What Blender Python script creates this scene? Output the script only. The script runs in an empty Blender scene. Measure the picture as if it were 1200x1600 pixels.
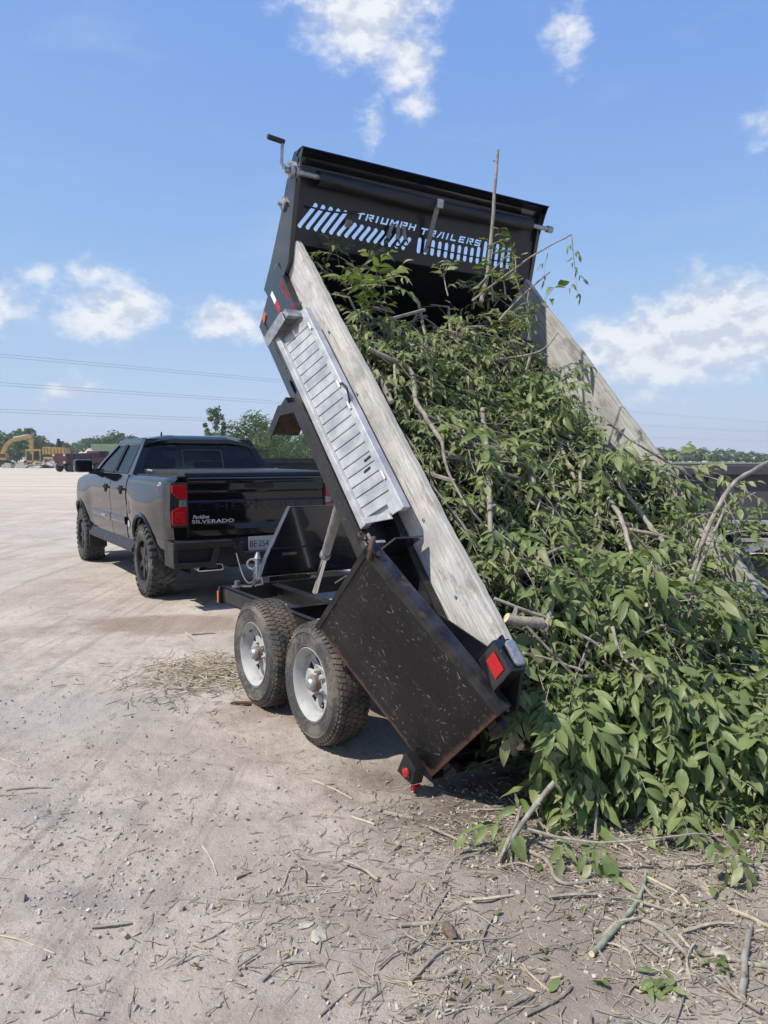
import bpy, bmesh, math, random
import numpy as np
from math import radians as R, sin, cos, pi
from mathutils import Vector, Matrix, Euler
from mathutils.geometry import tessellate_polygon
from mathutils import noise as mnoise

random.seed(7)
rng = np.random.default_rng(11)
SC = bpy.context.scene
COL = SC.collection

# ------------------------------------------------------------------ camera
cam_d = bpy.data.cameras.new('camera')
cam = bpy.data.objects.new('camera', cam_d)
COL.objects.link(cam)
cam.location = (0, 0, 1.6)
cam.rotation_euler = (R(90 - 4.0), 0, 0)
cam_d.sensor_fit = 'HORIZONTAL'
cam_d.sensor_width = 36
cam_d.lens = 36
cam_d.clip_start = 0.05
cam_d.clip_end = 6000
SC.camera = cam

# ------------------------------------------------------------------ light
SUN_EL, SUN_AZ = R(57), R(-117)          # azimuth measured from +Y towards +X
sun_dir = Vector((sin(SUN_AZ) * cos(SUN_EL), cos(SUN_AZ) * cos(SUN_EL), sin(SUN_EL)))
sl = bpy.data.lights.new('sun', 'SUN')
sl.energy = 4.7
sl.angle = R(0.8)
sl.color = (1.0, 0.935, 0.83)
so = bpy.data.objects.new('sun', sl)
COL.objects.link(so)
so.rotation_euler = (-sun_dir).to_track_quat('-Z', 'Y').to_euler()
SC.view_settings.view_transform = 'Standard'
SC.view_settings.look = 'None'
SC.view_settings.gamma = 1
SC.view_settings.exposure = 0.32
SC.view_settings.use_curve_mapping = False
try:
    SC.cycles.max_bounces = 6
    SC.cycles.diffuse_bounces = 3
    SC.cycles.transparent_max_bounces = 8
    SC.cycles.use_denoising = True
    SC.cycles.volume_step_rate = 4
    SC.cycles.volume_bounces = 0
except Exception:
    pass


# ------------------------------------------------------------------ node helper
class NT:
    def __init__(self, tree):
        self.t = tree
        tree.nodes.clear()

    def n(self, typ, ins=None, **props):
        nd = self.t.nodes.new(typ)
        for k, v in props.items():
            setattr(nd, k, v)
        if ins:
            for k, v in ins.items():
                self.put(nd.inputs[k], v)
        return nd

    def put(self, sock, v):
        if isinstance(v, bpy.types.NodeSocket):
            self.t.links.new(v, sock)
        elif isinstance(v, bpy.types.Node):
            self.t.links.new(v.outputs[0], sock)
        else:
            if sock.type == 'RGBA' and len(v) == 3:
                v = (*v, 1)
            sock.default_value = v

    def math(self, op, a, b=0.0, c=0.0, clamp=False):
        nd = self.n('ShaderNodeMath', operation=op, use_clamp=clamp)
        self.put(nd.inputs[0], a)
        self.put(nd.inputs[1], b)
        if op in ('MULTIPLY_ADD', 'COMPARE', 'SMOOTH_MIN', 'SMOOTH_MAX'):
            self.put(nd.inputs[2], c)
        return nd.outputs[0]

    def ss(self, v, lo, hi, o0=0.0, o1=1.0):
        nd = self.n('ShaderNodeMapRange', interpolation_type='SMOOTHSTEP')
        for i, x in zip(('Value', 'From Min', 'From Max', 'To Min', 'To Max'), (v, lo, hi, o0, o1)):
            self.put(nd.inputs[i], x)
        return nd.outputs[0]

    def mix(self, f, a, b, blend='MIX'):
        nd = self.n('ShaderNodeMix', data_type='RGBA', blend_type=blend)
        self.put(nd.inputs[0], f)
        self.put(nd.inputs[6], a)
        self.put(nd.inputs[7], b)
        return nd.outputs[2]

    def noise(self, vec, scale, detail=4, rough=0.55, dist=0.0):
        nd = self.n('ShaderNodeTexNoise', {'Scale': scale, 'Detail': detail, 'Roughness': rough, 'Distortion': dist})
        if vec is not None:
            self.put(nd.inputs['Vector'], vec)
        return nd.outputs[0]

    def voro(self, vec, scale, out=0, feature='F1', rnd=1.0):
        nd = self.n('ShaderNodeTexVoronoi', {'Scale': scale, 'Randomness': rnd}, feature=feature)
        if vec is not None:
            self.put(nd.inputs['Vector'], vec)
        return nd.outputs[out]

    def mapping(self, vec, scale=(1, 1, 1), rot=(0, 0, 0), loc=(0, 0, 0)):
        nd = self.n('ShaderNodeMapping', {'Scale': scale, 'Rotation': rot, 'Location': loc})
        self.put(nd.inputs['Vector'], vec)
        return nd.outputs[0]

    def coord(self, which='Object'):
        return self.n('ShaderNodeTexCoord').outputs[which]

    def bump(self, h, strength=0.4, dist=0.01):
        nd = self.n('ShaderNodeBump', {'Strength': strength, 'Distance': dist, 'Height': h})
        return nd.outputs[0]

    def out(self, bsdf):
        o = self.n('ShaderNodeOutputMaterial')
        self.t.links.new(bsdf, o.inputs[0])


def newmat(name):
    m = bpy.data.materials.new(name)
    m.use_nodes = True
    return m, NT(m.node_tree)


def pbr(nt, base, rough=0.5, metal=0.0, normal=None, coat=0.0, spec=0.5, trans=0.0, emis=None, estr=0.0, alpha=None):
    b = nt.n('ShaderNodeBsdfPrincipled', {'Base Color': base, 'Roughness': rough, 'Metallic': metal})
    b.inputs['Coat Weight'].default_value = coat
    b.inputs['Coat Roughness'].default_value = 0.04
    b.inputs['Specular IOR Level'].default_value = spec
    b.inputs['Transmission Weight'].default_value = trans
    if normal is not None:
        nt.put(b.inputs['Normal'], normal)
    if alpha is not None:
        nt.put(b.inputs['Alpha'], alpha)
    return b


def simple(name, col, rough=0.5, metal=0.0, var=0.25, vscale=6.0, dirt=None, dirt_amt=0.0, bump=0.0, bscale=40.0, coat=0.0, dscale=3.0):
    """paint / metal / plastic with uneven tone, dirt patches and fine relief"""
    m, nt = newmat(name)
    co = nt.coord()
    n1 = nt.noise(co, vscale, 5, 0.6)
    lo = tuple(c * (1 - var) for c in col)
    hi = tuple(min(1, c * (1 + var)) for c in col)
    base = nt.mix(nt.ss(n1, 0.3, 0.7), lo, hi)
    rg = nt.ss(n1, 0.3, 0.7, max(0.02, rough * 0.8), min(1, rough * 1.2))
    if dirt:
        n2 = nt.noise(co, dscale, 8, 0.7)
        f = nt.ss(n2, 0.62 - dirt_amt, 0.78 - dirt_amt * 0.6)
        base = nt.mix(f, base, dirt)
        rg = nt.math('ADD', rg, nt.math('MULTIPLY', f, 0.4), clamp=True)
    nrm = None
    if bump:
        nrm = nt.bump(nt.noise(co, bscale, 4), bump, 0.01)
    b = pbr(nt, base, rg, metal, nrm, coat)
    nt.out(b.outputs[0])
    return m


# ------------------------------------------------------------------ world
def az_el(px, py):
    return (px, py)


SK = 0.15 * 2 ** SC.view_settings.exposure
SG = 1.4
w = bpy.data.worlds.new('World')
SC.world = w
w.use_nodes = True
nt = NT(w.node_tree)
sky = nt.n('ShaderNodeTexSky', sky_type='NISHITA')
sky.sun_disc = False
sky.sun_elevation = SUN_EL
sky.sun_rotation = SUN_AZ
sky.altitude = 150
sky.air_density = 1.0
sky.dust_density = 0.25
sky.ozone_density = 1.5
dirv = nt.n('ShaderNodeTexCoord').outputs['Generated']
sep = nt.n('ShaderNodeSeparateXYZ', {0: dirv})
az = nt.math('ARCTAN2', sep.outputs[0], sep.outputs[1])
el = nt.math('ARCSINE', sep.outputs[2])
# warp the cloud outlines
wv = nt.mapping(dirv, (1, 1, 1.6))
f_big = nt.noise(wv, 9.0, 3, 0.5)
f_med = nt.noise(wv, 26.0, 10, 0.62)
f_fin = nt.noise(wv, 60.0, 8, 0.65)
# (azimuth deg, elevation deg, half width, half height, density)
CL = [(-1.4, 29.0, 5.6, 3.4, 1.0), (1.7, 26.6, 2.6, 2.4, 0.86), (13.2, 27.6, 1.8, 2.3, 0.64), (2.3, 24.2, 1.6, 1.6, 0.48), (-0.9, 22.8, 1.0, 1.7, 0.40),
      (19.5, 7.4, 7.0, 2.7, 1.25), (23.5, 8.8, 6.0, 4.0, 1.35), (30.5, 9.0, 7.0, 4.2, 1.0),
      (-18.9, 10.0, 4.4, 2.2, 0.88), (-27.4, 9.9, 3.6, 2.1, 0.86), (-11.2, 9.7, 3.6, 1.8, 0.78), (-23.6, 12.2, 1.4, 0.9, 0.5), (-20, 12.4, 2.6, 0.8, 0.40),
      (25.6, 20.8, 2.0, 1.5, 0.52), (-22, 4.4, 2.4, 1.3, 0.46), (18, 4.2, 2.4, 0.9, 0.38),
      (-55, 16, 9, 4, 0.95), (-48, 32, 5, 4, 0.9), (62, 22, 8, 4, 0.95), (-95, 20, 9, 4, 0.9), (100, 14, 10, 4, 0.95), (150, 18, 9, 4, 0.9),
      (-140, 15, 9, 4, 0.9), (175, 40, 7, 5, 0.9), (60, 48, 6, 5, 0.9), (-20, 50, 6, 4, 0.9), (46, 10, 6, 2.6, 0.95), (-42, 8, 5, 2, 0.85)]
cov = None
for a, e, ra, re, dn in CL:
    da = nt.math('MULTIPLY', nt.math('SUBTRACT', az, R(a)), 1 / R(ra))
    de = nt.math('MULTIPLY', nt.math('SUBTRACT', el, R(e)), 1 / R(re))
    d2 = nt.math('ADD', nt.math('MULTIPLY', da, da), nt.math('MULTIPLY', de, de))
    mk = nt.math('MULTIPLY', nt.math('SUBTRACT', 1.0, nt.math('SQRT', d2)), dn)
    mk = nt.math('MAXIMUM', mk, -0.6)
    cov = mk if cov is None else nt.math('SMOOTH_MAX', cov, mk, 0.12)
dens = nt.math('ADD', cov, nt.math('MULTIPLY', nt.math('SUBTRACT', f_med, 0.5), 1.35))
dens = nt.math('ADD', dens, nt.math('MULTIPLY', nt.math('SUBTRACT', f_big, 0.5), 0.9))
dens = nt.math('ADD', dens, nt.math('MULTIPLY', nt.math('SUBTRACT', f_fin, 0.5), 0.5))
alpha = nt.math('MULTIPLY', nt.ss(dens, -0.14, 0.68), nt.ss(el, 0.0, 0.03))
# faint veil streaks
veil = nt.math('MULTIPLY', nt.ss(nt.noise(nt.mapping(dirv, (1, 1, 3.5)), 4.5, 8, 0.6), 0.5, 0.8), 0.16)
f_abv = nt.noise(nt.mapping(dirv, (1, 1, 1.6), (0, 0, 0), (0, 0, 0.022)), 26.0, 6, 0.55)
lump = nt.ss(nt.math('ADD', nt.math('SUBTRACT', f_med, f_abv), nt.math('MULTIPLY', nt.math('SUBTRACT', f_big, 0.5), 0.35)), -0.14, 0.10)
CB = 0.1665 / SK
ccol = nt.mix(lump, tuple(c * CB for c in (3.9, 4.25, 4.95)), tuple(c * CB for c in (5.6, 5.7, 5.9)))
# hazy summer air: the sky's brightness rolls off gently towards the horizon
scs = nt.n('ShaderNodeSeparateColor', {0: sky.outputs[0]})
chn = []
for i, (cap, kk) in enumerate(((1.02, 1.21), (1.03, .859), (.985, .207))):
    x = nt.math('MULTIPLY', scs.outputs[i], SK * SG)
    chn.append(nt.math('DIVIDE', nt.math('MULTIPLY', x, cap / SK), nt.math('ADD', x, kk)))
skc = nt.n('ShaderNodeCombineColor', {0: chn[0], 1: chn[1], 2: chn[2]}).outputs[0]
c1 = nt.mix(veil, skc, tuple(c * CB for c in (4.2, 4.6, 5.4)))
c2 = nt.mix(nt.math('MULTIPLY', alpha, 0.93), c1, ccol)
bg = nt.n('ShaderNodeBackground', {'Color': c2, 'Strength': 0.15})
wo = nt.n('ShaderNodeOutputWorld')
nt.t.links.new(bg.outputs[0], wo.inputs[0])

# ------------------------------------------------------------------ object helpers
def link(name, me, mats, parent=None, M=None):
    for m in (mats if isinstance(mats, (list, tuple)) else [mats]):
        me.materials.append(m)
    o = bpy.data.objects.new(name, me)
    COL.objects.link(o)
    if parent is not None:
        o.parent = parent
    if M is not None:
        o.matrix_basis = M
    return o


def tag(o, label=None, cat=None, group=None, kind=None):
    if label: o['label'] = label
    if cat: o['category'] = cat
    if group: o['group'] = group
    if kind: o['kind'] = kind
    return o


def empty(name, loc=(0, 0, 0), rz=0.0):
    o = bpy.data.objects.new(name, None)
    COL.objects.link(o)
    o.location = loc
    o.rotation_euler = (0, 0, rz)
    o.empty_display_size = 0.2
    return o


class MB:
    """collects shapes into one mesh"""
    def __init__(self):
        self.v, self.f, self.mi, self.cur = [], [], [], 0

    def mat(self, i):
        self.cur = i
        return self

    def add(self, vs, fs, M=None):
        b = len(self.v)
        for p in vs:
            p = Vector(p)
            self.v.append(tuple(M @ p) if M is not None else tuple(p))
        for f in fs:
            self.f.append(tuple(b + i for i in f))
            self.mi.append(self.cur)
        return self

    def box(self, a, b, M=None, bev=0.0):
        x0, y0, z0 = (min(a[i], b[i]) for i in range(3))
        x1, y1, z1 = (max(a[i], b[i]) for i in range(3))
        if bev <= 0:
            vs = [(x0, y0, z0), (x1, y0, z0), (x1, y1, z0), (x0, y1, z0), (x0, y0, z1), (x1, y0, z1), (x1, y1, z1), (x0, y1, z1)]
            fs = [(0, 3, 2, 1), (4, 5, 6, 7), (0, 1, 5, 4), (1, 2, 6, 5), (2, 3, 7, 6), (3, 0, 4, 7)]
            return self.add(vs, fs, M)
        bm = bmesh.new()
        bmesh.ops.create_cube(bm, size=1)
        for v in bm.verts:
            v.co = Vector(((x0 + x1) / 2 + v.co.x * (x1 - x0), (y0 + y1) / 2 + v.co.y * (y1 - y0), (z0 + z1) / 2 + v.co.z * (z1 - z0)))
        bmesh.ops.bevel(bm, geom=bm.edges[:], offset=bev, segments=2, affect='EDGES', profile=0.6)
        return self.bm(bm, M)

    def bm(self, bm, M=None):
        bm.verts.index_update()
        self.add([v.co.copy() for v in bm.verts], [[v.index for v in f.verts] for f in bm.faces], M)
        bm.free()
        return self

    def prism(self, poly, d0, d1, mp):
        """poly: 2-D outline, mp(u,v,d) -> xyz, between depths d0 and d1"""
        n = len(poly)
        vs = [mp(u, v, d0) for u, v in poly] + [mp(u, v, d1) for u, v in poly]
        fs = [tuple(range(n - 1, -1, -1)), tuple(range(n, 2 * n))]
        fs += [(i, (i + 1) % n, n + (i + 1) % n, n + i) for i in range(n)]
        return self.add(vs, fs)

    def plate(self, outer, holes, d0, d1, mp):
        loops = [outer] + list(holes)
        flat = [p for l in loops for p in l]
        tris = tessellate_polygon([[Vector((p[0], p[1], 0)) for p in l] for l in loops])
        n = len(flat)
        vs = [mp(u, v, d0) for u, v in flat] + [mp(u, v, d1) for u, v in flat]
        fs = []
        for t in tris:
            fs.append((t[0], t[1], t[2]))
            fs.append((n + t[2], n + t[1], n + t[0]))
        k = 0
        for l in loops:
            m = len(l)
            for i in range(m):
                a, b = k + i, k + (i + 1) % m
                fs.append((a, b, n + b, n + a))
            k += m
        return self.add(vs, fs)

    def tube(self, pts, rad, seg=6, cap=True, M=None):
        pts = [Vector(p) for p in pts]
        n = len(pts)
        rads = rad if isinstance(rad, (list, tuple, np.ndarray)) else [rad] * n
        vs, fs = [], []
        up = None
        for i, p in enumerate(pts):
            d = (pts[min(i + 1, n - 1)] - pts[max(i - 1, 0)])
            if d.length < 1e-9: d = Vector((0, 0, 1))
            d.normalize()
            if up is None:
                up = d.orthogonal().normalized()
            up = (up - d * up.dot(d))
            if up.length < 1e-6: up = d.orthogonal()
            up.normalize()
            s = d.cross(up)
            for k in range(seg):
                a = 2 * pi * k / seg
                vs.append(p + (up * cos(a) + s * sin(a)) * rads[i])
        for i in range(n - 1):
            for k in range(seg):
                a, b = i * seg + k, i * seg + (k + 1) % seg
                fs.append((a, b, b + seg, a + seg))
        if cap:
            fs.append(tuple(range(seg - 1, -1, -1)))
            fs.append(tuple((n - 1) * seg + k for k in range(seg)))
        return self.add(vs, fs, M)

    def lathe(self, prof, seg=32, M=None, closed=False, a0=0.0, a1=2 * pi):
        """prof: (radius, x) pairs turned about the X axis"""
        full = abs(a1 - a0 - 2 * pi) < 1e-6
        ns = seg if full else seg + 1
        vs, fs = [], []
        m = len(prof)
        for k in range(ns):
            a = a0 + (a1 - a0) * k / seg
            for r, x in prof:
                vs.append((x, r * cos(a), r * sin(a)))
        for k in range(seg):
            k2 = (k + 1) % ns
            for i in range(m if closed else m - 1):
                j = (i + 1) % m
                fs.append((k * m + i, k * m + j, k2 * m + j, k2 * m + i))
        return self.add(vs, fs, M)

    def grid(self, fn, nu, nv):
        vs = [fn(i / nu, j / nv) for i in range(nu + 1) for j in range(nv + 1)]
        fs = [(i * (nv + 1) + j, (i + 1) * (nv + 1) + j, (i + 1) * (nv + 1) + j + 1, i * (nv + 1) + j + 1) for i in range(nu) for j in range(nv)]
        return self.add(vs, fs)

    def mesh(self, name, smooth=None, fixn=True, bev=0.0):
        me = bpy.data.meshes.new(name)
        me.from_pydata([tuple(p) for p in self.v], [], self.f)
        me.polygons.foreach_set('material_index', self.mi)
        if fixn or bev:
            bm = bmesh.new()
            bm.from_mesh(me)
            if bev:
                bmesh.ops.remove_doubles(bm, verts=bm.verts[:], dist=1e-5)
            if fixn:
                bmesh.ops.recalc_face_normals(bm, faces=bm.faces[:])
            if bev:
                eds = [e for e in bm.edges if len(e.link_faces) == 2 and e.calc_face_angle(0) > 0.5]
                bmesh.ops.bevel(bm, geom=eds, offset=bev, segments=2, affect='EDGES', profile=0.6, clamp_overlap=True)
            bm.to_mesh(me)
            bm.free()
        if smooth is not None:
            me.polygons.foreach_set('use_smooth', [True] * len(me.polygons))
            me.set_sharp_from_angle(angle=R(smooth))
        me.update()
        return me

    def build(self, name, mats, parent=None, M=None, smooth=None, fixn=True, bev=0.0):
        return link(name, self.mesh(name, smooth, fixn, bev), mats, parent, M)


def text_mesh(name, body, size, mat, parent, M, extrude=0.002, align='LEFT', shear=0.0, sx=1.0):
    cu = bpy.data.curves.new(name, 'FONT')
    cu.body = body
    cu.size = size
    cu.extrude = extrude
    cu.shear = shear
    cu.align_x = align
    cu.resolution_u = 3
    ob = bpy.data.objects.new(name + '_tmp', cu)
    COL.objects.link(ob)
    dg = bpy.context.evaluated_depsgraph_get()
    me = bpy.data.meshes.new_from_object(ob.evaluated_get(dg))
    bpy.data.objects.remove(ob)
    bpy.data.curves.remove(cu)
    me.name = name
    if sx != 1.0:
        me.transform(Matrix.Diagonal((sx, 1, 1, 1)))
    me.materials.clear()
    return link(name, me, mat, parent, M)


def frame_matrix(o, x, y, z):
    M = Matrix.Identity(4)
    for i, c in enumerate((x, y, z)):
        for j in range(3):
            M[j][i] = c[j]
    for j in range(3):
        M[j][3] = o[j]
    return M


def copy_tree(o, parent=None):
    c = o.copy()
    COL.objects.link(c)
    if parent is not None:
        c.parent = parent
    for ch in KIDS.get(o.name, ()):
        copy_tree(ch, c)
    return c


KIDS = {}


def kids_of(root):
    for o in [root] + list(root.children_recursive):
        KIDS[o.name] = list(o.children)


def sm(x, a, b):
    t = min(1, max(0, (x - a) / (b - a)))
    return t * t * (3 - 2 * t)


def fbm(x, y, z=0.0, o=4):
    return mnoise.fractal(Vector((x, y, z)), 1.0, 2.0, o)


# ------------------------------------------------------------------ materials
M_black = simple('black_gloss_paint', (0.006, 0.007, 0.010), 0.22, var=0.2, coat=0.8, dirt=(0.16, 0.13, 0.10), dirt_amt=-0.04)
M_truck = simple('truck_black_paint', (0.003, 0.0031, 0.0036), 0.055, var=0.1)
M_bright = simple('bright_letter', (0.75, 0.75, 0.75), 0.35, 0.3, var=0.05)
M_drum = simple('brake_drum', (0.02, 0.018, 0.016), 0.8, var=0.3)
M_blackplastic = simple('black_plastic', (0.014, 0.014, 0.015), 0.5, var=0.3, bump=0.15, bscale=120)
M_chassis = simple('dusty_black_steel', (0.010, 0.010, 0.012), 0.38, var=0.3, dirt=(0.12, 0.095, 0.07), dirt_amt=0.02, bump=0.1)
M_bedpaint = simple('black_bed_paint', (0.004, 0.005, 0.009), 0.35, var=0.3, dirt=(0.03, 0.022, 0.016), dirt_amt=-0.03, bump=0.15, bscale=20)
M_grey_side = simple('satin_dark_paint', (0.012, 0.013, 0.016), 0.2, var=0.2, coat=0.5)
M_alu = simple('brushed_aluminium', (0.46, 0.465, 0.47), 0.5, 0.55, var=0.14, vscale=9, dirt=(0.35, 0.31, 0.26), dirt_amt=-0.03, bump=0.12, bscale=60)
M_galv = simple('galvanised_steel', (0.38, 0.39, 0.39), 0.5, 0.8, var=0.25, vscale=30)
M_mud = simple('dried_mud', (0.085, 0.06, 0.042), 0.95, var=0.45, vscale=14, bump=0.8, bscale=30)
M_rust = simple('rusty_steel', (0.075, 0.040, 0.026), 0.85, var=0.4, vscale=25, bump=0.3)
M_rimwhite = simple('silver_rim_paint', (0.35, 0.35, 0.345), 0.6, 0.0, var=0.15, dirt=(0.17, 0.14, 0.11), dirt_amt=0.10, dscale=9)
M_hub = simple('dusty_hub', (0.16, 0.12, 0.09), 0.8, var=0.4, vscale=20)
M_darkrim = simple('dark_alloy', (0.03, 0.031, 0.033), 0.35, 0.6, var=0.3, dirt=(0.2, 0.18, 0.15), dirt_amt=0.0, dscale=8)
M_chrome = simple('chrome', (0.85, 0.86, 0.87), 0.12, 1.0, var=0.05)
M_red = simple('red_lens', (0.40, 0.006, 0.010), 0.15, var=0.15, vscale=30, coat=0.7)
M_redrefl = simple('red_reflector', (0.42, 0.006, 0.010), 0.3, var=0.1, vscale=60)
M_clear = simple('clear_lens', (0.26, 0.27, 0.28), 0.12, 0.4, var=0.2, vscale=60, coat=0.6)
M_amber = simple('amber_lens', (0.42, 0.11, 0.015), 0.3, var=0.15)
M_white = simple('white_paint', (0.72, 0.72, 0.70), 0.5, var=0.06)
M_plate = simple('number_plate_white', (0.36, 0.38, 0.38), 0.4, var=0.05)
M_platetext = simple('plate_blue_black', (0.012, 0.02, 0.05), 0.5, var=0.05)
M_cabin = simple('cabin_dark', (0.010, 0.010, 0.011), 0.7, var=0.3)
M_cord = simple('rubber_cord', (0.015, 0.015, 0.016), 0.55, var=0.2)
M_wire = simple('grey_cable', (0.10, 0.10, 0.10), 0.5, var=0.2)
M_strap = simple('grey_strap', (0.18, 0.18, 0.19), 0.7, var=0.25, vscale=40)
M_redtext = simple('red_decal', (0.42, 0.03, 0.03), 0.4, var=0.1)
M_yellow = simple('machine_yellow', (0.34, 0.22, 0.06), 0.55, var=0.25, vscale=2, dirt=(0.12, 0.09, 0.05), dirt_amt=0.06)
M_machine = simple('machine_dark', (0.035, 0.034, 0.034), 0.7, var=0.4, vscale=2, dirt=(0.14, 0.12, 0.09), dirt_amt=0.05)
M_maroon = simple('maroon_paint', (0.05, 0.012, 0.016), 0.45, var=0.3, vscale=1.5, dirt=(0.14, 0.11, 0.09), dirt_amt=0.02)
M_greenbox = simple('pale_green_paint', (0.20, 0.27, 0.17), 0.6, var=0.1, vscale=1.5)
M_gravel = simple('grey_gravel', (0.16, 0.16, 0.16), 0.95, var=0.3, vscale=8, bump=0.6, bscale=12)
M_concrete = simple('broken_concrete', (0.42, 0.38, 0.32), 0.9, var=0.2, vscale=4, bump=0.3)
M_bin = simple('dark_bin_paint', (0.020, 0.021, 0.025), 0.6, var=0.3, vscale=2, dirt=(0.09, 0.07, 0.055), dirt_amt=0.02)
M_bingrey = simple('faded_grey_paint', (0.055, 0.056, 0.064), 0.6, var=0.2, vscale=2, dirt=(0.12, 0.10, 0.085), dirt_amt=0.0)
M_gold = simple('cream_lettering', (0.55, 0.45, 0.28), 0.5, var=0.1)
M_cable = simple('power_cable', (0.30, 0.32, 0.35), 0.6, var=0.1)
M_cut = simple('fresh_cut_wood', (0.62, 0.48, 0.30), 0.8, var=0.2, vscale=40)
M_paper = simple('pale_debris', (0.36, 0.33, 0.27), 0.9, var=0.3, vscale=20)


def bark_mat(name, c0, c1):
    m, nt = newmat(name)
    co = nt.coord()
    n = nt.noise(co, 18, 6, 0.65)
    v = nt.noise(co, 90, 4, 0.6)
    oi = nt.n('ShaderNodeObjectInfo').outputs['Random']
    base = nt.mix(nt.ss(n, 0.3, 0.7), c0, c1)
    base = nt.mix(nt.math('MULTIPLY', oi, 0.35), base, (0.20, 0.17, 0.13))
    base = nt.mix(nt.ss(v, 0.55, 0.75, 0, 0.5), base, tuple(c * 0.35 for c in c0))
    nt.out(pbr(nt, base, 0.85, 0, nt.bump(v, 0.5, 0.004)).outputs[0])
    return m


M_bark = bark_mat('grey_brown_bark', (0.15, 0.13, 0.105), (0.36, 0.325, 0.275))
M_barkgreen = bark_mat('lichened_bark', (0.15, 0.17, 0.11), (0.30, 0.32, 0.24))
M_straw = bark_mat('dry_stalk', (0.30, 0.25, 0.17), (0.52, 0.45, 0.33))
M_trunk = bark_mat('tree_trunk_bark', (0.07, 0.06, 0.05), (0.16, 0.14, 0.11))


def leaf_mat(name, stuff, dark=(0.036, 0.078, 0.015), mid=(0.128, 0.196, 0.040), light=(0.275, 0.325, 0.115), veins=True, dry=True):
    m, nt = newmat(name)
    if stuff:
        t = nt.n('ShaderNodeAttribute', attribute_name='tint').outputs['Fac']
    else:
        t = nt.n('ShaderNodeObjectInfo').outputs['Random']
    ramp = nt.n('ShaderNodeValToRGB', {0: t})
    cr = ramp.color_ramp
    cr.elements[0].position = 0.0
    cr.elements[0].color = (*dark, 1)
    cr.elements[1].position = 0.45
    cr.elements[1].color = (*mid, 1)
    e = cr.elements.new(0.82)
    e.color = (*light, 1)
    if dry:
        e = cr.elements.new(0.94)
        e.color = (0.40, 0.39, 0.22, 1)
        e = cr.elements.new(1.0)
        e.color = (0.27, 0.22, 0.12, 1)
    base = ramp.outputs[0]
    nrm = None
    if veins:
        uv = nt.n('ShaderNodeUVMap', uv_map='UVMap').outputs[0]
        s = nt.n('ShaderNodeSeparateXYZ', {0: uv})
        av = nt.math('ABSOLUTE', s.outputs[1])
        rib = nt.math('SUBTRACT', 1.0, nt.ss(av, 0.02, 0.09))
        wv = nt.math('SINE', nt.math('MULTIPLY', nt.math('SUBTRACT', s.outputs[0], nt.math('MULTIPLY', av, 0.28)), 60.0))
        vein = nt.ss(wv, 0.75, 1.0, 0, 0.45)
        ln = nt.math('MAXIMUM', rib, vein)
        base = nt.mix(nt.math('MULTIPLY', ln, 0.4), base, tuple(min(1, c * 1.35 + 0.01) for c in light))
        sp = nt.noise(uv, 14, 5, 0.6)
        base = nt.mix(nt.ss(sp, 0.62, 0.75, 0, 0.35), base, (0.10, 0.09, 0.03))
        nrm = nt.bump(nt.math('SUBTRACT', 1.0, ln), 0.35, 0.003)
    back = nt.n('ShaderNodeNewGeometry').outputs['Backfacing']
    pale = nt.mix(0.5, base, (0.20, 0.25, 0.11) if dry or veins else tuple(c * 1.15 for c in light))
    base = nt.mix(back, base, pale)
    b = pbr(nt, base, 0.42, 0, nrm, spec=0.35)
    tr = nt.n('ShaderNodeBsdfTranslucent', {'Color': nt.mix(0.5, base, (0.24, 0.34, 0.04))})
    mx = nt.n('ShaderNodeMixShader', {0: 0.34, 1: b.outputs[0], 2: tr.outputs[0]})
    nt.out(mx.outputs[0])
    return m


M_leafS = leaf_mat('pile_leaf_mass', True)
M_leafO = leaf_mat('pile_leaf', False)
M_leafDry = leaf_mat('dry_leaf', True, (0.11, 0.075, 0.04), (0.19, 0.14, 0.075), (0.27, 0.23, 0.12), veins=False, dry=False)
M_treeleaf = leaf_mat('tree_leaf', True, (0.028, 0.058, 0.020), (0.048, 0.092, 0.030), (0.085, 0.135, 0.048), veins=False, dry=False)
M_treepale = leaf_mat('pale_tree_leaf', True, (0.06, 0.10, 0.035), (0.09, 0.14, 0.05), (0.14, 0.19, 0.075), veins=False, dry=False)


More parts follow.
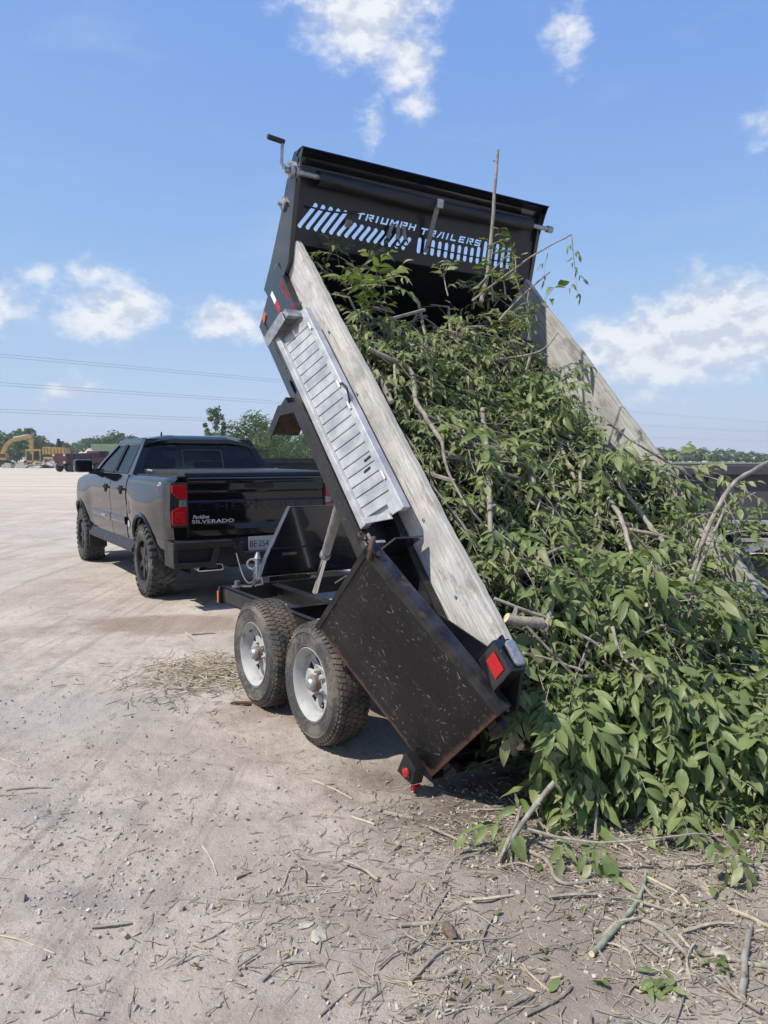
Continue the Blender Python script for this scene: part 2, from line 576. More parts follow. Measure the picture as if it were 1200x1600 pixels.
def wood_mat(name='weathered_plank', k=1.0):
    m, nt = newmat(name)
    co = nt.coord()
    g = nt.noise(nt.mapping(co, (14, 1.0, 14)), 5, 8, 0.62, 0.8)
    g2 = nt.noise(nt.mapping(co, (40, 1.2, 40)), 6, 5, 0.6)
    big = nt.noise(co, 2.6, 5, 0.6)
    base = nt.mix(nt.ss(g, 0.3, 0.72), tuple(c * k for c in (0.42, 0.40, 0.375)), tuple(c * k for c in (0.70, 0.685, 0.66)))
    base = nt.mix(nt.ss(big, 0.42, 0.66, 0, 0.75), base, tuple(c * k for c in (0.36, 0.345, 0.33)))
    blot = nt.noise(nt.mapping(co, (1, .6, 1.4), (0, 0, 0), (3, 1, 7)), 7, 8, 0.72)
    base = nt.mix(nt.ss(blot, 0.51, 0.64, 0, 0.8), base, tuple(c * k for c in (0.29, 0.275, 0.265)))
    base = nt.mix(nt.ss(blot, 0.40, 0.28, 0, 0.5), base, tuple(c * k for c in (0.78, 0.775, 0.77)))
    edge = nt.n('ShaderNodeSeparateXYZ', {0: co}).outputs[2]
    base = nt.mix(nt.math('MULTIPLY', nt.ss(nt.math('ADD', edge, nt.math('MULTIPLY', nt.math('SUBTRACT', blot, .5), .12)), -.02, .005), .55), base, (0.25, 0.235, 0.19))
    base = nt.mix(nt.ss(g2, 0.60, 0.72, 0, 0.5), base, (0.22, 0.19, 0.16))
    kn = nt.voro(nt.mapping(co, (1, 0.8, 2.0)), 3.2)
    kf = nt.math('SUBTRACT', 1.0, nt.ss(kn, 0.035, 0.075))
    base = nt.mix(nt.math('MULTIPLY', kf, 0.75), base, (0.17, 0.13, 0.10))
    h = nt.math('ADD', g, nt.math('MULTIPLY', g2, 0.7))
    nt.out(pbr(nt, base, 0.85, 0, nt.bump(h, 0.5, 0.006)).outputs[0])
    return m


M_wood = wood_mat()
M_wood2 = wood_mat('dirty_weathered_plank', 0.8)


def door_mat():
    m, nt = newmat('scratched_black_door')
    co = nt.coord()
    gen = nt.coord('Generated')
    s = nt.n('ShaderNodeSeparateXYZ', {0: gen})
    dx = nt.math('MINIMUM', s.outputs[0], nt.math('SUBTRACT', 1.0, s.outputs[0]))
    dz = nt.math('MINIMUM', s.outputs[2], nt.math('SUBTRACT', 1.0, s.outputs[2]))
    ed = nt.math('MINIMUM', dx, nt.math('MULTIPLY', dz, 0.8))
    n0 = nt.noise(co, 9, 8, 0.7)
    base = nt.mix(nt.ss(nt.noise(co, 4, 6, 0.65), 0.35, 0.75), (0.005, 0.005, 0.007), (0.014, 0.014, 0.015))
    dens = nt.ss(nt.noise(co, 3.6, 5, 0.65), 0.36, 0.62)
    tot = None
    for i, (rot, sc) in enumerate(((0.4, 1.0), (1.25, 1.3), (2.2, 0.9), (2.85, 1.1), (1.8, 1.6))):
        v = nt.mapping(co, (1, 1, 1), (0, rot, 0), (i * 3.7, 0, i * 1.9))
        v = nt.mapping(v, (11 * sc + 9 * (i % 2), 1, 120 * sc + 60 * (i % 3)))
        c = nt.voro(v, 1.0)
        cell = nt.n('ShaderNodeTexVoronoi', {'Scale': 1.0, 'Vector': v}).outputs['Color']
        pick = nt.math('GREATER_THAN', nt.n('ShaderNodeSeparateColor', {0: cell}).outputs[0], (0.95, 0.93, 0.97, 0.90, 0.95)[i])
        sc1 = nt.math('MULTIPLY', nt.math('SUBTRACT', 1.0, nt.ss(c, 0.12, 0.30)), pick)
        tot = sc1 if tot is None else nt.math('MAXIMUM', tot, sc1)
    chips = nt.math('SUBTRACT', 1.0, nt.ss(nt.noise(co, 42, 3, 0.75), 0.30, 0.36))
    chips = nt.math('MULTIPLY', chips, nt.math('GREATER_THAN', nt.noise(co, 11, 2), 0.57))
    tot = nt.math('MULTIPLY', tot, dens)
    base = nt.mix(nt.math('MULTIPLY', tot, 0.8), base, (0.42, 0.44, 0.46))
    base = nt.mix(nt.math('MULTIPLY', chips, 0.6), base, (0.24, 0.20, 0.15))
    dust = nt.ss(nt.noise(co, 2.2, 8, 0.7), 0.50, 0.78, 0, 0.05)
    base = nt.mix(dust, base, (0.22, 0.18, 0.15))
    sm1 = nt.noise(nt.mapping(co, (5, 1, 2.2), (0, 0.5, 0), (2, 0, 4)), 2.2, 8, 0.74)
    base = nt.mix(nt.ss(sm1, 0.60, 0.72, 0, 0.45), base, (0.10, 0.075, 0.055))
    spk = nt.ss(nt.noise(co, 70, 3, 0.7), 0.67, 0.73)
    base = nt.mix(nt.math('MULTIPLY', spk, nt.math('MULTIPLY', dens, 0.7)), base, (0.36, 0.34, 0.31))
    scr = nt.noise(nt.mapping(co, (1.6, 1, 75), (0, 0.95, 0)), 2.0, 4, 0.6)
    base = nt.mix(nt.math('MULTIPLY', nt.ss(scr, 0.63, 0.70), nt.math('MULTIPLY', dens, 0.5)), base, (0.20, 0.20, 0.20))
    rf = nt.math('SUBTRACT', 1.0, nt.ss(nt.math('ADD', ed, nt.math('MULTIPLY', nt.math('SUBTRACT', n0, 0.5), 0.12)), 0.004, 0.035))
    base = nt.mix(nt.math('MULTIPLY', rf, 0.75), base, (0.12, 0.062, 0.04))
    rs = nt.ss(nt.noise(nt.mapping(co, (1, 1, 1), (0, 0, 0), (5, 2, 1)), 7, 7, 0.75), 0.62, 0.72, 0, 0.75)
    base = nt.mix(rs, base, (0.15, 0.09, 0.05))
    nt.out(pbr(nt, base, nt.ss(n0, 0.3, 0.7, 0.26, 0.5), 0, nt.bump(n0, 0.12, 0.01), spec=0.35).outputs[0])
    return m


M_door = door_mat()


def steel_edge_mat():
    m, nt = newmat('worn_black_steel')
    co = nt.coord()
    n = nt.noise(co, 7, 8, 0.7)
    base = nt.mix(nt.ss(n, 0.35, 0.6), (0.006, 0.006, 0.008), (0.018, 0.017, 0.017))
    base = nt.mix(nt.ss(n, 0.60, 0.70, 0, 0.7), base, (0.10, 0.062, 0.042))
    n2 = nt.noise(co, 30, 5, 0.7)
    base = nt.mix(nt.ss(n2, 0.62, 0.7, 0, 0.5), base, (0.25, 0.25, 0.25))
    nt.out(pbr(nt, base, 0.42, 0.1, nt.bump(n2, 0.12, 0.01)).outputs[0])
    return m


M_worn = steel_edge_mat()
M_tube = simple('worn_tube_steel', (0.035, 0.036, 0.04), 0.32, 0.4, var=0.5, vscale=9, dirt=(0.13, 0.075, 0.05), dirt_amt=0.06, bump=0.1, dscale=8)


def tyre_mat(name, base0, mud, amt):
    m, nt = newmat(name)
    co = nt.coord()
    n = nt.noise(co, 5, 7, 0.7)
    f = nt.noise(co, 60, 4, 0.6)
    base = nt.mix(nt.ss(f, 0.3, 0.7), base0, tuple(c * 1.7 for c in base0))
    mf = nt.ss(nt.math('ADD', n, nt.math('MULTIPLY', f, 0.25)), 0.62 - amt, 0.86 - amt)
    base = nt.mix(nt.math('MULTIPLY', mf, 0.75), base, mud)
    nt.out(pbr(nt, base, 0.8, 0, nt.bump(f, 0.25, 0.006)).outputs[0])
    return m


M_tyre = tyre_mat('trailer_tyre_rubber', (0.035, 0.034, 0.034), (0.20, 0.165, 0.13), 0.06)
M_tread = tyre_mat('muddy_tread', (0.030, 0.028, 0.026), (0.15, 0.112, 0.082), 0.10)
M_ttyre = tyre_mat('truck_tyre_rubber', (0.028, 0.028, 0.028), (0.19, 0.175, 0.155), 0.03)
M_ttread = tyre_mat('truck_tread', (0.024, 0.024, 0.024), (0.17, 0.155, 0.135), 0.02)


def glass_mat(name, tint, alpha):
    m, nt = newmat(name)
    b = pbr(nt, tint, 0.03, 0, spec=0.6, coat=0.3)
    tr = nt.n('ShaderNodeBsdfTransparent', {'Color': (0.60, 0.64, 0.66)})
    mx = nt.n('ShaderNodeMixShader', {0: alpha, 1: tr.outputs[0], 2: b.outputs[0]})
    nt.out(mx.outputs[0])
    return m


M_glass = glass_mat('tinted_glass', (0.008, 0.010, 0.013), 0.36)


def ground_mat():
    m, nt = newmat('dusty_ground')
    co = nt.coord()
    big = nt.noise(co, 0.22, 6, 0.6)
    medn = nt.noise(co, 1.1, 7, 0.65)
    trk = nt.noise(nt.mapping(co, (1.0, 0.16, 1), (0, 0, R(-31))), 1.6, 6, 0.6, 0.5)
    fine = nt.noise(co, 30, 8, 0.78)
    vfine = nt.noise(co, 95, 4, 0.7)
    base = nt.mix(nt.ss(medn, 0.35, 0.68), (0.375, 0.318, 0.270), (0.505, 0.440, 0.382))
    base = nt.mix(nt.ss(trk, 0.48, 0.68, 0, 0.6), base, (0.560, 0.490, 0.418))
    base = nt.mix(nt.ss(big, 0.48, 0.62, 0, 0.55), base, (0.40, 0.375, 0.335))
    # paler, yellower far yard
    sp = nt.n('ShaderNodeSeparateXYZ', {0: co})
    far = nt.ss(sp.outputs[1], 14, 45, 0, 0.8)
    ry = nt.noise(nt.mapping(co, (0.05, 0.4, 1)), 1.0, 6, 0.6)
    base = nt.mix(far, base, nt.mix(nt.ss(ry, 0.35, 0.65), (0.44, 0.375, 0.295), (0.56, 0.50, 0.415)))
    base = nt.mix(nt.ss(fine, 0.52, 0.72, 0, 0.55), base, (0.215, 0.18, 0.155))
    base = nt.mix(nt.ss(fine, 0.36, 0.26, 0, 0.45), base, (0.53, 0.49, 0.45))
    # packed wheel tracks and scuffed streaks
    tk = nt.noise(nt.mapping(co, (7.0, 0.35, 1), (0, 0, R(-28))), 1.0, 5, 0.62, 0.6)
    base = nt.mix(nt.ss(tk, 0.53, 0.68, 0, 0.5), base, (0.255, 0.22, 0.19))
    base = nt.mix(nt.ss(tk, 0.42, 0.28, 0, 0.35), base, (0.49, 0.45, 0.40))
    grit = nt.noise(co, 8.5, 8, 0.75)
    base = nt.mix(nt.ss(grit, 0.53, 0.66, 0, 0.52), base, (0.25, 0.205, 0.165))
    mot = nt.noise(nt.mapping(co, (1.0, 1.7, 1), (0, 0, R(-20)), (4, 2, 0)), 2.6, 9, 0.72, 0.4)
    base = nt.mix(nt.ss(mot, 0.52, 0.66, 0, 0.42), base, (0.265, 0.215, 0.175))
    base = nt.mix(nt.ss(mot, 0.40, 0.30, 0, 0.35), base, (0.54, 0.49, 0.44))
    # stones
    for sc, lo, hi in ((34, 0.16, 0.22), (70, 0.2, 0.28)):
        vn = nt.n('ShaderNodeTexVoronoi', {'Scale': sc, 'Vector': co})
        pk = nt.n('ShaderNodeSeparateColor', {0: vn.outputs['Color']})
        st = nt.math('MULTIPLY', nt.math('SUBTRACT', 1.0, nt.ss(vn.outputs['Distance'], lo, hi)), nt.math('GREATER_THAN', pk.outputs[0], 0.72))
        base = nt.mix(nt.math('MULTIPLY', st, 0.7), base, nt.mix(pk.outputs[1], (0.22, 0.20, 0.19), (0.60, 0.57, 0.53)))
    # damp, rust-brown soil beside the trailer and dark soil with painted shade under the brush
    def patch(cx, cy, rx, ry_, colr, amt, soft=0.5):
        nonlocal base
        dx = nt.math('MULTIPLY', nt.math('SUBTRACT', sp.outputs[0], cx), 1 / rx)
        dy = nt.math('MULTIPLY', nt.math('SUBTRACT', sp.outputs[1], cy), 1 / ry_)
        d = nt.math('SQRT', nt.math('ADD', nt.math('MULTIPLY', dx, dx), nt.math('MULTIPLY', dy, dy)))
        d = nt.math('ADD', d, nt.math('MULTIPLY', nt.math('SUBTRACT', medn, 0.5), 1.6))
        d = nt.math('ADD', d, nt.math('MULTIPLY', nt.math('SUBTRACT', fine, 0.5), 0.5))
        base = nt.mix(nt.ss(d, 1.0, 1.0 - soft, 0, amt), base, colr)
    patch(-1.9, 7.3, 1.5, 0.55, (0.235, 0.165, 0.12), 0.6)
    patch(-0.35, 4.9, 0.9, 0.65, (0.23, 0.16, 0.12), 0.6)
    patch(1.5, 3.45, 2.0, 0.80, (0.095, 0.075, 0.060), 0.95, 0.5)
    patch(0.85, 2.55, 1.5, 0.9, (0.235, 0.19, 0.155), 0.65, 0.8)
    patch(0.3, 3.6, 1.0, 0.7, (0.24, 0.195, 0.165), 0.45, 0.8)
    patch(-1.45, 3.35, 0.55, 0.2, (0.23, 0.225, 0.205), 0.55, 0.8)
    patch(-1.05, 2.7, 0.5, 0.15, (0.26, 0.245, 0.225), 0.5, 0.8)
    patch(-2.2, 4.7, 1.2, 0.7, (0.37, 0.36, 0.335), 0.5, 0.8)
    h = nt.math('ADD', nt.math('MULTIPLY', fine, 1.0), nt.math('MULTIPLY', vfine, 0.5))
    h = nt.math('ADD', h, nt.math('MULTIPLY', grit, 1.6))
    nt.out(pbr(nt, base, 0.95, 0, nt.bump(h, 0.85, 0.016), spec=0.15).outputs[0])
    return m


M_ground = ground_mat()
M_grass = simple('far_grass', (0.11, 0.15, 0.05), 0.9, var=0.35, vscale=0.3, bump=0.5, bscale=3)
M_stone = simple('pebble', (0.42, 0.39, 0.36), 0.9, var=0.45, vscale=3, bump=0.2)
M_core = simple('painted_brush_shade', (0.016, 0.016, 0.009), 0.95, var=0.5, vscale=9, bump=0.9, bscale=22)
HAZE = 0.00045
# ================================================================== GROUND
def gh(x, y):
    if y > 16 or abs(x) > 9:
        k = 0.0
    else:
        k = sm(16 - y, 0, 6) * sm(9 - abs(x), 0, 3)
    h = 0.0
    if k > 0:
        h = 0.020 * fbm(x * 0.9, y * 0.9, 3.1, 3) + 0.009 * fbm(x * 5.5, y * 5.5, 1.7, 4) + 0.0055 * fbm(x * 15, y * 15, 7.3, 3)
        # low wheel rut running along the yard
        c = x * 0.857 + y * 0.515
        r = math.exp(-((c - 0.55 + 0.12 * fbm(x * 0.5, y * 0.5, 9, 2)) / 0.16) ** 2)
        h -= 0.014 * r
    return h * k


xs = list(np.arange(-3.4, 2.4, 0.021))
ys = list(np.arange(1.7, 6.4, 0.021))
stp = 0.05
while xs[-1] < 900:
    xs.append(xs[-1] + stp); stp *= 1.22
stp = 0.05
while xs[0] > -900:
    xs.insert(0, xs[0] - stp); stp *= 1.22
stp = 0.05
while ys[-1] < 1350:
    ys.append(ys[-1] + stp); stp *= 1.12
stp = 0.05
while ys[0] > -120:
    ys.insert(0, ys[0] - stp); stp *= 1.3
nx, ny = len(xs), len(ys)
gv = [(x, y, gh(x, y)) for x in xs for y in ys]
gf = [(i * ny + j, (i + 1) * ny + j, (i + 1) * ny + j + 1, i * ny + j + 1) for i in range(nx - 1) for j in range(ny - 1)]
me = bpy.data.meshes.new('ground')
me.from_pydata(gv, [], gf)
me.polygons.foreach_set('use_smooth', [True] * len(me.polygons))
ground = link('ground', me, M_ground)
tag(ground, kind='structure')

# grass verge far off
mb = MB()
mb.grid(lambda u, v: (-260 + 700 * u, 150 + 140 * v + 5 * sin(u * 40), 0.05 + 0.5 * sm(v, 0, 0.3) * (0.6 + 0.4 * sin(u * 31))), 60, 6)
g = mb.build('grass_verge', M_grass, smooth=60)
tag(g, kind='structure')


# ================================================================== FAR TREES
def leaf_cards(n, fn, size, mi=0):
    """n small leaf-shaped faces spread by fn() -> (centre, shade)"""
    vs, fs, tint = [], [], []
    for i in range(n):
        c, s = fn()
        d = Vector((random.gauss(0, 1), random.gauss(0, 1), random.gauss(0, 0.6))).normalized()
        e = d.orthogonal().normalized()
        e = (Matrix.Rotation(random.uniform(0, 6.28), 3, d) @ e)
        L = size * random.uniform(0.6, 1.4)
        b = len(vs)
        vs += [c - d * L, c + e * L * 0.5, c + d * L, c - e * L * 0.5]
        fs.append((b, b + 1, b + 2, b + 3))
        tint += [s] * 4
    return vs, fs, tint


def set_tint(me, vals):
    a = me.attributes.new('tint', 'FLOAT', 'POINT')
    a.data.foreach_set('value', np.asarray(vals, dtype=np.float32))


def make_tree(name, h, crown_w, crown_lo, nleaf, size, leafmat, seed, lobes=7, columnar=False):
    """tapered trunk with limbs, crown made of leaf clumps with gaps"""
    random.seed(seed)
    root = empty(name)
    tb = MB()
    lean = random.uniform(-0.04, 0.04) * h
    pts = [(lean * t * t, 0.02 * h * sin(3 * t), h * 0.86 * t) for t in (0, .15, .35, .55, .75, 1)]
    tb.tube(pts, [h * .028, h * .021, h * .017, h * .012, h * .007, h * .002], 7)
    clumps = []
    for k in range(lobes * 3):
        t = crown_lo + (1 - crown_lo) * ((k + random.random()) / (lobes * 3))
        a = k * 2.4 + random.uniform(-.5, .5)
        prof = sin(pi * min(1, max(0.06, (t - crown_lo) / (1 - crown_lo) * 0.86 + 0.12))) ** 0.7
        rr = crown_w * 0.5 * prof * random.uniform(0.35, 1.0)
        c = Vector((lean * t * t + rr * cos(a), rr * sin(a), h * (0.06 + 0.90 * t)))
        clumps.append((c, crown_w * random.uniform(0.11, 0.21) * (0.8 if columnar else 1)))
        if k % 2 == 0:
            p0 = Vector((lean * (t * .7) ** 2, 0, h * .75 * t))
            tb.tube([p0, p0.lerp(c, .5) + Vector((0, 0, -.02 * h)), c], [h * .008, h * .005, h * .002], 5)
    tb.build('trunk', M_trunk, root, smooth=50)

    def fn():
        c, r = random.choice(clumps)
        q = Vector((random.gauss(0, 1), random.gauss(0, 1), random.gauss(0, .8)))
        q = q.normalized() * r * random.random() ** 0.4
        return c + q, random.random()
    vs, fs, tint = leaf_cards(nleaf, fn, size)
    me = bpy.data.meshes.new('crown')
    me.from_pydata([tuple(v) for v in vs], [], fs)
    set_tint(me, tint)
    link('crown', me, leafmat, root)
    kids_of(root)
    return root


def place_tree(proto, loc, rz, s, label, group, first, wide=1.0):
    o = proto if first else copy_tree(proto)
    o.location = loc
    o.rotation_euler = (0, 0, rz)
    o.scale = (s * wide, s * wide, s)
    tag(o, label, 'tree', group)
    return o


def at(px, py_, D):
    """a spot on the yard: picture column px seen D metres ahead"""
    return ((px - 600) / 1200 * D, D)


# distant wood edge: individually grown trees
protoA = make_tree('wood_tree', 9.0, 8.0, 0.12, 2200, 0.34, M_treeleaf, 3)
protoB = make_tree('wood_tree', 8.0, 9.0, 0.08, 2200, 0.36, M_treeleaf, 8, lobes=8)
protoC = make_tree('pale_wood_tree', 8.0, 7.5, 0.1, 1800, 0.33, M_treepale, 21)
random.seed(5)
first = {0: True, 1: True, 2: True}
row = []
for i in range(44):
    px = -250 + i * 21 + random.uniform(-7, 7)
    D = random.uniform(205, 270)
    hpx = 30 + 7 * sin(i * 0.7) + random.uniform(-6, 6)
    if px < 110: hpx += 10 * sm(110 - px, 0, 60)
    row.append((px, D, hpx, 0 if random.random() < .5 else 1))
for i in range(26):
    px = 1010 + i * 17 + random.uniform(-6, 6)
    row.append((px, random.uniform(230, 300), 10 + random.uniform(-4, 7), 2))
for px, D, hpx, k in row:
    pr = (protoA, protoB, protoC)[k]
    ph = (9.0, 8.0, 8.0)[k] * 0.98
    x, y = at(px, 0, D)
    s = (hpx / 1200 * D + 1.6) / ph
    place_tree(pr, (x, y, 0), random.uniform(0, 6), s,
               ('dense round green tree in the distant wood beyond the yard', 'broad low green tree in the distant wood beyond the yard', 'pale hazy tree far off behind the dark container on the right')[k],
               'trees of the far wood' if k < 2 else 'far trees on the right', first[k], (1.25, 1.25, 1.9)[k])
    first[k] = False
# trees right behind the pickup
tt = make_tree('slender_tree', 6.9, 3.0, 0.22, 2300, 0.13, M_treeleaf, 12, lobes=9, columnar=True)
x, y = at(339, 0, 78)
place_tree(tt, (x, y, 0), 0.4, 1.0, 'slender tree standing alone above the pickup roof', None, True)
ta = make_tree('bushy_tree', 6.2, 6.6, 0.05, 5200, 0.15, M_treeleaf, 31, lobes=10)
ff = True
for px, D, hpx, lab in ((398, 74, 62, 'bushy open-topped tree just right of the pickup roof'), (436, 80, 46, 'dense bushy tree under the raised fender'), (470, 84, 34, 'low bushy tree behind the raised trailer bed edge'),
                        (505, 90, 30, None), (545, 95, 30, None), (366, 96, 34, 'small dense tree between the slender tree and the bushy tree')):
    x, y = at(px, 0, D)
    place_tree(ta, (x, y, 0), px * 0.7, (hpx / 1200 * D + 1.6) / 6.0, lab or 'bushy tree hidden behind the raised trailer bed', None if lab else 'bushy trees behind the trailer', ff)
    ff = False

# ================================================================== POWER LINES
WD = Vector((1, 1, 0)).normalized()
sc_ = 2.0
for lvl, (z, lab) in enumerate(((17.6, 'uppermost pair'), (13.2, 'middle pair'), (9.1, 'lowest pair'))):
    for k in range(2):
        mb = MB()
        pts = []
        for i in range(41):
            t = -120 + 1000 * i / 40
            sag = 1.6 * ((t - 200) / 480) ** 2
            pts.append(Vector((-60 * sc_, 120 * sc_, 0)) + WD * t + Vector((0, 0, z * sc_ - 1.6 + sag - k * 0.9)))
        mb.tube(pts, 0.06, 4, cap=False)
        o = mb.build('power_line', M_cable)
        tag(o, ('upper' if k == 0 else 'lower') + ' wire of the ' + lab + ' of power lines crossing the sky', 'power line', 'power lines')


# ================================================================== FAR MACHINES
def far_root(name, px, D, rz, label, cat):
    x, y = at(px, 0, D)
    o = empty(name, (x, y, 0), rz)
    tag(o, label, cat)
    return o


def box_part(root, name, m, a, b, bev=0.0, M=None):
    mb = MB().box(a, b, M, bev)
    return mb.build(name, m, root)


def track(root, x, L, m=None):
    mb = MB()
    poly = []
    for i in range(12):
        a = pi / 2 + pi * i / 11
        poly.append((-L / 2 + 0.45 * cos(a), 0.45 + 0.45 * sin(a)))
    for i in range(12):
        a = -pi / 2 + pi * i / 11
        poly.append((L / 2 + 0.45 * cos(a), 0.45 + 0.45 * sin(a)))
    mb.prism(poly, x - 0.3, x + 0.3, lambda u, v, d: (u, d, v))
    return mb.build('track', m or M_machine, root)


def bar(root, name, m, pts, w0, w1, thick):
    """tapered box-section arm through 2-D points (x,z)"""
    mb = MB()
    n = len(pts)
    for i in range(n - 1):
        a, b = Vector((pts[i][0], 0, pts[i][1])), Vector((pts[i + 1][0], 0, pts[i + 1][1]))
        d = (b - a).normalized()
        nrm = Vector((-d.z, 0, d.x))
        wa = w0 + (w1 - w0) * i / (n - 1)
        wb = w0 + (w1 - w0) * (i + 1) / (n - 1)
        poly = [a + nrm * wa, b + nrm * wb, b - nrm * wb, a - nrm * wa]
        vs = [p + Vector((0, -thick, 0)) for p in poly] + [p + Vector((0, thick, 0)) for p in poly]
        mb.add(vs, [(0, 1, 2, 3), (7, 6, 5, 4), (0, 4, 5, 1), (1, 5, 6, 2), (2, 6, 7, 3), (3, 7, 4, 0)])
    return mb.build(name, m, root)


# yellow excavator (far left); local x to the right
ex = far_root('excavator', 0, 140, 0.1, 'yellow excavator with its arm folded down at the far left', 'excavator')
track(ex, -1.0, 3.6); track(ex, 1.0, 3.6)
box_part(ex, 'turntable', M_machine, (-1.2, -1.1, .9), (1.6, 1.1, 1.25))
box_part(ex, 'engine_house', M_machine, (-2.6, -1.3, 1.25), (0.2, 1.3, 2.3), .08)
cb = box_part(ex, 'cab', M_yellow, (0.2, -1.3, 1.25), (1.7, 0.1, 2.55), .08)
box_part(cb, 'window', M_glass, (0.45, -1.32, 1.75), (1.55, -1.29, 2.45))
bar(ex, 'boom', M_yellow, [(0.5, 1.9), (1.3, 3.9), (2.4, 4.9), (5.8, 5.5)], .42, .30, .28)
bar(ex, 'stick', M_yellow, [(5.5, 5.9), (5.75, 4.2), (5.8, 2.2)], .42, .26, .24)
bar(ex, 'hydraulic_ram', M_chrome, [(2.6, 5.4), (5.3, 5.9)], .10, .08, .08)
bar(ex, 'bucket', M_machine, [(5.8, 2.3), (5.5, 1.4), (5.0, 0.5)], .35, .75, .55)
# second excavator: dark arm
ex2 = far_root('excavator', 106, 150, 0.0, 'dark excavator with upright bucket arm behind the gravel heap', 'excavator')
track(ex2, 0.8, 3.0); track(ex2, -0.8, 3.0)
box_part(ex2, 'engine_house', M_machine, (-0.6, -1.1, 0.9), (1.6, 1.1, 2.2), .08)
cb = box_part(ex2, 'cab', M_machine, (-0.9, -1.1, 1.0), (0.3, 0.2, 2.9), .08)
box_part(cb, 'window', M_glass, (-0.75, -1.13, 1.9), (0.15, -1.09, 2.75))
bar(ex2, 'boom', M_machine, [(0.9, 1.8), (0.4, 3.9), (-1.0, 4.7)], .32, .22, .2)
bar(ex2, 'stick', M_machine, [(-1.0, 4.9), (-1.55, 3.0), (-1.5, 1.4)], .25, .16, .15)
bar(ex2, 'bucket', M_machine, [(-1.55, 5.4), (-1.75, 3.8), (-1.6, 1.9)], .14, .4, .35)
# yellow screener
scn = far_root('gravel_screener', 88, 138, 0.0, 'yellow screening machine with hopper and open frame', 'screener')
mb = MB()
mb.prism([(-1.9, 2.3), (2.4, 2.3), (2.2, 3.5), (-1.9, 3.65)], -1.0, 1.0, lambda u, v, d: (u, d, v))
hp = mb.build('hopper', M_yellow, scn)
for k in range(7):
    box_part(hp, 'rib', M_yellow, (-1.7 + k * .6, -1.1, 2.3), (-1.6 + k * .6, -1.0, 3.5))
box_part(scn, 'chassis', M_yellow, (-1.8, -1.0, 1.45), (2.4, 1.0, 1.85))
for sx in (-1.5, 0.2, 2.0):
    box_part(scn, 'leg', M_machine, (sx, -0.9, 0), (sx + .2, -0.7, 1.45))
    box_part(scn, 'leg', M_machine, (sx, 0.7, 0), (sx + .2, 0.9, 1.45))
box_part(scn, 'engine_frame', M_yellow, (-4.9, -1, 2.9), (-2.2, 1, 3.2))
for sx in (-4.9, -3.7, -2.4):
    box_part(scn, 'frame_post', M_yellow, (sx, -1, 0.4), (sx + .16, -0.84, 2.9))
box_part(scn, 'engine_frame', M_yellow, (-4.9, -1, 0.9), (-2.2, 1, 1.2))
bar(scn, 'conveyor', M_concrete, [(-4.2, 0.3), (-0.6, 1.6)], .16, .16, .5)
wheel = MB().lathe([(0.1, -.2), (.5, -.2), (.55, -.1), (.55, .1), (.5, .2), (.1, .2)], 16, Matrix.Translation((1.2, -1.05, .55)) @ Matrix.Rotation(pi / 2, 4, 'Z'))
wheel.build('wheel', M_machine, scn)


def heap(name, px, D, w_, h_, d_, m, label, cat, seed, sharp=1.0):
    x, y = at(px, 0, D)
    mb = MB()

    def fn(u, v):
        a, b = (u - .5) * 2, (v - .5) * 2
        r = math.sqrt(a * a + b * b)
        z = max(0, 1 - r) ** sharp * (1 + .35 * fbm(a * 2.5 + seed, b * 2.5, seed, 3))
        return (x + a * w_, y + b * d_, z * h_ - .02)
    mb.grid(fn, 24, 24)
    o = mb.build(name, m, smooth=35)
    tag(o, label, cat)
    return o


heap('gravel_heap', 92, 128, 3.4, 1.9, 3, M_gravel, 'grey gravel heap beside the yellow screening machine', 'heap', 4)
heap('gravel_heap', 66, 126, 1.6, .7, 1.4, M_concrete, 'low heap of pale broken concrete below the excavator bucket', 'heap', 9, 1.6)
random.seed(3)
for k in range(5):
    M = Matrix.Translation((at(48 + k * 6, 0, 124)[0], 124 + k * .4, .45 + .12 * (k % 3))) @ Euler((random.uniform(-.5, .5), random.uniform(-.5, .2), random.uniform(0, 3))).to_matrix().to_4x4()
    o = MB().box((-.9, -.5, -.1), (.9, .5, .1), None, .03).build('concrete_slab', M_concrete, None, M)
    tag(o, 'broken pale concrete slab tipped against the rubble', 'slab', 'broken slabs by the screener')
for k in range(3):
    x, y = at(14 + k * 22, 0, 128)
    mb = MB()
    mb.box((-.75, -.75, 0), (.75, .75, .55), None, .06)
    mb.box((-.45, -.45, .55), (.45, .45, .8), None, .05)
    o = mb.build('concrete_block', M_concrete, None, Matrix.Translation((x, y, 0)))
    tag(o, 'low grey concrete block at the edge of the yard', 'block', 'concrete blocks along the yard edge')

# dark red dump truck seen from behind
dt = far_root('dump_truck', 120, 92, R(62), 'dark maroon dump truck parked beyond the pickup mirror', 'dump truck')
mb = MB()
mb.prism([(-2.2, 1.0), (2.2, 1.0), (2.3, 2.25), (-2.35, 2.15)], -1.2, 1.2, lambda u, v, d: (u, d, v))
db = mb.build('dump_box', M_maroon, dt)
for k in range(6):
    for sy in (-1.26, 1.2):
        box_part(db, 'rib', M_maroon, (-2.0 + k * .78, sy, 1.0), (-1.9 + k * .78, sy + .06, 2.15))
box_part(dt, 'chassis', M_machine, (-2.2, -.45, .7), (4.6, .45, 1.0))
cb = box_part(dt, 'cab', M_maroon, (2.5, -1.1, .8), (4.1, 1.1, 2.5), .12)
box_part(cb, 'window', M_glass, (2.7, -1.13, 1.7), (3.7, -1.09, 2.35))
box_part(cb, 'window', M_glass, (2.7, 1.09, 1.7), (3.7, 1.13, 2.35))
box_part(dt, 'bonnet', M_maroon, (4.1, -.9, .8), (5.3, .9, 1.75), .12)
